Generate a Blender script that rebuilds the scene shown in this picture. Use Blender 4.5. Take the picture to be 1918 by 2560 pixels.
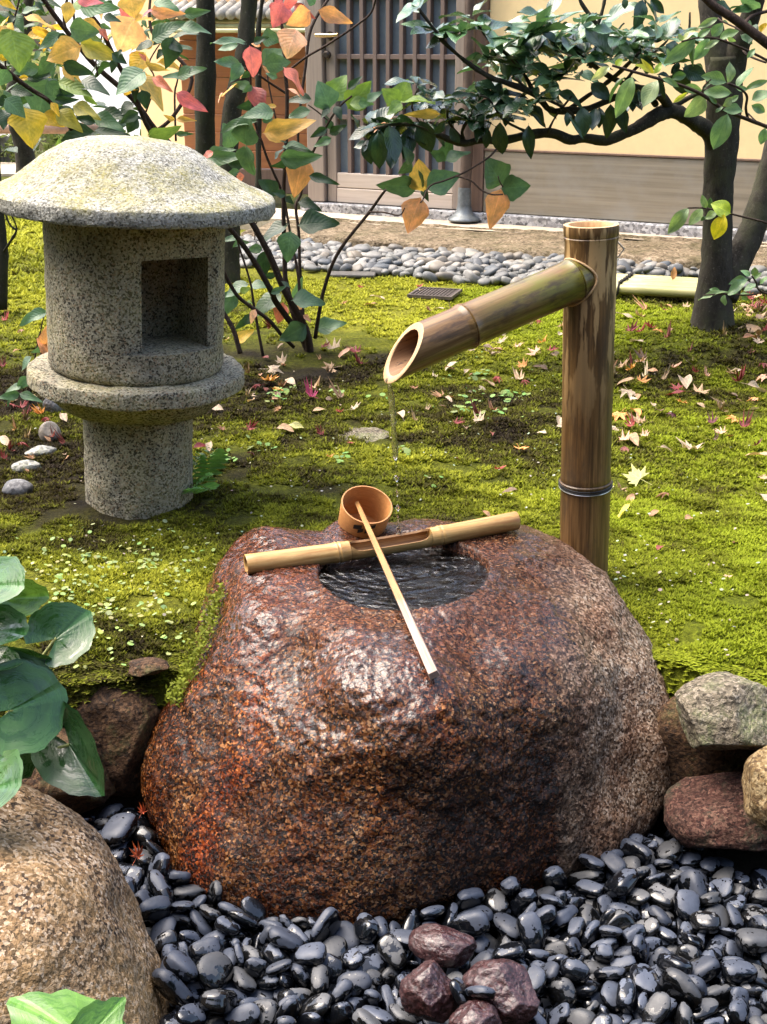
import bpy, bmesh, math, random
import numpy as np
from mathutils import Vector as V, Matrix, Quaternion

R = math.radians
sc = bpy.context.scene
for o in list(bpy.data.objects):
    bpy.data.objects.remove(o)
rng = np.random.default_rng(7)
random.seed(7)

# ------------------------------------------------------------ camera, sky, sun, exposure
PITCH, H, F, CX, CY = R(20.5), 0.95, 3125.0, 959.0, 1280.0
cam_d = bpy.data.cameras.new('camera')
cam_d.sensor_fit = 'VERTICAL'
cam_d.angle_y = 2 * math.atan(CY / F)
cam_d.clip_start, cam_d.clip_end = 0.05, 500
cam = bpy.data.objects.new('camera', cam_d)
sc.collection.objects.link(cam)
cam.location = (0, 0, H)
cam.rotation_euler = (R(90) - PITCH, 0, 0)
sc.camera = cam

SUN_EL, SUN_AZ = 62, -72      # azimuth measured from +Y towards +X
world = bpy.data.worlds.new('World')
sc.world = world
world.use_nodes = True
wt = world.node_tree
sky = wt.nodes.new('ShaderNodeTexSky')
sky.sky_type = 'NISHITA'
sky.sun_disc = False
sky.sun_elevation = R(SUN_EL)
sky.sun_rotation = R(SUN_AZ)
sky.air_density, sky.dust_density, sky.ozone_density = 1.0, 6.0, 1.0
bg = wt.nodes['Background']
bg.inputs['Strength'].default_value = 0.15
wt.links.new(sky.outputs[0], bg.inputs['Color'])
sd = bpy.data.lights.new('sun', 'SUN')
sd.energy, sd.angle, sd.color = 1.1, R(60), (1.0, 0.93, 0.82)
sun = bpy.data.objects.new('sun', sd)
sc.collection.objects.link(sun)
sdir = V((math.sin(R(SUN_AZ)) * math.cos(R(SUN_EL)), math.cos(R(SUN_AZ)) * math.cos(R(SUN_EL)), math.sin(R(SUN_EL))))
sun.rotation_euler = sdir.to_track_quat('Z', 'Y').to_euler()
sc.view_settings.view_transform = 'Standard'
sc.view_settings.look = 'None'
sc.view_settings.gamma = 1.0
sc.view_settings.exposure = 2.05
sc.cycles.use_denoising = True
sc.cycles.max_bounces = 8
sc.cycles.caustics_reflective = False
sc.cycles.caustics_refractive = False

# ------------------------------------------------------------ projection helpers (photograph pixels -> places)
cp, sp = math.cos(PITCH), math.sin(PITCH)
def ray(px, py):
    x, y = (px - CX) / F, (CY - py) / F
    return V((x, cp + y * sp, -sp + y * cp))
def gnd(px, py, z=0.0):
    r = ray(px, py)
    return V((0, 0, H)) + r * ((z - H) / r.z)
def at(px, py, Y):
    r = ray(px, py)
    return V((0, 0, H)) + r * (Y / r.y)
def dep(p):                      # depth along the view axis
    return p.y * cp + (H - p.z) * sp
def m_per_px(p):
    return dep(p) / F

# ------------------------------------------------------------ numpy noise
def _h(ix, iy, iz, s):
    h = (ix.astype(np.uint32) * np.uint32(374761393) + iy.astype(np.uint32) * np.uint32(668265263)
         + iz.astype(np.uint32) * np.uint32(2147483647 & 0x7feb352d) + np.uint32(s * 974711 & 0xffffffff))
    h = (h ^ (h >> np.uint32(13))) * np.uint32(1274126177)
    h = (h ^ (h >> np.uint32(15))) * np.uint32(2246822519)
    return ((h ^ (h >> np.uint32(16))).astype(np.float64) / 4294967295.0)
def vn(P, s=0):                  # value noise in -1..1
    P = np.asarray(P, float)
    if P.shape[1] == 2:
        P = np.c_[P, np.zeros(len(P))]
    f = np.floor(P); t = P - f; t = t * t * (3 - 2 * t); i = f.astype(np.int64)
    o = 0
    for a in (0, 1):
        for b in (0, 1):
            for c in (0, 1):
                w = (t[:, 0] if a else 1 - t[:, 0]) * (t[:, 1] if b else 1 - t[:, 1]) * (t[:, 2] if c else 1 - t[:, 2])
                o = o + w * _h(i[:, 0] + a, i[:, 1] + b, i[:, 2] + c, s)
    return o * 2 - 1
def fbm(P, sc_, oct=4, s=0, g=0.5):
    P = np.asarray(P, float) / sc_
    o, a, n = 0, 1.0, 0
    for k in range(oct):
        o = o + a * vn(P * (2 ** k) + 13.7 * k, s + k); n += a; a *= g
    return o / n
def sstep(a, b, x):
    t = np.clip((x - a) / (b - a), 0, 1)
    return t * t * (3 - 2 * t)

# ------------------------------------------------------------ objects
COL = sc.collection
def link(o, parent=None):
    COL.objects.link(o)
    if parent is not None:
        o.parent = parent
    return o
def tag(o, label=None, cat=None, group=None, kind=None):
    if label: o['label'] = label
    if cat: o['category'] = cat
    if group: o['group'] = group
    if kind: o['kind'] = kind
    return o
def thing(name, label, cat, loc=(0, 0, 0), group=None):
    o = bpy.data.objects.new(name, None)
    o.empty_display_size = 0.05
    o.location = loc
    link(o)
    return tag(o, label, cat, group)
def mesh_from(name, vs, fs, smooth=True):
    me = bpy.data.meshes.new(name)
    me.from_pydata([tuple(v) for v in vs], [], fs)
    me.validate()
    if smooth:
        me.polygons.foreach_set('use_smooth', [True] * len(me.polygons))
    me.update()
    return me
class MB:
    """collects shapes in world space; build() makes one mesh object, local to its parent"""
    def __init__(s): s.v, s.f = [], []
    def add(s, vs, fs):
        n = len(s.v)
        s.v += [V(v) for v in vs]
        s.f += [tuple(i + n for i in f) for f in fs]
        return s
    def box(s, c, size, rot=None, bev=0.0):
        bm = bmesh.new()
        bmesh.ops.create_cube(bm, size=1)
        for v in bm.verts: v.co = V((v.co.x * size[0], v.co.y * size[1], v.co.z * size[2]))
        if bev:
            bmesh.ops.bevel(bm, geom=list(bm.edges), offset=bev, segments=1, affect='EDGES')
        M = (rot.to_4x4() if rot is not None else Matrix())
        bm.verts.index_update()
        s.add([M @ v.co + V(c) for v in bm.verts], [[v.index for v in f.verts] for f in bm.faces])
        bm.free(); return s
    def tube(s, pts, rad, seg=8, caps=True, wob=0.0, sd=0):
        pts = [V(p) for p in pts]; n = len(pts)
        if not hasattr(rad, '__len__'): rad = [rad] * n
        rr = random.Random(sd)
        up = V((0, 0, 1)); vs = []; prev = None
        for i, p in enumerate(pts):
            d = (pts[min(i + 1, n - 1)] - pts[max(i - 1, 0)]).normalized()
            if prev is None:
                a = d.orthogonal().normalized()
            else:
                a = prev - d * prev.dot(d)
                a = a.normalized() if a.length > 1e-6 else d.orthogonal().normalized()
            prev = a; b = d.cross(a)
            for k in range(seg):
                t = 2 * math.pi * k / seg
                q = rad[i] * (1 + wob * rr.uniform(-1, 1))
                vs.append(p + (a * math.cos(t) + b * math.sin(t)) * q)
        fs = []
        for i in range(n - 1):
            for k in range(seg):
                k2 = (k + 1) % seg
                fs.append((i * seg + k, i * seg + k2, (i + 1) * seg + k2, (i + 1) * seg + k))
        if caps:
            fs.append(tuple(range(seg))[::-1]); fs.append(tuple((n - 1) * seg + k for k in range(seg)))
        return s.add(vs, fs)
    def lathe(s, prof, seg=48, M=None, cap=True):
        M = M or Matrix(); vs = []; n = len(prof)
        for (r, z) in prof:
            for k in range(seg):
                t = 2 * math.pi * k / seg
                vs.append(M @ V((r * math.cos(t), r * math.sin(t), z)))
        fs = []
        for i in range(n - 1):
            for k in range(seg):
                k2 = (k + 1) % seg
                fs.append((i * seg + k, i * seg + k2, (i + 1) * seg + k2, (i + 1) * seg + k))
        if cap:
            fs.append(tuple(range(seg))[::-1]); fs.append(tuple((n - 1) * seg + k for k in range(seg)))
        return s.add(vs, fs)
    def build(s, name, mat, parent=None, smooth=True, auto=None):
        off = V((0, 0, 0))
        p = parent
        while p is not None:
            off = off + p.location; p = p.parent
        me = mesh_from(name, [v - off for v in s.v], s.f, smooth)
        if mat: me.materials.append(mat)
        if auto is not None:
            me.set_sharp_from_angle(angle=R(auto))
        return link(bpy.data.objects.new(name, me), parent)
def np_mesh(name, verts, faces, mat, col=None, smooth=False):
    """fast mesh from arrays; faces (n,k); col per vertex rgb"""
    me = bpy.data.meshes.new(name)
    n, k = faces.shape
    me.vertices.add(len(verts)); me.vertices.foreach_set('co', np.ascontiguousarray(verts, np.float32).ravel())
    me.loops.add(n * k); me.loops.foreach_set('vertex_index', np.ascontiguousarray(faces, np.int32).ravel())
    me.polygons.add(n)
    me.polygons.foreach_set('loop_start', np.arange(0, n * k, k, dtype=np.int32))
    me.polygons.foreach_set('loop_total', np.full(n, k, np.int32))
    if smooth: me.polygons.foreach_set('use_smooth', np.ones(n, bool))
    me.update(calc_edges=True)
    if col is not None:
        a = me.color_attributes.new('Col', 'FLOAT_COLOR', 'POINT')
        a.data.foreach_set('color', np.c_[col, np.ones(len(col))].astype(np.float32).ravel())
    if mat: me.materials.append(mat)
    return me

# ------------------------------------------------------------ material helpers
def newmat(name):
    m = bpy.data.materials.new(name); m.use_nodes = True
    T = m.node_tree
    return m, T, T.nodes['Principled BSDF']
def node(T, typ, inp=None, **kw):
    n = T.nodes.new('ShaderNode' + typ)
    for k, v in kw.items(): setattr(n, k, v)
    for k, v in (inp or {}).items():
        s = n.inputs[k]
        if isinstance(v, bpy.types.NodeSocket): T.links.new(v, s)
        else: s.default_value = v
    return n
def ramp(T, fac, stops, interp='LINEAR'):
    n = node(T, 'ValToRGB', {'Fac': fac}); cr = n.color_ramp; cr.interpolation = interp
    while len(cr.elements) < len(stops): cr.elements.new(0.5)
    for e, (p, c) in zip(cr.elements, stops):
        e.position = p; e.color = (*c, 1) if hasattr(c, '__len__') else (c, c, c, 1)
    return n.outputs[0]
def mix(T, fac, a, b, blend='MIX'):
    n = node(T, 'Mix', data_type='RGBA', blend_type=blend)
    for i, v in ((0, fac), (6, a), (7, b)):
        s = n.inputs[i]
        if isinstance(v, bpy.types.NodeSocket): T.links.new(v, s)
        else: s.default_value = v if i == 0 else ((*v, 1) if len(v) == 3 else v)
    return n.outputs[2]
def mth(T, op, a, b=0.0, clamp=False):
    n = node(T, 'Math', {0: a, 1: b}, operation=op); n.use_clamp = clamp
    return n.outputs[0]
def mrange(T, v, a, b, c=0.0, d=1.0):
    return node(T, 'MapRange', {0: v, 1: a, 2: b, 3: c, 4: d}).outputs[0]
def obco(T): return node(T, 'TexCoord').outputs['Object']
def wpos(T): return node(T, 'NewGeometry').outputs['Position']
def uvco(T): return node(T, 'TexCoord').outputs['UV']
def noise(T, vec, scale, detail=3, rough=0.6, dist=0.0):
    return node(T, 'TexNoise', {'Vector': vec, 'Scale': scale, 'Detail': detail, 'Roughness': rough, 'Distortion': dist}).outputs[0]
def voro(T, vec, scale, out='Color', feature='F1', rnd=1.0):
    return node(T, 'TexVoronoi', {'Vector': vec, 'Scale': scale, 'Randomness': rnd}, feature=feature).outputs[out]
def mapping(T, vec, scale=(1, 1, 1), rot=(0, 0, 0), loc=(0, 0, 0)):
    return node(T, 'Mapping', {'Vector': vec, 'Scale': scale, 'Rotation': rot, 'Location': loc}).outputs[0]
def bump(T, B, h, strength=0.5, dist=0.002, nrm=None):
    inp = {'Height': h, 'Strength': strength, 'Distance': dist}
    if nrm is not None: inp['Normal'] = nrm
    n = node(T, 'Bump', inp)
    T.links.new(n.outputs[0], B.inputs['Normal'])
    return n.outputs[0]
def setb(T, B, **kw):
    names = dict(col='Base Color', rough='Roughness', spec='Specular IOR Level', coat='Coat Weight', coatr='Coat Roughness',
                 metal='Metallic', trans='Transmission Weight', ior='IOR', sub='Subsurface Weight', alpha='Alpha')
    for k, v in kw.items():
        s = B.inputs[names[k]]
        if isinstance(v, bpy.types.NodeSocket): T.links.new(v, s)
        else: s.default_value = (*v, 1) if hasattr(v, '__len__') and len(v) == 3 else v
# ------------------------------------------------------------ materials
def grains(T, vec, scale, stops, warp=0.004):
    w = node(T, 'TexNoise', {'Vector': vec, 'Scale': scale * 0.9, 'Detail': 2.0}).outputs['Color']
    v2 = node(T, 'VectorMath', {0: vec, 1: node(T, 'VectorMath', {0: w, 'Scale': warp}, operation='SCALE').outputs[0]}, operation='ADD').outputs[0]
    c = voro(T, v2, scale)
    s = node(T, 'SeparateColor', {0: c})
    return ramp(T, s.outputs[0], stops), s.outputs[1], v2

def granite(name, stops, scale=230, patch=((0.5, 0.5, 0.48), (1, 1, 1)), lichen=None, lich_at=(0.52, 0.66), lich_scale=9,
            top_only=False, rough=0.85, bd=0.003, bs=0.7, tint=None):
    m, T, B = newmat(name)
    vec = obco(T)
    g, rnd, v2 = grains(T, vec, scale, stops)
    big = noise(T, vec, 14, 5, 0.65)
    g = mix(T, 1.0, g, ramp(T, big, [(0.3, patch[0]), (0.7, patch[1])]), 'MULTIPLY')
    if tint:
        g = mix(T, mrange(T, noise(T, vec, 6, 4), 0.45, 0.7, 0, tint[1]), g, tint[0])
    if lichen:
        fac = mrange(T, noise(T, vec, lich_scale, 6, 0.7), lich_at[0], lich_at[1])
        fine = mrange(T, noise(T, vec, 160, 2), 0.3, 0.65, 0.25, 1.0)
        fac = mth(T, 'MULTIPLY', fac, fine)
        if top_only:
            nz = node(T, 'SeparateXYZ', {0: node(T, 'NewGeometry').outputs['Normal']}).outputs[2]
            fac = mth(T, 'MULTIPLY', fac, mrange(T, nz, -0.1, 0.5))
        g = mix(T, mth(T, 'MULTIPLY', fac, 0.8), g, lichen)
    setb(T, B, col=g, rough=rough, spec=0.3)
    n1 = bump(T, B, noise(T, vec, 45, 5, 0.75), bs, bd * 2)
    bump(T, B, noise(T, v2, scale * 0.8, 2, 0.6), bs, bd, n1)
    return m

G_LANT = [(0.0, (0.04, 0.037, 0.03)), (0.2, (0.11, 0.10, 0.08)), (0.34, (0.35, 0.325, 0.25)), (0.62, (0.46, 0.43, 0.34)),
          (0.8, (0.57, 0.54, 0.44)), (0.92, (0.34, 0.23, 0.15)), (1.0, (0.52, 0.48, 0.39))]
m_lantern = granite('lantern granite', G_LANT, 290, ((0.45, 0.46, 0.42), (1.05, 1.03, 1.0)), (0.20, 0.185, 0.05), (0.44, 0.68), 7, bs=0.9)
G_ROOF = [(0.0, (0.07, 0.068, 0.058)), (0.16, (0.19, 0.185, 0.16)), (0.4, (0.30, 0.297, 0.262)), (0.75, (0.42, 0.415, 0.375)), (1.0, (0.53, 0.525, 0.48))]
m_lroof = granite('lantern roof granite', G_ROOF, 280, ((0.6, 0.6, 0.57), (1.0, 1.0, 1.0)), (0.27, 0.24, 0.045), (0.40, 0.60), 5.5, top_only=True, bs=0.9)
G_BOUL = [(0.0, (0.03, 0.02, 0.012)), (0.2, (0.08, 0.05, 0.028)), (0.36, (0.23, 0.145, 0.068)), (0.6, (0.35, 0.24, 0.135)),
          (0.82, (0.47, 0.36, 0.24)), (1.0, (0.58, 0.49, 0.38))]
m_boulder = granite('tan granite', G_BOUL, 240, ((0.42, 0.37, 0.30), (1.05, 1.0, 0.98)), None, tint=((0.36, 0.23, 0.09), 0.45), bs=1.0, rough=0.7)
m_edge = granite('edging stone', [(0.0, (0.06, 0.05, 0.035)), (0.4, (0.17, 0.15, 0.11)), (0.8, (0.28, 0.245, 0.185)), (1.0, (0.38, 0.345, 0.28))], 220,
                 ((0.45, 0.42, 0.38), (1.05, 1.02, 1.0)), (0.13, 0.155, 0.06), (0.46, 0.62), 12, bs=1.0, bd=0.004)
m_brown = granite('brown stone', [(0.0, (0.02, 0.011, 0.006)), (0.5, (0.07, 0.037, 0.017)), (1.0, (0.14, 0.083, 0.043))], 220,
                  ((0.35, 0.33, 0.3), (1.1, 1.0, 0.95)), (0.07, 0.075, 0.025), (0.52, 0.66), 14, bs=1.0)
m_redst = granite('red granite', [(0.0, (0.02, 0.008, 0.006)), (0.5, (0.085, 0.036, 0.026)), (1.0, (0.19, 0.11, 0.08))], 260,
                  ((0.4, 0.38, 0.36), (1.1, 1.0, 1.0)), (0.05, 0.06, 0.035), (0.5, 0.62), 10, bs=1.0)
m_gold = granite('golden stone', [(0.0, (0.07, 0.04, 0.018)), (0.5, (0.23, 0.15, 0.062)), (1.0, (0.38, 0.29, 0.16))], 220, bs=1.0)
m_greyst = granite('grey stone', [(0.0, (0.10, 0.10, 0.11)), (0.5, (0.17, 0.175, 0.185)), (1.0, (0.26, 0.26, 0.27))], 120, bs=0.6, rough=0.6)
m_palest = granite('pale stone', [(0.0, (0.2, 0.2, 0.18)), (0.5, (0.38, 0.38, 0.35)), (1.0, (0.5, 0.5, 0.46))], 120, lichen=(0.10, 0.12, 0.03), bs=0.7)
m_slab = granite('rough foundation stone', [(0.0, (0.12, 0.09, 0.055)), (0.45, (0.25, 0.20, 0.135)), (1.0, (0.36, 0.305, 0.22))], 90,
                 ((0.38, 0.35, 0.29), (1.1, 1.05, 1.0)), (0.07, 0.062, 0.02), (0.48, 0.64), 6, bs=1.0, bd=0.008)
m_plinth = granite('granite plinth', [(0.0, (0.12, 0.12, 0.125)), (0.3, (0.3, 0.3, 0.31)), (0.7, (0.46, 0.46, 0.47)), (1.0, (0.6, 0.6, 0.6))], 70, bs=0.4)
m_conc = granite('pale paving', [(0.0, (0.44, 0.37, 0.28)), (1.0, (0.54, 0.47, 0.37))], 60, ((0.8, 0.78, 0.74), (1.05, 1.03, 1.0)), bs=0.3)
m_brownwall = granite('grey retaining stone', [(0.0, (0.16, 0.15, 0.14)), (1.0, (0.34, 0.33, 0.31))], 20, bs=0.6)

def wet_rock():
    m, T, B = newmat('wet rusty granite')
    vec = obco(T)
    g, rnd, v2 = grains(T, vec, 270, [(0.0, (0.004, 0.002, 0.001)), (0.3, (0.015, 0.0055, 0.0015)), (0.55, (0.048, 0.016, 0.004)),
                                     (0.74, (0.100, 0.038, 0.009)), (0.9, (0.165, 0.082, 0.026)), (1.0, (0.30, 0.19, 0.10))])
    dry, rnd2, v3 = grains(T, vec, 270, [(0.0, (0.035, 0.020, 0.012)), (0.25, (0.10, 0.060, 0.036)), (0.5, (0.22, 0.145, 0.092)),
                                     (0.78, (0.33, 0.245, 0.17)), (1.0, (0.46, 0.38, 0.30))])
    p = node(T, 'SeparateXYZ', {0: vec})
    # dry flank on the right, wet where the overflow runs
    nz = noise(T, vec, 7, 4, 0.6)
    edge = mth(T, 'ADD', p.outputs[0], mth(T, 'MULTIPLY', mth(T, 'SUBTRACT', nz, 0.5), 0.30))
    dryf = mrange(T, edge, 0.235, 0.34)
    # iron stain runs: stretched noise down the face
    st = noise(T, mapping(T, vec, (9, 9, 2.4)), 1.0, 5, 0.65)
    stain = mrange(T, st, 0.46, 0.62)
    g = mix(T, mth(T, 'MULTIPLY', stain, 0.8), g, mix(T, 1.0, g, (0.60, 0.36, 0.34), 'MULTIPLY'))
    rust = mrange(T, noise(T, mapping(T, vec, (6, 6, 3.0), loc=(3, 1, 0)), 1.0, 5, 0.7), 0.52, 0.68)
    g = mix(T, mth(T, 'MULTIPLY', rust, 0.85), g, mix(T, 1.0, g, (1.8, 1.2, 0.6), 'MULTIPLY'))
    pink = mrange(T, noise(T, vec, 5, 3), 0.5, 0.7)
    sky_pink = mrange(T, p.outputs[2], 0.10, 0.18)  # pinkish sky reflection painted into the colour of the top
    g = mix(T, mth(T, 'MULTIPLY', mth(T, 'MULTIPLY', sky_pink, 0.75), mrange(T, nz, 0.3, 0.6, 0.4, 1.0)), g, mix(T, 1.0, dry, (0.33, 0.165, 0.125), 'MULTIPLY'))
    # black algae film low down, with overhang shade painted in
    alg_shade = mth(T, 'MULTIPLY', mrange(T, noise(T, mapping(T, vec, (6, 6, 3.5)), 1.0, 5, 0.65), 0.40, 0.62), mrange(T, p.outputs[2], 0.13, 0.0))
    g = mix(T, mth(T, 'MULTIPLY', alg_shade, 0.8), g, mix(T, 1.0, g, (0.20, 0.12, 0.10), 'MULTIPLY'))
    wet_shade = mth(T, 'MULTIPLY', mrange(T, mth(T, 'ADD', p.outputs[2], mth(T, 'MULTIPLY', nz, -0.10)), 0.0, -0.07), mrange(T, mth(T, 'ADD', p.outputs[0], mth(T, 'MULTIPLY', nz, 0.12)), -0.10, 0.10))  # near-black wet patch at lower right, overhang shade painted into it
    g = mix(T, mth(T, 'MULTIPLY', wet_shade, 0.72), g, mix(T, 1.0, g, (0.16, 0.09, 0.09), 'MULTIPLY'))
    g = mix(T, mth(T, 'MULTIPLY', mrange(T, p.outputs[0], 0.0, -0.2), mrange(T, st, 0.35, 0.6, 0.3, 0.9)), g, mix(T, 1.0, g, (1.45, 1.05, 0.7), 'MULTIPLY'))
    dcol = mix(T, mth(T, 'MULTIPLY', mrange(T, noise(T, vec, 11, 4), 0.46, 0.62), 0.6), dry, mix(T, 1.0, dry, (0.62, 0.36, 0.24), 'MULTIPLY'))
    col = mix(T, dryf, g, dcol)
    wetr = mrange(T, noise(T, vec, 60, 3), 0.35, 0.7, 0.12, 0.32)
    rough = mth(T, 'ADD', mth(T, 'MULTIPLY', dryf, 0.35), wetr)
    coat = mrange(T, dryf, 0, 1, 0.20, 0.0)
    inb = mth(T, 'MULTIPLY', mrange(T, node(T, 'VectorMath', {0: node(T, 'CombineXYZ', {0: mth(T, 'SUBTRACT', p.outputs[0], 0.004), 1: mth(T, 'SUBTRACT', p.outputs[1], 0.115)}).outputs[0]}, operation='LENGTH').outputs['Value'], 0.150, 0.140), mrange(T, p.outputs[2], 0.176, 0.166))
    col = mix(T, inb, col, mix(T, 1.0, dry, (1.7, 1.75, 1.7), 'MULTIPLY'))
    film = mth(T, 'MULTIPLY', mrange(T, noise(T, mapping(T, vec, (7, 7, 3.5), loc=(5, 2, 1)), 1.0, 4, 0.6), 0.44, 0.58), mrange(T, p.outputs[2], 0.02, 0.12))
    coat = mth(T, 'MULTIPLY', mth(T, 'ADD', 0.16, mth(T, 'MULTIPLY', film, 0.55)), mrange(T, dryf, 0, 1, 1, 0))
    col = mix(T, mth(T, 'MULTIPLY', film, 0.5), col, mix(T, 1.0, col, (0.55, 0.42, 0.42), 'MULTIPLY'))
    setb(T, B, col=col, rough=rough, spec=0.17, coat=coat, coatr=0.05)
    n1 = bump(T, B, noise(T, vec, 34, 5, 0.7), 0.8, 0.010)
    n2 = bump(T, B, noise(T, v2, 170, 3, 0.7), 1.0, 0.005, n1)
    cn = node(T, 'Bump', {'Height': noise(T, vec, 55, 3, 0.6), 'Strength': 0.7, 'Distance': 0.006})
    T.links.new(cn.outputs[0], B.inputs['Coat Normal'])
    return m
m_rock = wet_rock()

def black_pebble():
    m, T, B = newmat('black polished pebble')
    vec = obco(T)
    oi = node(T, 'ObjectInfo').outputs
    off = node(T, 'VectorMath', {0: vec, 1: node(T, 'CombineXYZ', {0: mth(T, 'MULTIPLY', oi['Random'], 9.0), 1: mth(T, 'MULTIPLY', oi['Random'], 23.0)}).outputs[0]}, operation='ADD').outputs[0]
    # dried skin with wet spots and wet undersides; upward faces dry first
    nrm = node(T, 'SeparateXYZ', {0: node(T, 'NewGeometry').outputs['Normal']}).outputs[2]
    spots = noise(T, off, 7.5, 1, 0.4)
    big = noise(T, off, 2.4, 3, 0.55)
    wet = mth(T, 'ADD', mth(T, 'MULTIPLY', big, 0.9), mth(T, 'MULTIPLY', nrm, -0.42))
    wet = mth(T, 'ADD', wet, mth(T, 'MULTIPLY', oi['Random'], 0.26))
    w1 = mrange(T, wet, 0.275, 0.295)
    w2 = mrange(T, spots, 0.70, 0.715)
    w = mth(T, 'MAXIMUM', w1, w2, True)
    base = mix(T, oi['Random'], (0.024, 0.030, 0.045), (0.056, 0.067, 0.093))
    base = mix(T, 1.0, base, oi['Color'], 'MULTIPLY')
    dry = mix(T, mrange(T, noise(T, off, 6, 3), 0.4, 0.7), base, mix(T, 1.0, base, (1.25, 1.24, 1.22), 'MULTIPLY'))
    col = mix(T, w, dry, mix(T, 1.0, base, (0.07, 0.07, 0.07), 'MULTIPLY'))
    setb(T, B, col=col, rough=mrange(T, w, 0, 1, 0.55, 0.07), spec=0.5, coat=mrange(T, w, 0, 1, 0.0, 0.3), coatr=0.03)
    n1 = bump(T, B, noise(T, off, 5, 3), 0.25, 0.002)
    bump(T, B, w, 0.25, 0.0006, n1)
    return m
m_black = black_pebble()

def pale_pebble():
    m, T, B = newmat('pale river pebble')
    vec = obco(T)
    oi = node(T, 'ObjectInfo').outputs
    c = ramp(T, oi['Random'], [(0, (0.17, 0.17, 0.155)), (0.25, (0.085, 0.092, 0.10)), (0.45, (0.23, 0.22, 0.20)), (0.65, (0.07, 0.083, 0.097)), (0.82, (0.18, 0.155, 0.12)), (1, (0.28, 0.275, 0.26))])
    c = mix(T, mrange(T, noise(T, vec, 5, 4), 0.3, 0.7, 0, 0.5), c, mix(T, 1.0, c, (0.6, 0.6, 0.58), 'MULTIPLY'))
    setb(T, B, col=c, rough=0.6)
    return m
m_pale = pale_pebble()

def lava():
    m, T, B = newmat('wet purple lava stone')
    vec = obco(T)
    g, rnd, v2 = grains(T, vec, 300, [(0.0, (0.018, 0.006, 0.007)), (0.6, (0.038, 0.013, 0.013)), (1.0, (0.075, 0.035, 0.035))])
    setb(T, B, col=g, rough=mrange(T, noise(T, vec, 60, 3), 0.35, 0.65, 0.2, 0.5), coat=0.35, coatr=0.12)
    n1 = bump(T, B, noise(T, vec, 70, 5, 0.7), 0.8, 0.006)
    return m
m_lava = lava()

def wood(name, c1, c2, axis='x', scale=60, rough=0.6, stretch=0.03, bs=0.3, coord='obj', cath=None, stain=None, ring=False):
    m, T, B = newmat(name)
    vec = obco(T)
    s = {'x': (stretch, 1, 1), 'y': (1, stretch, 1), 'z': (1, 1, stretch)}[axis]
    mv = mapping(T, vec, s)
    n = noise(T, mv, scale, 5, 0.6, 0.3)
    col = mix(T, mrange(T, n, 0.3, 0.7), c1, c2)
    if cath:        # flat-sawn arches
        w = node(T, 'TexWave', {'Vector': mapping(T, vec, (0.16, 1, 1)), 'Scale': cath, 'Distortion': 9.0, 'Detail': 2.0, 'Detail Scale': 0.7}, bands_direction='Z').outputs[1]
        col = mix(T, mrange(T, w, 0.3, 0.9, 0, 0.24), col, mix(T, 1.0, c2 if False else col, (0.58, 0.55, 0.5), 'MULTIPLY'))
    if stain:
        col = mix(T, mrange(T, noise(T, vec, 7, 4), 0.45, 0.7, 0, stain[1]), col, stain[0])
    setb(T, B, col=col, rough=rough)
    bump(T, B, n, bs, 0.002)
    return m
m_base = wood('weathered cedar board', (0.29, 0.25, 0.18), (0.20, 0.172, 0.125), 'x', 55, 0.75, 0.03, cath=8.0, stain=((0.27, 0.255, 0.22), 0.5))
m_door = wood('door wood', (0.285, 0.235, 0.19), (0.21, 0.168, 0.138), 'z', 60, 0.7, 0.04)
m_doorpale = wood('pale door wood', (0.50, 0.43, 0.36), (0.40, 0.33, 0.27), 'x', 60, 0.7, 0.04)
m_lattice = wood('lattice wood', (0.165, 0.118, 0.098), (0.135, 0.098, 0.082), 'z', 60, 0.65, 0.04)
m_post = wood('dark post wood', (0.20, 0.125, 0.085), (0.125, 0.08, 0.06), 'z', 50, 0.65, 0.04)
m_clap = wood('red brown boards', (0.42, 0.17, 0.06), (0.31, 0.115, 0.04), 'x', 40, 0.7, 0.05, stain=((0.24, 0.10, 0.05), 0.6))
m_hishaku = wood('cypress cup', (0.50, 0.245, 0.085), (0.37, 0.16, 0.05), 'x', 260, 0.5, 0.06)
def handle_mat():
    m, T, B = newmat('ladle handle cypress')
    vec = obco(T); x = node(T, 'SeparateXYZ', {0: vec}).outputs[0]
    n = noise(T, mapping(T, vec, (0.03, 1, 1)), 420, 4, 0.6)
    wet = mix(T, mrange(T, n, 0.3, 0.7), (0.42, 0.22, 0.075), (0.22, 0.10, 0.035))
    dry = mix(T, mrange(T, n, 0.35, 0.7), (0.36, 0.265, 0.215), (0.20, 0.125, 0.09))
    f = mrange(T, mth(T, 'ADD', x, mth(T, 'MULTIPLY', noise(T, vec, 60, 2), 0.02)), 0.345, 0.365)
    setb(T, B, col=mix(T, f, wet, dry), rough=mrange(T, f, 0, 1, 0.3, 0.65))
    bump(T, B, n, 0.3, 0.001)
    return m
m_handle = handle_mat()

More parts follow.
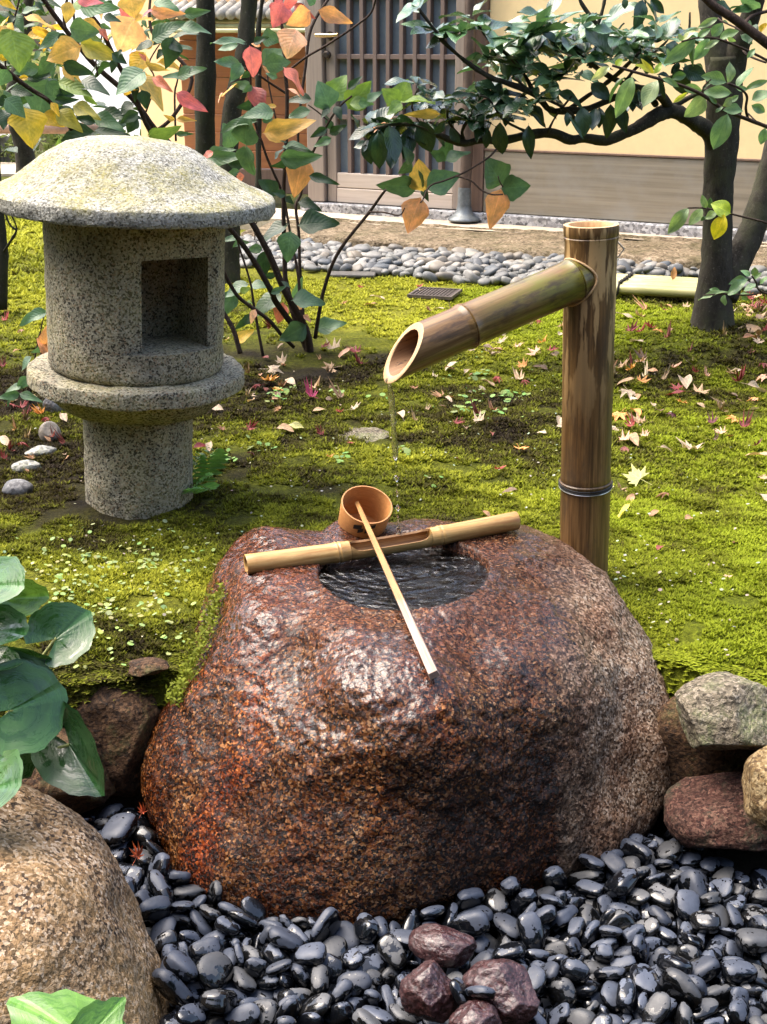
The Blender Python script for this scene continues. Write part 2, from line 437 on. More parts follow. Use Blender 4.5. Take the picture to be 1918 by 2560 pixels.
def bamboo(name, stops, mott=None, green=None, rough=0.35, fib=70, sheath=None):
    m, T, B = newmat(name)
    vec = obco(T)
    n = noise(T, mapping(T, vec, (0.035, 1, 1)), fib * 2.6, 5, 0.65)
    col = ramp(T, n, stops)
    if green:
        g = mrange(T, noise(T, mapping(T, vec, (0.35, 1, 1)), 22, 4, 0.6), green[1], green[2])
        x = node(T, 'SeparateXYZ', {0: vec}).outputs[0]
        g = mth(T, 'MULTIPLY', g, mrange(T, x, green[3], green[4]))
        col = mix(T, g, col, green[0])
    if mott:
        f = mrange(T, noise(T, mapping(T, vec, (0.28, 1, 1)), mott[1], 5, 0.7), mott[2], mott[3])
        col = mix(T, mth(T, 'MULTIPLY', f, mott[4]), col, mott[0])
    if sheath:
        x = node(T, 'SeparateXYZ', {0: vec}).outputs[0]
        f = mrange(T, noise(T, mapping(T, vec, (0.16, 1, 1)), 60, 4, 0.55), 0.50, 0.56)
        f = mth(T, 'MULTIPLY', f, mrange(T, x, sheath[1], sheath[2]))
        col = mix(T, f, col, sheath[0])
    setb(T, B, col=col, rough=rough, spec=0.45)
    bump(T, B, n, 0.25, 0.0012)
    return m
# local x runs along every culm
m_culm = bamboo('old bamboo post', [(0.28, (0.035, 0.017, 0.006)), (0.45, (0.105, 0.055, 0.019)), (0.6, (0.175, 0.098, 0.036)), (0.78, (0.25, 0.155, 0.065))],
                mott=((0.05, 0.034, 0.022), 20, 0.50, 0.66, 0.75), rough=0.4, sheath=((0.44, 0.29, 0.13), 0.40, 0.66))
m_spout = bamboo('green brown bamboo', [(0.3, (0.07, 0.036, 0.012)), (0.5, (0.155, 0.085, 0.030)), (0.7, (0.25, 0.155, 0.065))],
                 mott=((0.045, 0.027, 0.014), 42, 0.50, 0.64, 0.85), green=((0.125, 0.115, 0.014), 0.40, 0.60, 0.14, 0.30), rough=0.3)
m_rest = bamboo('pale dried bamboo', [(0.3, (0.26, 0.13, 0.04)), (0.5, (0.44, 0.27, 0.095)), (0.7, (0.56, 0.37, 0.155))],
                mott=((0.25, 0.11, 0.035), 24, 0.52, 0.68, 0.7), rough=0.35)
m_restin = bamboo('split bamboo inside', [(0.3, (0.12, 0.06, 0.025)), (0.5, (0.22, 0.115, 0.045)), (0.7, (0.40, 0.25, 0.11))], rough=0.5)
m_inside = bamboo('bamboo flesh', [(0.3, (0.13, 0.06, 0.022)), (0.7, (0.26, 0.14, 0.06))], mott=((0.05, 0.02, 0.008), 130, 0.56, 0.62, 0.9), rough=0.6)
m_cutrim = bamboo('cut bamboo rim', [(0.3, (0.38, 0.22, 0.10)), (0.7, (0.52, 0.36, 0.19))], rough=0.6)
m_matb = bamboo('fresh bamboo', [(0.3, (0.27, 0.25, 0.09)), (0.6, (0.42, 0.39, 0.19)), (0.8, (0.52, 0.48, 0.29))], mott=((0.20, 0.25, 0.05), 9, 0.5, 0.7, 0.6), rough=0.4)

def simple(name, col, rough=0.6, metal=0.0, nscale=None, namt=0.35, bs=0.0, bd=0.002, **kw):
    m, T, B = newmat(name)
    if nscale:
        c = mix(T, mrange(T, noise(T, obco(T), nscale, 5, 0.65), 0.3, 0.7), tuple(x * (1 - namt) for x in col), tuple(min(1, x * (1 + namt)) for x in col))
        setb(T, B, col=c, rough=rough, metal=metal)
        if bs: bump(T, B, noise(T, obco(T), nscale * 3, 5, 0.7), bs, bd)
    else:
        setb(T, B, col=col, rough=rough, metal=metal)
    setb(T, B, **kw)
    return m
m_yellow = simple('yellow clay plaster', (0.88, 0.67, 0.35), 0.9, nscale=14, namt=0.05, bs=0.12, bd=0.001)
m_peach = simple('peach plaster', (0.80, 0.54, 0.28), 0.9, nscale=5, namt=0.08, bs=0.1)
m_white = simple('white plaster', (0.82, 0.81, 0.80), 0.9, nscale=3, namt=0.04)
m_glass = simple('frosted glass', (0.17, 0.215, 0.255), 0.35, nscale=30, namt=0.12, spec=0.6)
m_brass = simple('brass', (0.55, 0.42, 0.24), 0.35, 1.0)
m_dkmetal = simple('dark bronze', (0.05, 0.04, 0.032), 0.45, 0.6)
m_pipe = simple('bronze pipe', (0.105, 0.075, 0.06), 0.42, 0.35, nscale=20, namt=0.3)
m_foot = simple('patinated foot', (0.13, 0.145, 0.15), 0.45, 0.4, nscale=30, namt=0.4)
m_wire = simple('black wire', (0.012, 0.012, 0.013), 0.4)
m_wirew = simple('steel wire', (0.62, 0.62, 0.6), 0.3, 0.9)
m_rope = simple('black palm rope', (0.014, 0.012, 0.012), 0.9)
m_tile = simple('grey roof tile', (0.30, 0.29, 0.26), 0.7, nscale=30, namt=0.3)
m_fascia = simple('green bamboo eave', (0.50, 0.50, 0.27), 0.5, nscale=9, namt=0.25)
m_rail = simple('old wooden rail', (0.34, 0.22, 0.15), 0.8, nscale=15, namt=0.3)
m_slate = simple('dark slate', (0.075, 0.07, 0.062), 0.6, nscale=50, namt=0.4)
m_grate = simple('rusty grate', (0.085, 0.068, 0.06), 0.6, nscale=60, namt=0.4)
m_white_tube = simple('cream tube', (0.55, 0.46, 0.34), 0.4)

def bark(name, c1, c2, moss=None, scale=30):
    m, T, B = newmat(name)
    vec = obco(T)
    n = noise(T, mapping(T, vec, (1, 1, 0.45)), scale, 6, 0.7)
    col = mix(T, mrange(T, n, 0.3, 0.72), c1, c2)
    col = mix(T, mrange(T, noise(T, vec, 110, 3), 0.6, 0.7, 0, 0.5), col, tuple(x * 2.0 + 0.02 for x in c2))
    if moss:
        col = mix(T, mrange(T, noise(T, vec, 7, 5, 0.7), 0.47, 0.62, 0, 0.8), col, moss)
    setb(T, B, col=col, rough=0.9, spec=0.2)
    bump(T, B, n, 0.9, 0.008)
    return m
m_bark = bark('grey brown bark', (0.016, 0.014, 0.011), (0.062, 0.054, 0.042), (0.05, 0.052, 0.028))
m_bark2 = bark('dark mossy bark', (0.013, 0.013, 0.009), (0.040, 0.038, 0.027), (0.028, 0.034, 0.016))
m_stem = bark('dark twig bark', (0.028, 0.019, 0.015), (0.062, 0.042, 0.032), None, 60)

def leafmat(name, gloss=0.35, veins=7.0, vein_amt=0.5, trans=0.25, spotty=0.0, coat=0.0, wet=False, edge=None, radial=False):
    m, T, B = newmat(name)
    uv = node(T, 'SeparateXYZ', {0: uvco(T)})
    u, v = uv.outputs[0], mth(T, 'ABSOLUTE', mth(T, 'SUBTRACT', uv.outputs[1], 0.5))
    oi = node(T, 'ObjectInfo').outputs
    off = node(T, 'VectorMath', {0: uvco(T), 1: mth(T, 'MULTIPLY', oi['Random'], 40.0)}, operation='ADD').outputs[0]
    base = oi['Color']
    base = mix(T, mrange(T, noise(T, off, 3.0, 4, 0.65), 0.35, 0.68), mix(T, 1.0, base, (0.62, 0.68, 0.70), 'MULTIPLY'), mix(T, 1.0, base, (1.22, 1.16, 1.05), 'MULTIPLY'))
    if edge:
        f = mth(T, 'ADD', mth(T, 'MULTIPLY', v, 1.7), mth(T, 'MULTIPLY', mth(T, 'SUBTRACT', noise(T, off, 5, 4), 0.5), 1.3))
        base = mix(T, mrange(T, f, edge[1], edge[1] + 0.12, 0, edge[2]), base, mix(T, 1.0, base, edge[0], 'MULTIPLY'))
    # midrib and side veins
    s = mth(T, 'MULTIPLY', uv.outputs[1], 7.0) if radial else mth(T, 'SUBTRACT', mth(T, 'MULTIPLY', u, veins), mth(T, 'MULTIPLY', v, veins * 0.75))
    if radial: s = mth(T, 'ADD', s, mth(T, 'MULTIPLY', noise(T, uvco(T), 3.0, 2), 0.25))
    side = mth(T, 'ABSOLUTE', mth(T, 'SUBTRACT', mth(T, 'FRACT', s), 0.5))
    sv = mrange(T, side, 0.475 if radial else 0.44, 0.5)
    mid = mrange(T, v, 0.035, 0.012)
    ve = mth(T, 'MAXIMUM', mth(T, 'MULTIPLY', sv, 0.7), mid)
    col = mix(T, mth(T, 'MULTIPLY', ve, vein_amt), base, mix(T, 1.0, base, (1.75, 1.7, 1.9), 'MULTIPLY'))
    rough = gloss
    if wet:
        w = mrange(T, noise(T, off, 5, 5, 0.72, 0.8), 0.50, 0.56)
        rough = mrange(T, w, 0, 1, 0.42, 0.10)
        col = mix(T, w, col, mix(T, 1.0, col, (0.75, 0.8, 0.75), 'MULTIPLY'))
        holes = voro(T, off, 2.6, 'Distance')
        hf = mrange(T, holes, 0.075, 0.06)
        col = mix(T, hf, col, (0.16, 0.10, 0.05))
    if spotty:
        col = mix(T, mrange(T, noise(T, off, 14, 3), 0.63, 0.7, 0, spotty), col, (0.10, 0.05, 0.03))
    setb(T, B, col=col, rough=rough, spec=0.5, coat=coat, coatr=0.08)
    hgt = mth(T, 'ADD', mth(T, 'MULTIPLY', side, 0.7 if radial else 1.6), mth(T, 'MULTIPLY', noise(T, off, 6, 3), 0.8))
    hgt = mth(T, 'SUBTRACT', hgt, mth(T, 'MULTIPLY', mid, 0.8))
    bump(T, B, hgt, 0.38 if vein_amt > 0.3 else 0.22, 0.003)
    tr = node(T, 'BsdfTranslucent', {'Color': mix(T, 1.0, col, (1.5, 1.6, 0.9), 'MULTIPLY')})
    ms = node(T, 'MixShader', {0: trans, 1: B.outputs[0], 2: tr.outputs[0]})
    T.links.new(ms.outputs[0], T.nodes['Material Output'].inputs[0])
    return m
m_vib = leafmat('veined shrub leaf', 0.42, 8, 0.26, 0.3)
m_vibred = leafmat('autumn shrub leaf', 0.5, 8, 0.25, 0.34, edge=((0.62, 0.34, 0.5), 0.85, 0.75))
m_glossy = leafmat('glossy evergreen leaf', 0.26, 9, 0.22, 0.12, coat=0.25)
m_fresh = leafmat('light evergreen leaf', 0.36, 9, 0.3, 0.28)
m_tsuwa = leafmat('wet broad leaf', 0.3, 5, 0.6, 0.14, wet=True, radial=True)
m_fallen = leafmat('fallen leaf', 0.65, 6, 0.25, 0.15, spotty=0.5)
m_fern = leafmat('fern leaf', 0.5, 4, 0.2, 0.3)

def colattr(name, rough=0.95, trans=0.0, nb=None):
    m, T, B = newmat(name)
    c = node(T, 'Attribute', attribute_name='Col').outputs['Color']
    if nb:
        n = noise(T, wpos(T), nb, 5, 0.75)
        c = mix(T, 1.0, c, ramp(T, n, [(0.28, 0.25), (0.52, 0.85), (0.72, 1.45)]), 'MULTIPLY')
        bump(T, B, n, 1.0, 0.02)
    setb(T, B, col=c, rough=rough, spec=0.15)
    if trans:
        tr = node(T, 'BsdfTranslucent', {'Color': c})
        ms = node(T, 'MixShader', {0: trans, 1: B.outputs[0], 2: tr.outputs[0]})
        T.links.new(ms.outputs[0], T.nodes['Material Output'].inputs[0])
    return m
m_ground = colattr('moss and soil', nb=95)
m_moss = colattr('moss tufts', 0.8, 0.25)
m_hedge = colattr('hedge leaves', 0.5, 0.35)
m_specks = colattr('tiny ground leaves', 0.6, 0.2)

def water_mat():
    m, T, B = newmat('clear water')
    setb(T, B, col=(0.82, 0.90, 0.90), rough=0.02, trans=1.0, ior=1.33, spec=0.5)
    vec = obco(T)
    d = node(T, 'VectorMath', {0: node(T, 'VectorMath', {0: vec, 1: (-0.01, 0.06, 0)}, operation='SUBTRACT').outputs[0]}, operation='LENGTH').outputs['Value']
    r = mth(T, 'SINE', mth(T, 'ADD', mth(T, 'MULTIPLY', d, 330), mth(T, 'MULTIPLY', noise(T, vec, 22, 3), 9.0)))
    h = mth(T, 'ADD', mth(T, 'MULTIPLY', r, 0.10), mth(T, 'MULTIPLY', noise(T, mapping(T, vec, (0.7, 1.3, 1)), 26, 3, 0.55, 0.8), 2.6))
    bump(T, B, h, 1.0, 0.0065)
    return m
m_water = water_mat()
def drip_mat():
    m, T, B = newmat('falling water')
    setb(T, B, col=(0.95, 0.97, 0.97), rough=0.05, trans=1.0, ior=1.33)
    bump(T, B, noise(T, obco(T), 160, 3), 0.7, 0.003)
    return m
m_drip = drip_mat()
# ------------------------------------------------------------ ground
FLOOR_Z = -0.31
EDGE_X = [-6, -1.3, -0.62, -0.48, -0.34, -0.2, 0.0, 0.3, 0.45, 0.56, 0.8, 1.4, 6]
EDGE_Y = [1.72, 1.76, 1.79, 1.81, 1.86, 1.98, 2.02, 2.0, 1.93, 1.83, 1.76, 1.72, 1.7]
def y_edge(x): return np.interp(x, EDGE_X, EDGE_Y)
TRUNK = gnd(1782, 842, 0.03)
def ground_z(x, y):
    x = np.asarray(x, float); y = np.asarray(y, float)
    P = np.c_[x.ravel(), y.ravel(), np.zeros(x.size)]
    n = (0.022 * fbm(P, 0.45, 3, 3) + 0.008 * fbm(P, 0.11, 3, 9)).reshape(x.shape)
    far = sstep(4.6, 5.4, y)
    n = n + (0.016 * np.abs(fbm(P, 0.10, 2, 15)) + 0.006 * np.abs(fbm(P, 0.035, 2, 19))).reshape(x.shape) - 0.006
    z = n * (1 - 0.75 * far)
    z = z + 0.075 * np.exp(-((x - TRUNK.x) ** 2 + (y - TRUNK.y) ** 2) / (2 * 0.27 ** 2))
    z = z + 0.03 * np.exp(-((x + 0.35) ** 2 + (y - 4.05) ** 2) / (2 * 0.3 ** 2))
    z = z - 0.02 * np.exp(-((x - 0.1) ** 2 + (y - 2.2) ** 2) / (2 * 0.3 ** 2))
    e = y_edge(x)
    lip = sstep(0.16, 0.0, y - e)                    # bank rolls over before it drops
    z = z - 0.022 * lip
    s = sstep(0.0, -0.075, y - e)
    return z * (1 - s) + FLOOR_Z * s
def gz(x, y): return float(ground_z(np.array([x]), np.array([y]))[0])

BR = [(0.95, 2.15, 0.36, 0.7), (-0.50, 1.95, 0.25, 1.0), (0.62, 1.95, 0.25, 0.8), (1.3, 3.0, 0.6, 0.6), (0.1, 4.9, 0.9, 1.0), (-2.2, 6.2, 1.3, 1.0),
      (-0.25, 2.45, 0.2, 0.35), (0.7, 4.5, 0.5, 0.7), (-0.75, 2.25, 0.3, 0.5), (0.35, 3.0, 0.3, 0.15), (0.2, 4.2, 0.4, 0.6)]
DK = [(-0.56, 2.5, 0.14, 0.6), (-0.3, 4.0, 0.5, 0.75), (0.28, 2.25, 0.12, 0.5), (0.1, 3.3, 0.6, 0.35), (1.0, 3.9, 0.5, 0.6), (-1.2, 3.4, 0.4, 0.3)]
C_SOIL, C_OLIVE, C_GREEN, C_YEL = np.array((0.026, 0.019, 0.011)), np.array((0.062, 0.056, 0.010)), np.array((0.155, 0.175, 0.012)), np.array((0.33, 0.335, 0.030))
C_LIME = np.array((0.24, 0.29, 0.016))
def moss_col(x, y, fine=True):
    P = np.c_[x, y, np.zeros(len(x))]
    b = 0.42 + 0.90 * fbm(P, 0.38, 5, 21, 0.62) + 0.34 * fbm(P, 0.06, 3, 33)
    for (cx, cy, s, a) in BR: b = b + 0.50 * a * np.exp(-((x - cx) ** 2 + (y - cy) ** 2) / (2 * s * s))
    for (cx, cy, s, a) in DK: b = b - 0.42 * a * np.exp(-((x - cx) ** 2 + (y - cy) ** 2) / (2 * s * s))
    if fine: b = b + rng.normal(0, 0.14, len(x))
    b = np.clip(b, 0, 1)[:, None]
    lime = sstep(-0.1, 0.5, x - 0.15 + 0.4 * fbm(P, 0.5, 2, 44))[:, None]
    hi = C_YEL * (1 - lime) + C_LIME * lime
    c = np.where(b < 0.3, C_SOIL + (C_OLIVE - C_SOIL) * (b / 0.3), np.where(b < 0.62, C_OLIVE + (C_GREEN - C_OLIVE) * ((b - 0.3) / 0.32), C_GREEN + (hi - C_GREEN) * ((b - 0.62) / 0.38)))
    return c
def nonuni(lo, a, b, hi, step, far):
    mid = np.arange(a, b, step)
    left = a - np.geomspace(step * 2, a - lo, far)[::-1]
    right = b + np.geomspace(step, hi - b, far)
    return np.r_[left, mid, right]
gx = nonuni(-120, -1.7, 2.4, 120, 0.018, 22)
gy = nonuni(-60, 0.9, 5.6, 200, 0.018, 22)
GX, GY = np.meshgrid(gx, gy)
GZ = ground_z(GX, GY)
gverts = np.c_[GX.ravel(), GY.ravel(), GZ.ravel()]
nx, ny = len(gx), len(gy)
ii = np.arange(nx * ny).reshape(ny, nx)
gf = np.c_[ii[:-1, :-1].ravel(), ii[:-1, 1:].ravel(), ii[1:, 1:].ravel(), ii[1:, :-1].ravel()]
gcol = moss_col(gverts[:, 0], gverts[:, 1], False) * 0.75
gcol = np.where((gverts[:, 2] < -0.07)[:, None], C_SOIL * 0.8, gcol)
ground = link(bpy.data.objects.new('ground', np_mesh('ground', gverts, gf, m_ground, gcol, True)))
tag(ground, kind='structure')

# moss tufts: real blades over the near moss, thinning and growing coarser with distance
def moss_tufts():
    xs, ys, hs = [], [], []
    def scatter(n, x0, x1, y0, y1, h):
        x = rng.uniform(x0, x1, n); y = rng.uniform(y0, y1, n)
        half = 0.355 * y + 0.12
        k = (np.abs(x) < half) & (y > y_edge(x) - 0.035)
        xs.append(x[k]); ys.append(y[k]); hs.append(np.full(k.sum(), h))
    scatter(105000, -1.15, 1.15, 1.7, 2.7, 0.0062)
    scatter(62000, -1.5, 1.5, 2.6, 3.8, 0.0082)
    scatter(34000, -2.1, 2.1, 3.7, 5.45, 0.011)
    scatter(16000, -3.6, -0.9, 5.0, 9.0, 0.022)
    x = np.concatenate(xs); y = np.concatenate(ys); h = np.concatenate(hs)
    # keep clear of the lantern leg, and bare soil around it
    bare = fbm(np.c_[x, y, x * 0], 0.09, 3, 71)
    k = np.hypot(x - L0.x, y - L0.y) > 0.118
    k &= ~((np.hypot(x - L0.x, y - L0.y) < 0.165) & (bare > -0.05))
    k &= ~((np.hypot(x + 0.33, y - 4.0) < 0.35) & (bare > -0.15))
    k &= bare < 0.36
    x, y, h = x[k], y[k], h[k]
    n = len(x)
    z = ground_z(x, y)
    edge = (y - y_edge(x)) < 0.05
    h = h * rng.uniform(0.55, 1.35, n) * (1 + 0.35 * fbm(np.c_[x, y, x * 0], 0.05, 2, 5))
    h = np.where(edge, h * 1.35, h)
    col = moss_col(x, y)
    B = 4
    vs = np.zeros((n, B, 3, 3)); cs = np.zeros((n, B, 3, 3))
    a0 = rng.uniform(0, 2 * np.pi, n)
    for b in range(B):
        a = a0 + b * 2 * np.pi / B + rng.uniform(-0.5, 0.5, n)
        d = np.c_[np.cos(a), np.sin(a)]; q = np.c_[-np.sin(a), np.cos(a)]
        lean = rng.uniform(0.5, 1.5, n); w = h * rng.uniform(0.3, 0.5, n)
        for t, sgn in ((0, -1), (1, 1)):
            vs[:, b, t, 0] = x + q[:, 0] * w * sgn; vs[:, b, t, 1] = y + q[:, 1] * w * sgn; vs[:, b, t, 2] = z - 0.001
        vs[:, b, 2, 0] = x + d[:, 0] * h * lean; vs[:, b, 2, 1] = y + d[:, 1] * h * lean - np.where(edge, h * 0.7, 0); vs[:, b, 2, 2] = z + h * rng.uniform(0.6, 1.1, n) * np.where(edge, 0.5, 1)
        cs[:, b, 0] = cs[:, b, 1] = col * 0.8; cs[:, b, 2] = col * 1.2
    f = np.arange(n * B * 3).reshape(-1, 3)
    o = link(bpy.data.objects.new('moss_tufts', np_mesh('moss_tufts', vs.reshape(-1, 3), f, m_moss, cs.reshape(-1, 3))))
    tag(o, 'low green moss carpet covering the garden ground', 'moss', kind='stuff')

# ------------------------------------------------------------ house (rear): its wall plane runs to the right and nearer
ZB = 0.12
A0, A1 = gnd(1207, 530, ZB), gnd(1852, 571, ZB)
HU = (A1 - A0); HU.z = 0; HU.normalize()
HN = V((HU.y, -HU.x, 0))                # outward, towards the garden
def hw(px, py, d=0.0):
    r = ray(px, py); o = V((0, 0, H)) - (A0 + HN * d)
    t = -o.dot(HN) / r.dot(HN)
    p = V((0, 0, H)) + r * t
    return (p - A0).dot(HU), p.z
HROT = Matrix((HU, -HN, V((0, 0, 1)))).transposed()
def hp3(s, z, d): p = A0 + HU * s + HN * d; return V((p.x, p.y, z))
def hbox(mb, s0, s1, z0, z1, d0, d1, bev=0.003):
    return mb.box(hp3((s0 + s1) / 2, (z0 + z1) / 2, (d0 + d1) / 2), (s1 - s0, abs(d1 - d0), z1 - z0), HROT, bev)
def S(px, py=530): return hw(px, py)[0]
def hpart(name, mat, parent, args, bev=0.003, smooth=False):
    """box part in the house frame whose own axes follow the wall (grain runs with it)"""
    s0, s1, z0, z1, d0, d1 = args
    mb = MB(); mb.box((0, 0, 0), (s1 - s0, abs(d1 - d0), z1 - z0), None, bev)
    me = mesh_from(name, mb.v, mb.f, smooth); me.materials.append(mat)
    o = link(bpy.data.objects.new(name, me), parent)
    off = V((0, 0, 0)); p = parent
    M = Matrix.Translation(hp3((s0 + s1) / 2, (z0 + z1) / 2, (d0 + d1) / 2)) @ HROT.to_4x4()
    while p is not None: off += p.location; p = p.parent
    # parents used here are never rotated except the door, handled by its own frame
    o.matrix_local = Matrix.Translation(-off) @ M
    return o

def build_house():
    hs = thing('house', 'yellow plastered house with latticed door and grey wooden skirting board', 'house', hp3(0, 0, 0))
    zt = hw(1300, 378)[1]                # top of the skirting board
    s_end, ztop = 4.2, 2.3
    hpart('plaster_wall', m_yellow, hs, (0.0, s_end, zt, ztop, -0.14, -0.02))
    hpart('skirting_board', m_base, hs, (0.0, s_end, ZB, zt - 0.003, -0.12, 0.0), 0.004)
    hpart('cap_strip', m_post, hs, (0.0, s_end, zt - 0.003, zt + 0.006, -0.10, 0.006), 0.001)
    sl = S(770)
    hpart('plinth', m_plinth, hs, (sl - 0.03, s_end, 0.0, ZB - 0.002, -0.15, 0.035), 0.006)
    hpart('wall_post', m_post, hs, (S(1174), S(1206), ZB, ztop, -0.10, 0.012), 0.004)
    # door with its lattice
    z_of = lambda py: hw(960, py)[1]
    door = bpy.data.objects.new('door', None); link(door, hs)
    door['label'] = 'latticed wooden door with frosted glass and brass lever'
    d0, d1 = -0.10, 0.0
    zb = ZB + 0.003
    xl0, xl1 = S(773, 400), S(814, 400)
    hpart('door_frame', m_doorpale if False else m_door, door, (xl0, xl1, zb, 2.1, -0.11, 0.02), 0.004)
    st0, st1 = S(817, 400), S(840, 400)
    gl1 = S(1134, 300); rs1 = S(1172, 300)
    hpart('door_stile', m_door, door, (st0, st1, zb, 2.1, d0 + 0.03, d1 - 0.005), 0.004)
    hpart('door_stile', m_door, door, (gl1, rs1, zb, 2.1, d0 + 0.03, d1 - 0.005), 0.004)
    zg = hw(960, 438)[1]; zr = hw(960, 477)[1]
    hpart('door_rail', m_doorpale, door, (st1, gl1, zr + 0.004, zg, d0 + 0.03, d1 - 0.010), 0.003)
    hpart('kick_board', m_doorpale, door, (st1, gl1, zb, zr, d0 + 0.03, d1 - 0.006), 0.003)
    hpart('door_pane', m_glass, door, (st1, gl1, zg, 2.1, d0 + 0.035, d0 + 0.045), 0)
    nb = 8
    for k in range(nb):
        c = st1 + (gl1 - st1) * (k + 1) / (nb + 1)
        hpart('lattice_bar', m_lattice, door, (c - 0.0115, c + 0.0115, zg + 0.001, 2.1, d0 + 0.05, d1 - 0.012), 0.002)
    for py in (142, 296):
        zc = hw(960, py)[1]
        hpart('lattice_rail', m_lattice, door, (st1 + 0.001, gl1 - 0.001, zc - 0.0125, zc + 0.0125, d0 + 0.048, d1 - 0.016), 0.002)
    zc = hw(960, 142)[1] + (hw(960, 142)[1] - hw(960, 296)[1])
    hpart('lattice_rail', m_lattice, door, (st1 + 0.001, gl1 - 0.001, zc - 0.0125, zc + 0.0125, d0 + 0.048, d1 - 0.016), 0.002)
    # lever handle and lock on the stile
    sh, zh = hw(826, 89)
    mb = MB(); mb.tube([hp3(sh, zh, 0.0), hp3(sh, zh, 0.012)], [0.022, 0.02], 14)
    mb.build('handle_rose', m_dkmetal, door, auto=40)
    mb = MB(); mb.tube([hp3(sh, zh, 0.006), hp3(sh, zh, 0.045), hp3(sh - 0.004, zh, 0.052)], [0.009, 0.009, 0.009], 10)
    mb.tube([hp3(sh - 0.06, zh + 0.002, 0.05), hp3(sh - 0.03, zh + 0.001, 0.054), hp3(sh + 0.03, zh, 0.052), hp3(sh + 0.075, zh + 0.004, 0.05)], [0.0105, 0.012, 0.010, 0.009], 10)
    mb.build('lever_handle', m_brass, door, auto=50)
    s2, z2 = hw(820, 137)
    mb = MB(); mb.tube([hp3(s2, z2, 0.0), hp3(s2, z2, 0.018), hp3(s2, z2, 0.026), hp3(s2, z2, 0.028)], [0.02, 0.02, 0.013, 0.012], 14)
    mb.build('door_lock', m_dkmetal, door, auto=40)
    # header above the frame closes the opening
    hpart('door_header', m_door, hs, (xl0, S(1206), 2.1, ztop, -0.12, 0.02), 0.004)
    # round down pipe with its flared foot
    pb = at(1160, 548, gnd(1160, 548, 0.085).y)
    base = V((pb.x, pb.y, 0.078))
    mb = MB(); mb.tube([base + V((0, 0, 0.06)), base + V((0, 0, 0.13)), base + V((0.008, 0, 0.30)), base + V((0.012, 0, 1.0)), base + V((0.015, 0, 2.2))], [0.029, 0.030, 0.031, 0.031, 0.031], 16)
    # clip ring with collar
    mb.build('drain_pipe', m_pipe, hs, auto=40)
    mb = MB(); mb.lathe([(0.033, 0.382), (0.037, 0.386), (0.037, 0.402), (0.033, 0.406)], 18, Matrix.Translation(base + V((0.009, 0, 0))))
    mb.build('pipe_ring', m_pipe, hs, auto=40)
    mb = MB(); mb.lathe([(0.080, 0.0), (0.086, 0.006), (0.083, 0.016), (0.060, 0.026), (0.045, 0.045), (0.036, 0.08), (0.035, 0.15), (0.033, 0.17)], 24, Matrix.Translation(base))
    mb.build('pipe_foot', m_foot, hs, auto=60)
build_house()

# foundation slab, long rough stone in front of the house, and paving before the door
def rough_slab():
    P0, P1 = gnd(600, 614, 0.0), gnd(1630, 682, 0.0)
    P1 = P0 + (P1 - P0) * 1.9
    d = (P1 - P0); d.z = 0; L = d.length; d.normalize(); n = V((d.y, -d.x, 0))
    # a block 0.62 m deep, front face along P0-P1
    na, nb_, nc = 150, 34, 8
    top, mbv, mbf = [], [], []
    prof = [(0.03, -0.06), (0.02, -0.02), (0.012, 0.03), (0.0, 0.055), (-0.02, 0.073), (-0.06, 0.079)] + [(-0.06 - 0.5 * (k + 1) / 24, 0.080) for k in range(24)] + [(-0.57, -0.05)]
    for i in range(na + 1):
        for (o, z) in prof:
            p = P0 + d * (L * i / na) + n * o
            mbv.append(V((p.x, p.y, z)))
    A = np.array([tuple(v) for v in mbv])
    nz = fbm(A, 0.16, 4, 50); nz2 = fbm(A, 0.035, 3, 57)
    amp = np.where(A[:, 2] > -0.01, 1, 0.3)
    disp = 0.026 * nz + 0.012 * nz2 + 0.03 * fbm(A * np.array((1, 1, 0.2)), 0.6, 2, 61)
    topm = np.tile([1 if o < -0.015 and o > -0.56 else 0 for (o, z) in prof], na + 1)
    A[:, 2] += np.where(topm == 1, (0.020 * nz + 0.010 * nz2) - 0.010, 0.004 * nz2)
    for k in range(3): A[:, k] += np.where(topm == 0, disp * (n[k] if k < 2 else 0.4), 0)
    m = len(prof)
    f = [(i * m + j, (i + 1) * m + j, (i + 1) * m + j + 1, i * m + j + 1) for i in range(na) for j in range(m - 1)]
    me = mesh_from('foundation_stone', A, f); me.materials.append(m_slab)
    o = link(bpy.data.objects.new('foundation_stone', me))
    tag(o, 'long rough brown foundation stone along the house front', 'foundation stone')
    return P0, d, n
SP0, SD, SN = rough_slab()
mb = MB()
c0, c1 = SP0 - SN * 0.56, SP0 + SD * 6 - SN * 0.56
pts = [V((-3.2, 6.55, 0)), c0, c1, hp3(3.6, 0, 0.03), hp3(-0.9, 0, 0.03), hp3(-2.6, 0, 0.03)]
pl = [V((p.x, p.y, 0.068)) for p in (SP0 - SN * 0.52 - SD * 1.2, SP0 - SN * 0.52, c1 + SN * 0.04, hp3(4.0, 0, 0.0), hp3(-1.3, 0, 0.0), hp3(-3.2, 0, -0.6))]
low = [V((p.x, p.y, -0.2)) for p in pl]
mb.add(pl + low, [tuple(range(6))] + [(i, i + 6, (i + 1) % 6 + 6, (i + 1) % 6) for i in range(6)])
o = mb.build('pavement', m_conc, None, False); tag(o, kind='structure')

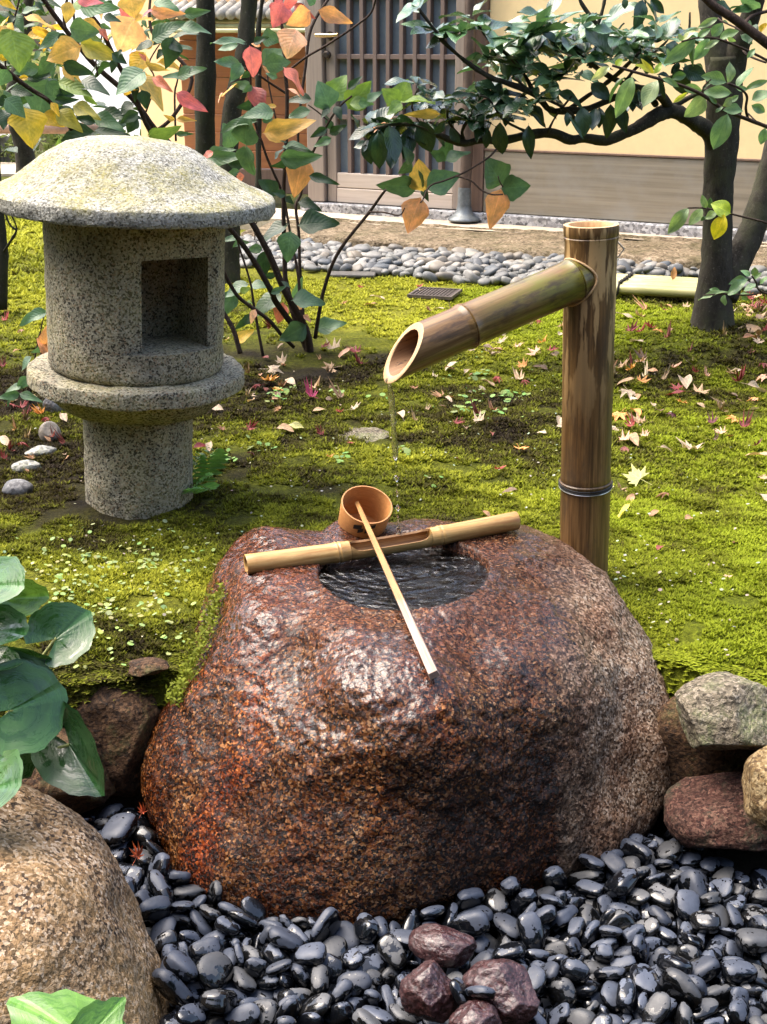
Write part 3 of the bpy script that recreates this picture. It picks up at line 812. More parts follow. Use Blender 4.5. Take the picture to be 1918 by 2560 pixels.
# recessed red brown board wall left of the door, with its small tiled eave
def clap_wall():
    a, b = V((-1.26, 8.25, 0)), V((-0.42, 8.05, 0))
    d = (b - a).normalized(); n = V((d.y, -d.x, 0)); L = (b - a).length
    w = thing('board_wall', 'red brown horizontal board wall left of the door', 'wall', a)
    rot = Matrix((d, -n, V((0, 0, 1)))).transposed()
    def part(name, mat, s0, s1, z0, z1, d0, d1, tilt=0.0, bev=0.003):
        mb = MB(); mb.box((0, 0, 0), (s1 - s0, d1 - d0, z1 - z0), Matrix.Rotation(tilt, 3, 'X'), bev)
        me = mesh_from(name, mb.v, mb.f, False); me.materials.append(mat)
        o = link(bpy.data.objects.new(name, me), w)
        c = d * ((s0 + s1) / 2) + n * ((d0 + d1) / 2); c.z = (z0 + z1) / 2
        o.matrix_local = Matrix.Translation(c) @ rot.to_4x4(); return o
    z = 0.22
    hb = 0.112
    k = 0
    while z < 0.98:
        part('wall_board', m_clap, 0, L, z, z + hb - 0.006, -0.02, 0.006, R(4)); z += hb - 0.004; k += 1
    part('sill_beam', m_post, 0, L, 0.07, 0.215, -0.05, 0.02)
    part('corner_post', m_post, L + 0.002, L + 0.09, 0.05, 1.05, -0.06, 0.03)
    part('plaster_panel', m_peach, 0, L, 1.02, 2.2, -0.05, -0.01)
    # eave: fascia bamboos and a row of tiles
    for j in range(3):
        part('eave_bamboo', m_fascia, -0.1, L + 0.05, 1.015 + 0.028 * j, 1.04 + 0.028 * j, 0.20 - 0.05 * j, 0.235 - 0.05 * j, 0, 0.008)
    for j in range(15):
        s = -0.08 + j * 0.062
        mb = MB(); mb.tube([V((0, 0.12, 0)), V((0, -0.16, 0.075))], [0.030, 0.030], 10)
        me = mesh_from('roof_tile', mb.v, mb.f, True); me.materials.append(m_tile)
        o = link(bpy.data.objects.new('roof_tile', me), w)
        c = d * s + n * 0.10; c.z = 1.115
        o.matrix_local = Matrix.Translation(c) @ (rot @ Matrix.Rotation(R(180), 3, 'Z')).to_4x4()
clap_wall()

# peach wall and white wall further left, hedge, rail and stones behind
def slab_thing(name, label, cat, p0, p1, z0, z1, th, mat, extra=None):
    d = (p1 - p0); d.z = 0; L = d.length; d.normalize(); n = V((d.y, -d.x, 0))
    rot = Matrix((d, -n, V((0, 0, 1)))).transposed()
    mb = MB(); mb.box((p0 + p1) / 2 + V((0, 0, (z0 + z1) / 2)), (L, th, z1 - z0), rot, 0.004)
    o = mb.build(name, mat, None, False); tag(o, label, cat); return o
pw0, pw1 = at(372, 300, 9.0), at(492, 300, 8.6)
slab_thing('plaster_wall', 'peach plastered wall end between shrub branches and dark trunk', 'wall', V((pw0.x, 9.0, 0)), V((pw1.x, 8.6, 0)), 0.0, 2.4, 0.14, m_peach)
pq = at(497, 300, 8.55)
mb = MB(); mb.box((pq.x, 8.53, 1.0), (0.09, 0.09, 2.4), None, 0.004)
tag(mb.build('wooden_post', m_post, None, False), 'dark wooden post at the peach wall corner', 'post')
ww0, ww1 = at(172, 250, 12.5), at(420, 250, 11.6)
slab_thing('white_wall', 'bright white plaster wall seen through the shrub', 'wall', V((ww0.x, 12.5, 0)), V((ww1.x, 11.6, 0)), -0.1, 3.2, 0.15, m_white)
g0, g1 = at(-60, 330, 10.8), at(160, 330, 10.6)
def rail_fence():
    t = thing('rail_fence', 'low wooden rail on posts in the far left garden', 'fence', V((g0.x, 10.8, 0)))
    z = at(60, 322, 10.7).z
    MB().tube([V((g0.x - 0.6, 10.85, z)), V((g1.x + 0.3, 10.6, z + 0.01))], 0.045, 10).build('rail', m_rail, t)
    for f in (0.05, 0.9):
        p = V((g0.x - 0.6 + (g1.x - g0.x + 0.9) * f, 10.85 - 0.25 * f, 0))
        MB().tube([p, p + V((0, 0, z + 0.03))], 0.04, 8).build('fence_post', m_rail, t)
rail_fence()
s0, s1 = at(-40, 380, 11.4), at(42, 380, 11.3)
slab_thing('retaining_wall', 'low grey stone wall behind the far rail', 'wall', V((s0.x - 1.2, 11.4, 0)), V((s1.x, 11.3, 0)), -0.1, at(20, 335, 11.4).z, 0.3, m_brownwall)
q0, q1 = at(-80, 420, 10.2), at(210, 420, 10.2)
mb = MB(); mb.box(((q0.x + q1.x) / 2, 10.4, 0.012), (q1.x - q0.x, 1.0, 0.02), None)
tag(mb.build('path', m_conc, None, False), kind='structure')

def leaf_cloud(name, label, cat, blobs, n, size, c1, c2, kind=None, mat=None):
    """a mass of small leaf faces spread through a few overlapping volumes"""
    vs, cs = [], []
    w = np.array([b[3] * b[4] * b[5] for b in blobs]); w = w / w.sum()
    idx = rng.choice(len(blobs), n, p=w)
    B = np.array(blobs)[idx]
    u = rng.normal(0, 1, (n, 3)); u /= np.linalg.norm(u, axis=1)[:, None]
    r = rng.uniform(0.55, 1.0, n) ** 0.5
    P = B[:, :3] + u * B[:, 3:6] * r[:, None]
    keep = fbm(P, 0.9, 2, 81) > -0.28
    P = P[keep]; n = len(P)
    a = rng.normal(0, 1, (n, 3)); a[:, 2] *= 0.6; a /= np.linalg.norm(a, axis=1)[:, None]
    b = np.cross(a, rng.normal(0, 1, (n, 3))); b /= np.linalg.norm(b, axis=1)[:, None]
    s = size * rng.uniform(0.6, 1.3, n)[:, None]
    Q = np.stack([P - a * s, P + b * s * 0.5, P + a * s, P - b * s * 0.5], 1)
    t = np.clip(0.5 + 0.5 * fbm(P, 0.6, 2, 90) + rng.normal(0, 0.25, n), 0, 1)[:, None]
    col = np.array(c1) * (1 - t) + np.array(c2) * t
    o = link(bpy.data.objects.new(name, np_mesh(name, Q.reshape(-1, 3), np.arange(n * 4).reshape(-1, 4), mat or m_hedge, np.repeat(col, 4, 0))))
    return tag(o, label, cat, kind=kind)
leaf_cloud('hedge', 'bright green hedge mass beyond the white wall', 'hedge',
           [(-5.6 + 0.75 * k, 14.5 + 0.3 * (k % 3), 0.9 + 0.25 * (k % 2), 0.9, 0.8, 1.3) for k in range(8)], 9000, 0.06, (0.03, 0.06, 0.015), (0.16, 0.24, 0.05), kind='stuff')
leaf_cloud('low_shrubs', 'low pale green border plants beside the far path', 'shrubs',
           [(q0.x + 0.35 * k, 11.0, 0.12, 0.3, 0.22, 0.16) for k in range(9)], 2600, 0.035, (0.06, 0.09, 0.02), (0.24, 0.28, 0.08), kind='stuff')

# tall evergreens added out of view to cut low sky and darken front faces
gt = []
for k in range(16): gt.append((-13 + 1.75 * k, -7.5 - 0.8 * (k % 3), 4.2 + 0.5 * (k % 2), 1.6, 1.4, 4.6 + 0.5 * (k % 3)))
for k in range(7): gt.append((-8.5 - 0.6 * (k % 2), -6 + 1.7 * k, 3.4, 1.4, 1.5, 3.6 + 0.4 * (k % 2)))
leaf_cloud('added_trees', 'unseen evergreens added behind the viewpoint to block low sky', 'trees', gt, 42000, 0.24, (0.02, 0.035, 0.012), (0.06, 0.085, 0.025), kind='stuff')
# ------------------------------------------------------------ stone lantern
L0 = at(348, 1245, 2.63); L0.z = 0.0
LT = at(335, 342, 2.63)
LM = Matrix.Translation(L0) @ V((0, 0, 1)).rotation_difference(LT - L0).to_matrix().to_4x4()
def rough_mesh(o, amp, sc_, s, amp2=0.0, sc2=0.02):
    me = o.data; n = len(me.vertices)
    A = np.zeros(n * 3); me.vertices.foreach_get('co', A); A = A.reshape(-1, 3)
    N = np.zeros(n * 3); me.vertices.foreach_get('normal', N); N = N.reshape(-1, 3)
    d = amp * fbm(A, sc_, 4, s) + (amp2 * fbm(A, sc2, 2, s + 7) if amp2 else 0)
    A = A + N * d[:, None]
    me.vertices.foreach_set('co', A.ravel()); me.update()
def dense(prof, step):
    out = [prof[0]]
    for a, b in zip(prof, prof[1:]):
        n = max(1, int(math.hypot(b[0] - a[0], b[1] - a[1]) / step))
        for k in range(1, n + 1): out.append((a[0] + (b[0] - a[0]) * k / n, a[1] + (b[1] - a[1]) * k / n))
    return out
def lantern_local(name, prof, mat, root, seg=96, step=0.012, shift=None, amp=0.0048, cut=None):
    mb = MB(); mb.lathe(dense(prof, step), seg)
    if shift:
        for v in mb.v: v.x += shift(math.hypot(v.x, v.y), v.z)
    me = mesh_from(name, mb.v, mb.f); me.materials.append(mat)
    o = link(bpy.data.objects.new(name, me), root)
    if cut: cut(o)
    rough_mesh(o, amp, 0.07, 17, 0.0026, 0.020)
    o.data.set_sharp_from_angle(angle=R(42))
    return o
def smooth_prof(keys, n=40):
    ks = np.array(keys); t = np.linspace(0, 1, len(ks)); tt = np.linspace(0, 1, n)
    # Catmull-Rom through the keys
    def cr(v):
        out = []
        for q in tt:
            x = q * (len(v) - 1); i = min(int(x), len(v) - 2); f = x - i
            p0, p1, p2, p3 = v[max(i - 1, 0)], v[i], v[i + 1], v[min(i + 2, len(v) - 1)]
            out.append(0.5 * (2 * p1 + (p2 - p0) * f + (2 * p0 - 5 * p1 + 4 * p2 - p3) * f * f + (3 * p1 - p0 - 3 * p2 + p3) * f ** 3))
        return out
    return list(zip(cr(ks[:, 0]), cr(ks[:, 1])))
def build_lantern():
    root = thing('stone_lantern', 'speckled grey granite lantern with mossy mushroom roof and square window', 'stone lantern', L0)
    rq = V((0, 0, 1)).rotation_difference(LT - L0)
    root.rotation_mode = 'QUATERNION'; root.rotation_quaternion = rq
    roof = smooth_prof([(0.002, 0.776), (0.045, 0.775), (0.09, 0.769), (0.132, 0.756), (0.168, 0.736), (0.20, 0.712), (0.228, 0.694), (0.256, 0.680), (0.274, 0.673), (0.283, 0.668)], 34)
    roof += [(0.2865, 0.6655), (0.2885, 0.663), (0.2885, 0.639), (0.286, 0.6355), (0.20, 0.630), (0.19, 0.622), (0.01, 0.622)]
    lantern_local('roof', roof[::-1], m_lroof, root, 128, 0.010, lambda r, z: -0.017 * max(0, min(1, (z - 0.66) / 0.05)) * (1 - (r / 0.29) ** 3))
    fb = [(0.01, 0.302), (0.172, 0.302), (0.179, 0.306), (0.183, 0.315), (0.185, 0.45), (0.184, 0.60), (0.183, 0.626), (0.01, 0.626)]
    def cut(o):
        az = R(-90 + 37)
        d = V((math.cos(az), math.sin(az), 0)); q = V((-d.y, d.x, 0))
        for (c, size) in ((d * 0.25 + V((0, 0, 0.487)), (0.2, 0.30, 0.236)), (d * 0.13 + q * 0.012 + V((0, 0, 0.462)), (0.22, 0.150, 0.186)),
                          (d * -0.13 + V((0, 0, 0.462)), (0.14, 0.15, 0.14))):
            rot = Matrix((d, q, V((0, 0, 1)))).transposed()
            cm = MB(); cm.box((0, 0, 0), size, None, 0)
            me = mesh_from('cutter', [rot @ v + c for v in cm.v], cm.f, False)
            co = bpy.data.objects.new('cutter', me); COL.objects.link(co)
            co.matrix_world = Matrix()
            md = o.modifiers.new('b', 'BOOLEAN'); md.operation = 'DIFFERENCE'; md.object = co; md.solver = 'EXACT'
            par = o.parent; o.parent = None
            bpy.context.view_layer.update()
            dg = bpy.context.evaluated_depsgraph_get()
            nm = bpy.data.meshes.new_from_object(o.evaluated_get(dg))
            o.modifiers.clear(); o.data = nm
            o.parent = par
            bpy.data.objects.remove(co)
        bm = bmesh.new(); bm.from_mesh(o.data)
        bmesh.ops.triangulate(bm, faces=[f for f in bm.faces if len(f.verts) > 4])
        bm.to_mesh(o.data); bm.free()
    lantern_local('fire_box', fb, m_lantern, root, 120, 0.010, cut=cut, amp=0.003)
    pf = [(0.01, 0.206), (0.122, 0.206), (0.140, 0.210), (0.168, 0.226), (0.192, 0.246), (0.203, 0.264), (0.216, 0.267), (0.2285, 0.269), (0.2295, 0.272), (0.229, 0.299), (0.2265, 0.3022), (0.20, 0.3028), (0.01, 0.3025)]
    lantern_local('platform', pf, m_lantern, root, 120, 0.008)
    lg = [(0.01, -0.10), (0.114, -0.10), (0.1165, 0.0), (0.118, 0.05), (0.117, 0.206), (0.01, 0.206)]
    lantern_local('leg', lg, m_lantern, root, 96, 0.012)
build_lantern()
moss_tufts()

# ------------------------------------------------------------ the basin rock
BAS = V((0.034, 1.945, 0)); BAS_R, WATER_Z = 0.143, 0.107
ROCK_C = V((0.03, 1.83, -0.07))
def pts_rock():
    P = []
    def a(px, py, Y):
        b = 0.042 * math.exp(-((py - 1790) / 190) ** 2) * math.exp(-((px - 985) / 330) ** 4) if px > 480 and px < 1500 else 0
        P.append(at(px, py, Y - b))
    # outline seen from the garden path
    for q in ((678, 1316, 2.12), (620, 1358, 2.05), (588, 1405, 2.0), (572, 1470, 1.955), (545, 1558, 1.90), (505, 1640, 1.86), (440, 1731, 1.82), (402, 1790, 1.79), (374, 1865, 1.755), (366, 1935, 1.72),
              (400, 2007, 1.67), (440, 2111, 1.62), (463, 2190, 1.58), (521, 2250, 1.535), (637, 2290, 1.505), (753, 2300, 1.49), (840, 2310, 1.482), (958, 2290, 1.483),
              (1074, 2260, 1.50), (1236, 2240, 1.54), (1335, 2205, 1.575), (1468, 2160, 1.63), (1566, 2096, 1.68), (1620, 2030, 1.73), (1655, 1955, 1.77), (1664, 1860, 1.80), (1655, 1743, 1.85),
              (1637, 1657, 1.90), (1607, 1581, 1.95), (1566, 1512, 2.0), (1508, 1430, 2.05), (1450, 1384, 2.09), (1392, 1350, 2.11), (1294, 1316, 2.13), (1130, 1308, 2.15), (980, 1308, 2.15), (830, 1314, 2.14), (740, 1322, 2.13)): a(*q)
    # the face: upper shoulder, groove left of centre, pink slope, steep dark front, right flank
    for q in ((620, 1480, 1.885), (590, 1600, 1.80), (650, 1560, 1.80), (560, 1730, 1.735), (500, 1850, 1.70), (470, 2000, 1.64), (620, 1850, 1.665), (600, 2050, 1.585),
              (700, 1560, 1.80), (760, 1680, 1.745), (735, 1620, 1.775), (690, 1700, 1.735), (800, 1560, 1.775), (860, 1640, 1.70), (880, 1720, 1.655), (820, 1800, 1.652),
              (959, 1600, 1.725), (980, 1690, 1.655), (960, 1765, 1.625), (760, 1900, 1.61), (760, 2100, 1.535), (959, 1880, 1.585), (959, 2020, 1.55), (959, 2160, 1.505),
              (1090, 1590, 1.74), (1090, 1680, 1.67), (1130, 1760, 1.635), (1150, 1900, 1.59), (1160, 2080, 1.545), (1190, 1600, 1.765), (1200, 1680, 1.715), (1260, 1560, 1.80), (1300, 1650, 1.72), (1340, 1760, 1.675),
              (1330, 1900, 1.635), (1330, 2060, 1.59), (1400, 1500, 1.88), (1450, 1600, 1.80), (1490, 1720, 1.74), (1500, 1880, 1.70), (1480, 2040, 1.65), (1560, 1620, 1.87), (1590, 1780, 1.80), (1570, 1950, 1.735)): a(*q)
    for k in range(12):                     # flat seat round the basin
        t = 2 * math.pi * k / 12
        q = 0.165
        P.append(V((BAS.x + q * math.cos(t), BAS.y + q * math.sin(t), 0.118 + 0.012 * math.sin(t))))
    P.append(V((BAS.x, BAS.y, 0.122)))
    for (x, y, z) in ((-0.2, 2.0, 0.128), (-0.2, 1.93, 0.118), (-0.22, 2.1, 0.137), (0.27, 2.06, 0.118), (0.25, 1.93, 0.102), (0.1, 2.14, 0.130), (-0.08, 2.13, 0.134), (-0.13, 1.86, 0.107)): P.append(V((x, y, z)))
    for (x, y, z) in ((0.0, 2.26, 0.05), (-0.25, 2.22, 0.04), (0.28, 2.24, 0.03), (0.0, 2.29, -0.1), (-0.3, 2.15, -0.12), (0.36, 2.18, -0.12), (0.03, 2.25, -0.3), (-0.3, 2.0, -0.3), (0.38, 2.05, -0.3),
                      (-0.3, 1.72, -0.33), (0.4, 1.78, -0.33), (0.03, 1.6, -0.36), (0.03, 1.9, -0.42), (-0.2, 1.6, -0.36), (0.25, 1.66, -0.36)): P.append(V((x, y, z)))
    return P
def rbf_radius(P, C, D, c=0.10, lam=1e-3):
    A = np.array([tuple(p - C) for p in P]); r = np.linalg.norm(A, axis=1); U = A / r[:, None]
    def phi(X, Y): return np.sqrt(((X[:, None, :] - Y[None]) ** 2).sum(2) + c * c)
    K = phi(U, U) + lam * np.eye(len(U))
    K1 = np.block([[K, np.ones((len(U), 1))], [np.ones((1, len(U))), np.zeros((1, 1))]])
    w = np.linalg.solve(K1, np.r_[r, 0])
    out = np.zeros(len(D))
    for i in range(0, len(D), 20000):
        out[i:i + 20000] = phi(D[i:i + 20000], U) @ w[:-1] + w[-1]
    return out
def ico(sub):
    bm = bmesh.new(); bmesh.ops.create_icosphere(bm, subdivisions=sub, radius=1)
    A = np.array([tuple(v.co) for v in bm.verts]); f = np.array([[v.index for v in q.verts] for q in bm.faces]); bm.free()
    return A, f
def build_rock():
    D, f = ico(8)
    r = rbf_radius(pts_rock(), ROCK_C, D)
    P = D * r[:, None]                       # local to ROCK_C
    W = P + np.array(ROCK_C)
    rr = np.hypot(W[:, 0] - BAS.x, W[:, 1] - BAS.y)
    calm = np.where(W[:, 2] > 0.05, sstep(0.14, 0.26, rr), 1.0) * 0.85 + 0.15
    dn = 0.0065 * fbm(P, 0.15, 4, 100) * calm + 0.0062 * fbm(P, 0.035, 3, 120) * calm + 0.0030 * fbm(P, 0.011, 2, 130)
    ridg = -np.abs(fbm(P + 0.05 * fbm(P, 0.2, 2, 150)[:, None], 0.10, 3, 140)) * 0.010 * calm
    W = W + D * (dn + ridg)[:, None]
    # hollow of the basin
    th = np.arctan2(W[:, 1] - BAS.y, W[:, 0] - BAS.x)
    Rb = BAS_R * (1 + 0.02 * np.sin(2 * th + 0.6) + 0.012 * np.sin(5 * th))
    rr = np.hypot(W[:, 0] - BAS.x, W[:, 1] - BAS.y)
    top = W[:, 2] > 0.02
    q = np.clip(1 - rr / Rb, 0, 1)
    depth = 0.085 * np.clip(q / 0.35, 0, 1) ** 0.6
    inside = top & (rr < Rb)
    W[:, 2] = np.where(inside, np.minimum(W[:, 2], 0.120 - depth - 0.004 * (q > 0)), W[:, 2])
    lipz = top & (rr >= Rb) & (rr < Rb + 0.012)
    W[:, 2] = np.where(lipz, np.maximum(W[:, 2], WATER_Z + 0.0012), W[:, 2])
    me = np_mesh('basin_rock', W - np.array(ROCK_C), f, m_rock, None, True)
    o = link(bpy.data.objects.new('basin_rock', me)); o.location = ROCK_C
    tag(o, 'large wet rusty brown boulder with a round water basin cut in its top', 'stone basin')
    mb = MB()
    n, m = 64, 14
    vs = [V((BAS.x, BAS.y, WATER_Z))]
    for j in range(1, m + 1):
        for k in range(n):
            t = 2 * math.pi * k / n
            q = (BAS_R + 0.004) * j / m
            vs.append(V((BAS.x + q * math.cos(t), BAS.y + q * math.sin(t), WATER_Z)))
    fs = [(0, 1 + k, 1 + (k + 1) % n) for k in range(n)]
    for j in range(m - 1):
        fs += [(1 + j * n + k, 1 + (j + 1) * n + k, 1 + (j + 1) * n + (k + 1) % n, 1 + j * n + (k + 1) % n) for k in range(n)]
    root = V((BAS.x, BAS.y, WATER_Z))
    mb.add([v - root for v in vs], fs)
    w = mb.build('water', m_water); w.location = root
    tag(w, kind='structure')
build_rock()
bpy.context.view_layer.update()
ROCK = bpy.data.objects['basin_rock']
def rock_z(x, y, default=0.1):
    ok, loc, n, i = ROCK.ray_cast(V((x, y, 1.0)) - ROCK_C, V((0, 0, -1)))
    return (loc + ROCK_C).z if ok else default

# ------------------------------------------------------------ bamboo post and spout
def culm_frame(a, b):                     # object whose local x runs from a to b
    d = (b - a).normalized(); y = V((0, 0, 1)).cross(d)
    y = y.normalized() if y.length > 1e-4 else V((0, 1, 0))
    z = d.cross(y)
    return Matrix.Translation(a) @ Matrix((d, y, z)).transposed().to_4x4()
def lathe_x(prof, seg=40):
    mb = MB(); mb.lathe(prof, seg, Matrix.Rotation(R(90), 4, 'Y'), cap=False); return mb
def place(mb, name, mat, parent, M, auto=45):
    me = mesh_from(name, mb.v, mb.f); me.materials.append(mat)
    if auto: me.set_sharp_from_angle(angle=R(auto))
    o = link(bpy.data.objects.new(name, me), parent)
    off = V((0, 0, 0)); p = parent
    while p is not None: off += p.location; p = p.parent
    o.matrix_local = Matrix.Translation(-off) @ M
    return o
def fountain():
    B, T = at(1465, 1445, 2.17), at(1478, 561, 2.17)
    B = V((B.x, B.y, -0.12)) + (B - T).normalized() * 0
    d = (T - B).normalized(); L = (T - B).length
    root = thing('bamboo_fountain', 'upright old bamboo post carrying a slanting bamboo water spout', 'bamboo spout', B)
    M = culm_frame(B, T); r = 0.0452
    nodez = L - (0.665 - 0.155)
    ring = L * 0 + ((at(1465, 1205, 2.17) - B).length)
    prof = [(r, 0)]
    def nd(x): return [(r, x - 0.012), (r * 1.03, x - 0.006), (r * 1.045, x - 0.002), (r * 1.0, x), (r * 1.03, x + 0.003), (r, x + 0.012)]
    for x in (ring + 0.004,): prof += nd(x)
    # sheath scar ring close under the cut top
    prof += [(r, L - 0.030), (r * 1.03, L - 0.024), (r * 1.04, L - 0.021), (r * 1.012, L - 0.0195), (r * 1.045, L - 0.017), (r * 1.05, L - 0.004), (r * 1.04, L)]
    o = place(lathe_x(dense(prof, 0.03), 48), 'post', m_culm, root, M)
    rough_mesh(o, 0.0012, 0.05, 5, 0.0004, 0.01)
    inner = [(r * 1.04, L), (r * 0.86, L + 0.0003), (r * 0.83, L - 0.002), (r * 0.80, L - 0.011), (r * 0.55, L - 0.013), (0.0005, L - 0.0125)]
    place(lathe_x(inner, 48), 'cut_top', m_cutrim, root, M)
    for dx, rr_, mt in ((0.0, 0.0014, m_wire), (-0.0035, 0.0013, m_wire), (-0.0065, 0.0011, m_wirew)):
        mb = MB(); n = 40
        pts = [V((ring + dx - 0.004 * math.cos(t), (r * 1.045 + 0.001) * math.cos(t), (r * 1.045 + 0.001) * math.sin(t))) for t in [2 * math.pi * k / n for k in range(n + 1)]]
        mb.tube(pts, rr_, 6); place(mb, 'wire', mt, root, M)
    # the spout: angled cut mouth low on the left
    A = at(1462, 690, 2.16); E = at(955, 905, 1.97)
    A2 = A + (A - E).normalized() * 0.0
    q = (E - A).normalized(); Ls = (E - A).length
    MS = culm_frame(E, A)                # local x from mouth up to the post
    rs = 0.0365; node1 = Ls * 0.395 ; ring2 = Ls - 0.062
    n = 40; segs = []
    def outer(x):
        v = rs * (1.02 - 0.02 * x / Ls)
        for c in (node1, ring2 + 0.034):
            dd = abs(x - c)
            if dd < 0.010: v *= 1 + 0.085 * (1 - dd / 0.010) * (1 if dd > 0.0018 else 0.1)
        return v
    # mouth plane tilts: top edge set back
    slope = 1.12
    def shear(y, z, rad): return (z + rad) * slope      # z up in local frame
    xs = [0, 0.006, 0.02, 0.05] + list(np.arange(0.09, Ls, 0.03)) + [node1 + e for e in (-0.012, -0.006, -0.002, 0, 0.002, 0.006, 0.012)] + [ring2 + 0.034 + e for e in (-0.012, -0.006, -0.002, 0, 0.002, 0.006, 0.012)] + [Ls + 0.02]
    xs = sorted(set(round(x, 5) for x in xs))
    vs, fs = [], []
    for x in xs:
        for k in range(n):
            t = 2 * math.pi * k / n; R_ = outer(x)
            y, z = R_ * math.cos(t), R_ * math.sin(t)
            f = max(0.0, 1 - x / 0.11)
            base = 0
            x0 = shear(y, z, rs)
            vs.append(V((max(x, 0) + x0 * f, y, z)))
    m = len(xs)
    for i in range(m - 1):
        for k in range(n):
            k2 = (k + 1) % n
            fs.append((i * n + k, i * n + k2, (i + 1) * n + k2, (i + 1) * n + k))
    mb = MB(); mb.add(vs, fs)
    sp_ = place(mb, 'spout', m_spout, root, MS)
    # rim and flesh inside
    vs, fs = [], []
    rows = [(1.02, 0.0), (0.985, -0.0012), (0.80, -0.0012), (0.77, 0.002)]
    ri = rs * 0.765
    for (kf, dx) in rows:
        for k in range(n):
            t = 2 * math.pi * k / n
            y, z = rs * kf * math.cos(t), rs * kf * math.sin(t)
            vs.append(V((shear(y, z, rs) + dx, y, z)))
    fs = [(i * n + k, (i + 1) * n + k, (i + 1) * n + (k + 1) % n, i * n + (k + 1) % n) for i in range(3) for k in range(n)]
    mb = MB(); mb.add(vs, fs); place(mb, 'mouth_rim', m_cutrim, root, MS, 60)
    vs, fs = [], []
    for j, x in enumerate((0.0, 0.03, 0.06, 0.10, 0.15)):
        for k in range(n):
            t = 2 * math.pi * k / n
            y, z = ri * math.cos(t), ri * math.sin(t)
            f = max(0.0, 1 - x / 0.15)
            vs.append(V((x + shear(y, z, rs) * f + 0.001, y, z)))
    fs = [(i * n + k, (i + 1) * n + k, (i + 1) * n + (k + 1) % n, i * n + (k + 1) % n) for i in range(4) for k in range(n)]
    fs.append(tuple(4 * n + k for k in range(n)))
    mb = MB(); mb.add(vs, fs); place(mb, 'spout_inside', m_inside, root, MS, 60)
    # pale socket edge where the spout enters the post
    mb = MB(); pts = [V((Ls - 0.040, (rs + 0.0022) * math.cos(t), (rs + 0.0022) * math.sin(t))) for t in [2 * math.pi * k / 36 for k in range(37)]]
    pts2 = []
    for p in pts:                       # follow the post's round side
        w = MS @ p
        a = w - B; h = a.dot(d); rad = a - d * h
        ax = (MS.to_3x3() @ V((1, 0, 0)))
        # slide along the spout until on the post surface
        lo, hi = -0.08, 0.08
        for _ in range(30):
            mid = (lo + hi) / 2; ww = w + ax * mid; aa = ww - B; rd = (aa - d * aa.dot(d)).length
            if rd > r * 1.01: lo = mid
            else: hi = mid
        pts2.append(w + ax * lo)
    mb.tube(pts2, 0.0022, 6, caps=False)
    mb.build('socket_edge', m_cutrim, root)
    # little loop of cream tube behind the post
    c = at(1540, 628, 2.2)
    mb = MB(); mb.tube([c + V((-0.03, 0.0, 0.012)), c + V((0.0, 0.0, 0.018)), c + V((0.014, 0, 0.004)), c + V((0.004, 0, -0.010)), c + V((-0.03, 0.0, -0.018))], 0.002, 6)
    mb.build('tube_loop', m_white_tube, root)
    return E, MS
SPOUT_E, SPOUT_M = fountain()
tip = SPOUT_M @ V((0.003, 0, -0.0335))

def trickle():
    land = V((0.028, 2.055, WATER_Z + 0.001))
    pts, rad = [], []
    rr = random.Random(3)
    n = 46
    mb = MB()
    for k in range(n + 1):
        f = k / n
        p = V((tip.x + (land.x - tip.x) * (f ** 0.6), tip.y + (land.y - tip.y) * (f ** 0.6), tip.z + (land.z - tip.z) * f))
        p += V((rr.uniform(-1, 1), rr.uniform(-1, 1), 0)) * 0.0012 * (0.3 + f)
        pts.append(p); rad.append(max(0.0007, (0.0052 - 0.0020 * f) * rr.uniform(0.55, 1.35)))
    mb.tube(pts[:22], rad[:22], 8)
    i = 22
    while i < n - 2:                      # breaks into strings of drops
        L = rr.choice((2, 3, 3, 4))
        mb.tube(pts[i:i + L], [0.0005] + [r for r in rad[i + 1:i + L - 1]] + [0.0005], 8); i += L + rr.choice((0, 1, 1))
    o = mb.build('water_trickle', m_drip)
    tag(o, 'thin trickle of water falling from the bamboo spout into the basin', 'trickle', kind='thing')
trickle()

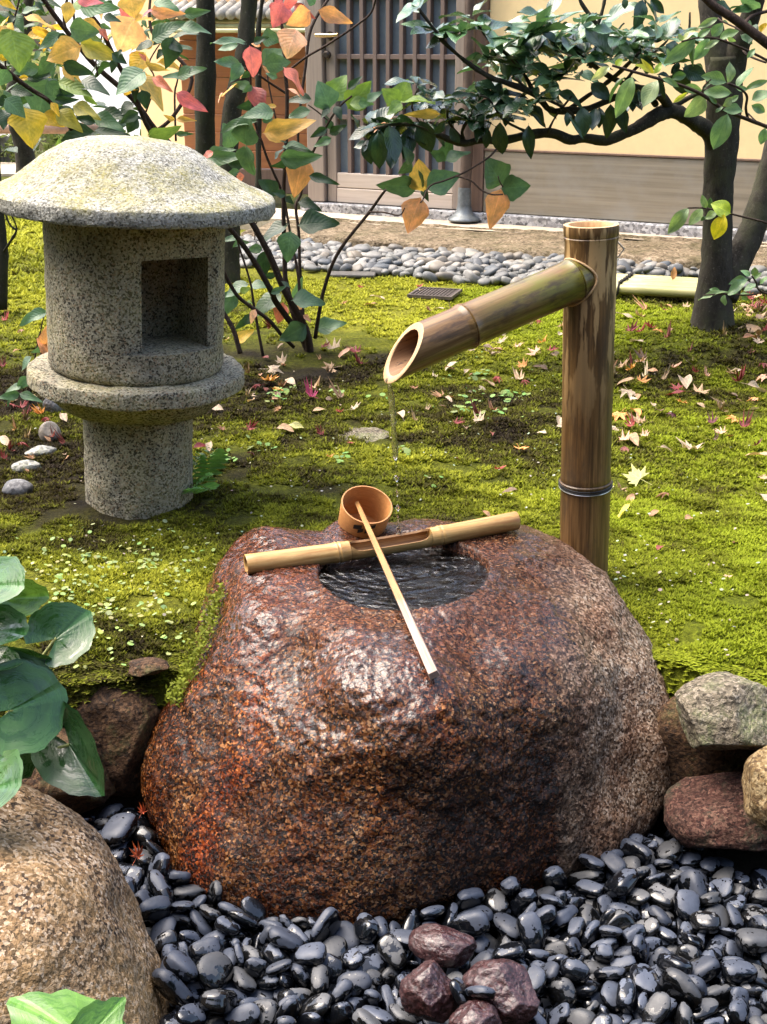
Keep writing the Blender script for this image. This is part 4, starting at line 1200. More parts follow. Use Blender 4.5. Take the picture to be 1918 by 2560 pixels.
# ------------------------------------------------------------ bamboo rest across the basin
def bamboo_rest():
    rl = 0.0172
    a = at(615, 1420, 1.945); b = at(1292, 1301, 2.105)
    a.z = max(a.z, rock_z(a.x, a.y) + rl * 0.9); b.z = max(b.z, rock_z(b.x, b.y) + rl * 0.5)
    root = thing('bamboo_rest', 'pale bamboo cane with split open middle lying across the basin', 'bamboo cane', a)
    M = culm_frame(a, b); L = (b - a).length
    n1, n2 = L * 0.325, L * 0.705
    def bend(v): return V((v.x, v.y, v.z + 0.006 * math.sin(math.pi * v.x / L) * -1))
    def seg(x0, x1, nd0, nd1, r0):
        prof = [(r0 * 0.80, x0 + 0.03), (r0 * 0.82, x0 + 0.001), (r0 * 0.97, x0), (r0, x0 + 0.0015)]
        xs = np.linspace(x0, x1, 9)[1:-1]
        for x in xs: prof.append((r0, x))
        prof += [(r0, x1 - 0.0015), (r0 * 0.97, x1), (r0 * 0.82, x1 - 0.001), (r0 * 0.8, x1 - 0.03)]
        return prof
    def node_prof(c, r0): return [(r0, c - 0.016), (r0 * 1.02, c - 0.007), (r0 * 1.09, c - 0.003), (r0 * 1.01, c - 0.0005), (r0 * 1.01, c + 0.0005), (r0 * 1.09, c + 0.003), (r0 * 1.02, c + 0.007), (r0, c + 0.016)]
    def culm_end(x0, x1, nd, r0):
        prof = [(r0 * 0.05, x0 + 0.025), (r0 * 0.80, x0 + 0.024), (r0 * 0.82, x0 + 0.001), (r0 * 0.97, x0), (r0, x0 + 0.0015)] if nd > (x0 + x1) / 2 else [(r0, x0)]
        body = [(r0, x) for x in np.linspace(x0 + 0.02, x1 - 0.02, 9) if abs(x - nd) > 0.018]
        prof += sorted(body + node_prof(nd, r0), key=lambda q: q[1])
        if nd > (x0 + x1) / 2: prof += [(r0, x1), (r0 * 0.8, x1 + 0.0003), (r0 * 0.2, x1 + 0.0003)]
        else: prof = [(r0 * 0.2, x0 - 0.0003), (r0 * 0.8, x0 - 0.0003)] + prof + [(r0, x1 - 0.0015), (r0 * 0.97, x1), (r0 * 0.82, x1 - 0.001), (r0 * 0.8, x1 - 0.024), (r0 * 0.05, x1 - 0.025)]
        mb = lathe_x(prof, 28); mb.v = [bend(v) for v in mb.v]; return mb
    place(culm_end(0, n1 + 0.02, n1, rl * 1.02), 'cane_end', m_rest, root, M)
    place(culm_end(n2 - 0.02, L, n2, rl * 0.98), 'cane_end', m_rest, root, M)
    # split middle: open trough, front wall higher than the back one
    x0, x1 = n1 + 0.021, n2 - 0.021
    nX, nA = 14, 15
    a0, a1 = R(170), R(400)             # angles round the culm, measured from local +y
    out, inn = [], []
    for i in range(nX + 1):
        x = x0 + (x1 - x0) * i / nX
        e = min(1.0, min(i, nX - i) / 1.2)
        lo = a0 - (1 - e) * R(40); hi = a1 + (1 - e) * R(50)
        for k in range(nA + 1):
            t = lo + (hi - lo) * k / nA
            out.append(bend(V((x, rl * math.cos(t), rl * math.sin(t))))); inn.append(bend(V((x, rl * 0.76 * math.cos(t), rl * 0.76 * math.sin(t)))))
    w = nA + 1
    fo = [(i * w + k, (i + 1) * w + k, (i + 1) * w + k + 1, i * w + k + 1) for i in range(nX) for k in range(nA)]
    mb = MB(); mb.add(out, fo); place(mb, 'split_wall', m_rest, root, M, None)
    mb = MB(); mb.add(inn, [f[::-1] for f in fo]); 
    rim = []
    for k in (0, nA):
        st = [out[i * w + k] for i in range(nX + 1)] + [inn[i * w + k] for i in range(nX + 1)]
        q = nX + 1
        mb.add(st, [(i, i + 1, q + i + 1, q + i) for i in range(nX)])
    place(mb, 'split_inside', m_restin, root, M, None)
    return M, L, rl
REST_M, REST_L, REST_R = bamboo_rest()

# ------------------------------------------------------------ ladle
def ladle():
    c = at(918, 1261, 2.10)
    view = (V((0, 0, H)) - c).normalized()
    right = V((1, 0, 0)); upi = view.cross(right).normalized()
    if upi.z < 0: upi = -upi
    ang = R(45)
    side = (upi * math.cos(R(15.5)) + right * math.sin(R(15.5))).normalized()
    nrm = (view * math.cos(ang) + side * math.sin(ang)).normalized()       # out of the mouth
    px = m_per_px(c)
    Rc = 131 * px / 2; Lc = 71 * px / math.sin(ang)
    root = thing('ladle', 'round wooden water ladle with long square handle resting on the bamboo cane', 'ladle', c)
    # cup: local z along mouth normal
    q = V((0, 0, 1)).rotation_difference(nrm).to_matrix().to_4x4()
    M = Matrix.Translation(c) @ q
    th = 0.0026
    mb = MB()
    prof = [(0.0005, -Lc), (Rc * 0.86, -Lc), (Rc * 0.90, -Lc + 0.002), (Rc * 0.95, -Lc * 0.5), (Rc, -0.001), (Rc - 0.0006, 0.0003), (Rc - th, 0.0003), (Rc - th - 0.0004, -0.001),
            (Rc * 0.95 - th, -Lc * 0.5), (Rc * 0.90 - th, -Lc + 0.004), (0.0005, -Lc + 0.004)]
    mb.lathe(prof, 64, cap=False)
    me = mesh_from('cup', mb.v, mb.f); me.materials.append(m_hishaku); me.set_sharp_from_angle(angle=R(50))
    cup = link(bpy.data.objects.new('cup', me), root); cup.matrix_local = q
    # seam overlapped and sewn with a bark strip where the handle leaves the cup
    for yy in np.arange(1.70, 1.50, -0.005):
        e = at(1085, 1708, yy)
        if e.z > rock_z(e.x, e.y) + 0.008: break
    s = at(893, 1258, 2.135)
    need = 0.0
    for t in np.linspace(0.45, 1.0, 40):
        hq = s.lerp(e, t); need = max(need, (rock_z(hq.x, hq.y, -1) + 0.0075 - hq.z) / t)
    e.z += need
    d = (e - s); L = d.length; d.normalize()
    y = view.cross(d).normalized(); z = d.cross(y).normalized()
    if z.dot(view) < 0: z, y = -z, -y
    MH = Matrix((d, y, z)).transposed()
    secs = [(0.0, 0.0046, 0.0040), (0.06, 0.0052, 0.0042), (L * 0.55, 0.0066, 0.0050), (L * 0.8, 0.0074, 0.0054), (L - 0.001, 0.0080, 0.0060), (L, 0.0076, 0.0056)]
    vs, fs = [], []
    for (x, w, h) in secs:
        vs += [V((x, -w, -h)), V((x, -w + 0.0012, h)), V((x, w - 0.0012, h)), V((x, w, -h))]
    for i in range(len(secs) - 1):
        for k in range(4): fs.append((i * 4 + k, i * 4 + (k + 1) % 4, (i + 1) * 4 + (k + 1) % 4, (i + 1) * 4 + k))
    fs += [(3, 2, 1, 0), tuple((len(secs) - 1) * 4 + k for k in range(4))]
    me = mesh_from('handle', vs, fs, False); me.materials.append(m_handle)
    h = link(bpy.data.objects.new('handle', me), root)
    h.matrix_local = Matrix.Translation(s - c) @ MH.to_4x4()
    # bark stitching on the cup front, beside the handle
    inv = M.inverted()
    ls, le = inv @ s, inv @ e
    for t in np.linspace(0.02, 0.5, 200):
        p = ls + (le - ls) * t
        if math.hypot(p.x, p.y) > Rc * 0.955: break
    az = math.atan2(p.y, p.x)
    mb = MB()
    for (da, z0, z1, wd) in ((-0.28, -0.020, -0.009, 0.16), (0.26, -0.014, -0.004, 0.13), (-0.14, -0.027, -0.017, 0.10), (0.15, -0.024, -0.015, 0.12)):
        vs, n = [], 6
        for zz in (z0, z1):
            for k in range(n + 1):
                a = az + da + wd * (k / n - 0.5) * 2
                rr = Rc * (0.90 + 0.10 * (zz + Lc) / Lc) + 0.0012
                vs.append(V((rr * math.cos(a), rr * math.sin(a), zz + 0.006 * (k / n - 0.5))))
        mb.add(vs, [(k, k + 1, n + 2 + k, n + 1 + k) for k in range(n)])
    me = mesh_from('bark_stitch', mb.v, mb.f); me.materials.append(m_rope)
    o = link(bpy.data.objects.new('bark_stitch', me), root); o.matrix_local = q
ladle()

# ------------------------------------------------------------ stones
def stone(name, label, cat, c, r, mat, seed, sub=5, flat=0.0, rough=0.16, rot=0.0, facets=7, group=None):
    D, f = ico(sub)
    rr = random.Random(seed)
    rad = np.ones(len(D))
    for k in range(facets):               # chop flat faces
        n = np.array(V((rr.gauss(0, 1), rr.gauss(0, 1), rr.gauss(0, 1))).normalized())
        h = rr.uniform(0.72, 0.92)
        dd = D @ n
        rad = np.minimum(rad, np.where(dd > 0.05, h / np.maximum(dd, 0.05), 9))
    rad = rad + rough * fbm(D, 0.9, 4, seed) + rough * 0.35 * fbm(D, 0.2, 3, seed + 3)
    A = D * rad[:, None] * np.array(r)
    ca, sa = math.cos(rot), math.sin(rot)
    A = np.c_[A[:, 0] * ca - A[:, 1] * sa, A[:, 0] * sa + A[:, 1] * ca, A[:, 2]]
    o = link(bpy.data.objects.new(name, np_mesh(name, A, f, mat, None, True))); o.location = c
    return tag(o, label, cat, group)
def build_stones():
    # foreground boulder, lower left
    P = []
    for q in ((60, 1972, 1.47), (116, 2010, 1.45), (197, 2068, 1.42), (237, 2123, 1.40), (272, 2175, 1.385), (297, 2244, 1.37), (337, 2337, 1.345), (366, 2412, 1.32), (384, 2500, 1.29), (392, 2580, 1.26), (398, 2680, 1.22), (20, 1960, 1.47)): P.append(at(*q))
    for q in ((100, 2200, 1.27), (150, 2350, 1.21), (60, 2450, 1.15), (220, 2450, 1.20), (250, 2560, 1.17), (100, 2560, 1.13), (40, 2080, 1.36), (0, 2300, 1.2)): P.append(at(*q))
    for (x, y, z) in ((-0.8, 1.35, -0.05), (-0.78, 1.2, -0.2), (-0.55, 1.6, -0.2), (-0.75, 1.5, -0.2), (-0.4, 1.5, -0.3), (-0.55, 1.08, -0.35), (-0.35, 1.12, -0.38), (-0.3, 1.3, -0.42), (-0.55, 1.3, -0.45), (-0.75, 1.2, -0.4), (-0.62, 1.45, 0.0)): P.append(V((x, y, z)))
    C = V((-0.54, 1.32, -0.2))
    D, f = ico(7)
    r = rbf_radius(P, C, D, 0.2)
    A = D * r[:, None]
    A = A + D * (0.010 * fbm(A, 0.12, 4, 300) + 0.003 * fbm(A, 0.025, 3, 310) + 0.0018 * fbm(A, 0.009, 2, 320))[:, None]
    o = link(bpy.data.objects.new('boulder', np_mesh('boulder', A, f, m_boulder, None, True))); o.location = C
    tag(o, 'rounded tan granite boulder in the lower left foreground', 'boulder')
    st = lambda *a, **k: stone('stone', *a, **k)
    # right edge
    st('flat topped grey green edging stone at the right, between moss and black pebbles', 'stone', at(1822, 1788, 1.735), (0.100, 0.085, 0.062), m_edge, 12, 6, rot=0.3, rough=0.10, facets=10)
    st('dark red granite stone low among the pebbles at the right', 'stone', at(1828, 2032, 1.70), (0.108, 0.09, 0.062), m_redst, 21, 6, rough=0.12)
    st('golden tan stone cut off by the right frame edge', 'stone', at(1950, 1968, 1.60), (0.058, 0.06, 0.062), m_gold, 5, 5, rough=0.10)
    st('dark soil covered rock behind the red granite stone', 'stone', at(1770, 1890, 1.83), (0.13, 0.06, 0.12), m_brown, 15, 5)
    # left bank
    st('dark brown retaining rock under the mossy bank at the left', 'stone', at(285, 1850, 1.83), (0.105, 0.075, 0.115), m_brown, 33, 6, rough=0.12)
    st('brown granite rock behind the broad leaves at the left', 'stone', at(110, 1935, 1.75), (0.12, 0.085, 0.075), m_brown, 37, 6, rough=0.12)
    st('small pinkish cap stone under the moss lip left of the basin rock', 'stone', at(368, 1668, 1.835), (0.036, 0.028, 0.012), m_brown, 41, 5)
    st('dark rock in the shaded gap left of the basin rock', 'stone', at(400, 1800, 1.93), (0.09, 0.06, 0.14), m_brown, 44, 5)
    st('brown bank rock at the far left frame edge', 'stone', at(-90, 1890, 1.80), (0.14, 0.08, 0.14), m_brown, 47, 5)
    st('tan rock right of the frame on the pond bank', 'stone', at(2080, 1850, 1.72), (0.10, 0.08, 0.12), m_edge, 49, 5)
    # lantern side
    def half(label, px, py, r, mat, seed, rot=0.0, rough=0.05, fac=3):
        p = gnd(px, py, 0.0); p.z = gz(p.x, p.y) + r[2] * 0.45
        st(label, 'stone', p, r, mat, seed, 5, rough=rough, rot=rot, facets=fac)
    half('smooth blue grey oval stone on the moss left of the lantern', 44, 1230, (0.037, 0.026, 0.022), m_greyst, 61)
    half('pale half buried stone behind the blue grey oval stone', 64, 1172, (0.034, 0.024, 0.016), m_palest, 62, 0.5, 0.12)
    half('pale elongated stone sunk in moss beside the lantern', 103, 1142, (0.040, 0.024, 0.014), m_palest, 63, 0.7, 0.12)
    half('brown egg shaped stone standing beside the lantern platform', 127, 1103, (0.028, 0.025, 0.032), simple('taupe stone', (0.21, 0.185, 0.155), 0.7, nscale=60), 64)
    half('small grey stone half hidden by the lantern platform', 138, 1040, (0.030, 0.024, 0.034), m_greyst, 65, 0.2, 0.1)
    half('flat pale granite stone flush with the moss below the spout', 902, 1078, (0.082, 0.075, 0.006), m_edge, 66, 0.3, 0.08, 5)
    # dark red lava stones among the pebbles
    la = lambda label, px, py, Y, r, seed, rot: stone('lava_stone', label, 'lava stone', at(px, py, Y), r, m_lava, seed, 6, rough=0.13, rot=rot, facets=9, group='dark red lava stones on the black pebbles')
    la('elongated dark red lava stone, topmost of four', 1108, 2362, 1.385, (0.047, 0.032, 0.027), 71, -0.35)
    la('rounded dark red lava stone, left of the three at the bottom', 1074, 2482, 1.283, (0.037, 0.040, 0.040), 72, 0.3)
    la('craggy dark red lava stone, right of the three at the bottom', 1252, 2482, 1.283, (0.051, 0.040, 0.040), 73, -0.4)
    la('dark red lava stone cut by the bottom frame edge', 1192, 2562, 1.225, (0.036, 0.030, 0.030), 74, 0.1)
build_stones()

# slate, grate and bamboo drain cover on the far moss
def flat_things():
    p = gnd(882, 692, 0.0); z = gz(p.x, p.y)
    mb = MB(); mb.box((0, 0, 0), (0.20, 0.09, 0.014), Matrix.Rotation(R(-4), 3, 'Z'), 0.003)
    o = mb.build('slate', m_slate, None, False); o.location = (p.x, p.y, z + 0.012); tag(o, 'dark slate slab lying on moss near the grey pebbles', 'slate')
    a = gnd(1088, 733, 0.012); rot = Matrix.Rotation(R(-17), 4, 'Z')
    g = thing('drain_grate', 'dark woven metal grate set in the moss', 'grate', (a.x, a.y, gz(a.x, a.y) + 0.016))
    W, Dp = 0.17, 0.17
    def gp(name, boxes):
        mb = MB()
        for (c, s) in boxes: mb.box(rot.to_3x3() @ V(c), s, rot.to_3x3(), 0)
        me = mesh_from(name, mb.v, mb.f, False); me.materials.append(m_grate); link(bpy.data.objects.new(name, me), g)
    gp('grate_plate', [((0, 0, -0.006), (W, Dp, 0.006))])
    gp('grate_frame', [((0, Dp / 2, 0), (W + 0.012, 0.010, 0.012)), ((0, -Dp / 2, 0), (W + 0.012, 0.010, 0.012)), ((W / 2, 0, 0), (0.010, Dp - 0.012, 0.012)), ((-W / 2, 0, 0), (0.010, Dp - 0.012, 0.012))])
    for k in range(11): gp('grate_bar', [((-W / 2 + W * (k + 1) / 12, 0, 0.0), (0.005, Dp - 0.012, 0.006))])
    for k in range(6): gp('grate_bar', [((0, -Dp / 2 + Dp * (k + 1) / 7, 0.001), (W - 0.012, 0.004, 0.006))])
    # bamboo cover
    f0, f1 = gnd(1500, 722, 0.035), gnd(1760, 737, 0.035)
    d = (f1 - f0); d.z = 0; d.normalize(); n = V((-d.y, d.x, 0))
    if n.y < 0: n = -n
    t = thing('bamboo_cover', 'small cover of pale bamboo canes tied with black rope', 'bamboo cover', f0)
    L = 0.50
    for k in range(6):
        a = f0 + n * (0.047 * k) + d * (-0.05 + 0.012 * ((k * 7) % 3)); a.z = 0.038 + 0.002 * (k % 2); b = a + d * L
        r = 0.0200 + 0.0015 * (k % 3 == 1)
        prof = [(r * 0.6, 0.004), (r * 0.97, 0), (r, 0.002), (r, 0.19 + 0.02 * (k % 3)), (r * 1.06, 0.20 + 0.02 * (k % 3)), (r, 0.21 + 0.02 * (k % 3)), (r, L - 0.002), (r * 0.97, L), (r * 0.6, L - 0.004)]
        place(lathe_x(prof, 14), 'bamboo_culm', m_matb, t, culm_frame(a, b))
    for s in (0.075, 0.43):
        mb = MB(); pts = []
        for j in range(0, 73):
            u = j / 72; c = f0 + n * (0.047 * 5 * u) + d * (s + 0.02 * u)
            c.z = 0.060 + 0.003 * math.cos(u * 5 * 2 * math.pi) + 0.003
            c += d * 0.006 * math.sin(u * 22 * 2 * math.pi)
            pts.append(c)
        pts = [pts[0] + V((0, 0, -0.045)) - n * 0.022] + [pts[0] - n * 0.024 + V((0, 0, -0.02))] + pts
        mb.tube(pts, 0.0042, 6); mb.build('rope', m_rope, t)
flat_things()
# ------------------------------------------------------------ pebble shapes
def pebble_mesh(name, seed, mat, sub=4, asp=None, p=2.35):
    D, f = ico(sub)
    rr = random.Random(seed)
    a = asp or (1.0, rr.uniform(0.52, 0.88), rr.uniform(0.30, 0.54))
    e = p + rr.uniform(-0.25, 0.9)
    rad = (np.abs(D) ** e).sum(1) ** (-1 / e)
    rad = rad * (1 + 0.11 * fbm(D, 1.0, 3, seed))
    if seed % 2 == 0:
        n = np.array(V((rr.gauss(0, 1), rr.gauss(0, 1), rr.gauss(0, 0.4))).normalized()); dd = D @ n
        h = rr.uniform(0.78, 0.92); cut = np.where(dd > 0.05, h / np.maximum(dd, 0.05), 9)
        rad = 1 / ((rad ** -8 + cut ** -8) ** (1 / 8))
    taper = 1 + rr.uniform(-0.22, 0.22) * D[:, 0]
    A = D * rad[:, None] * np.array(a) * 0.5
    A[:, 1] *= taper; A[:, 2] *= taper
    return np_mesh(name, A, f, mat, None, True)
NPEB = 20
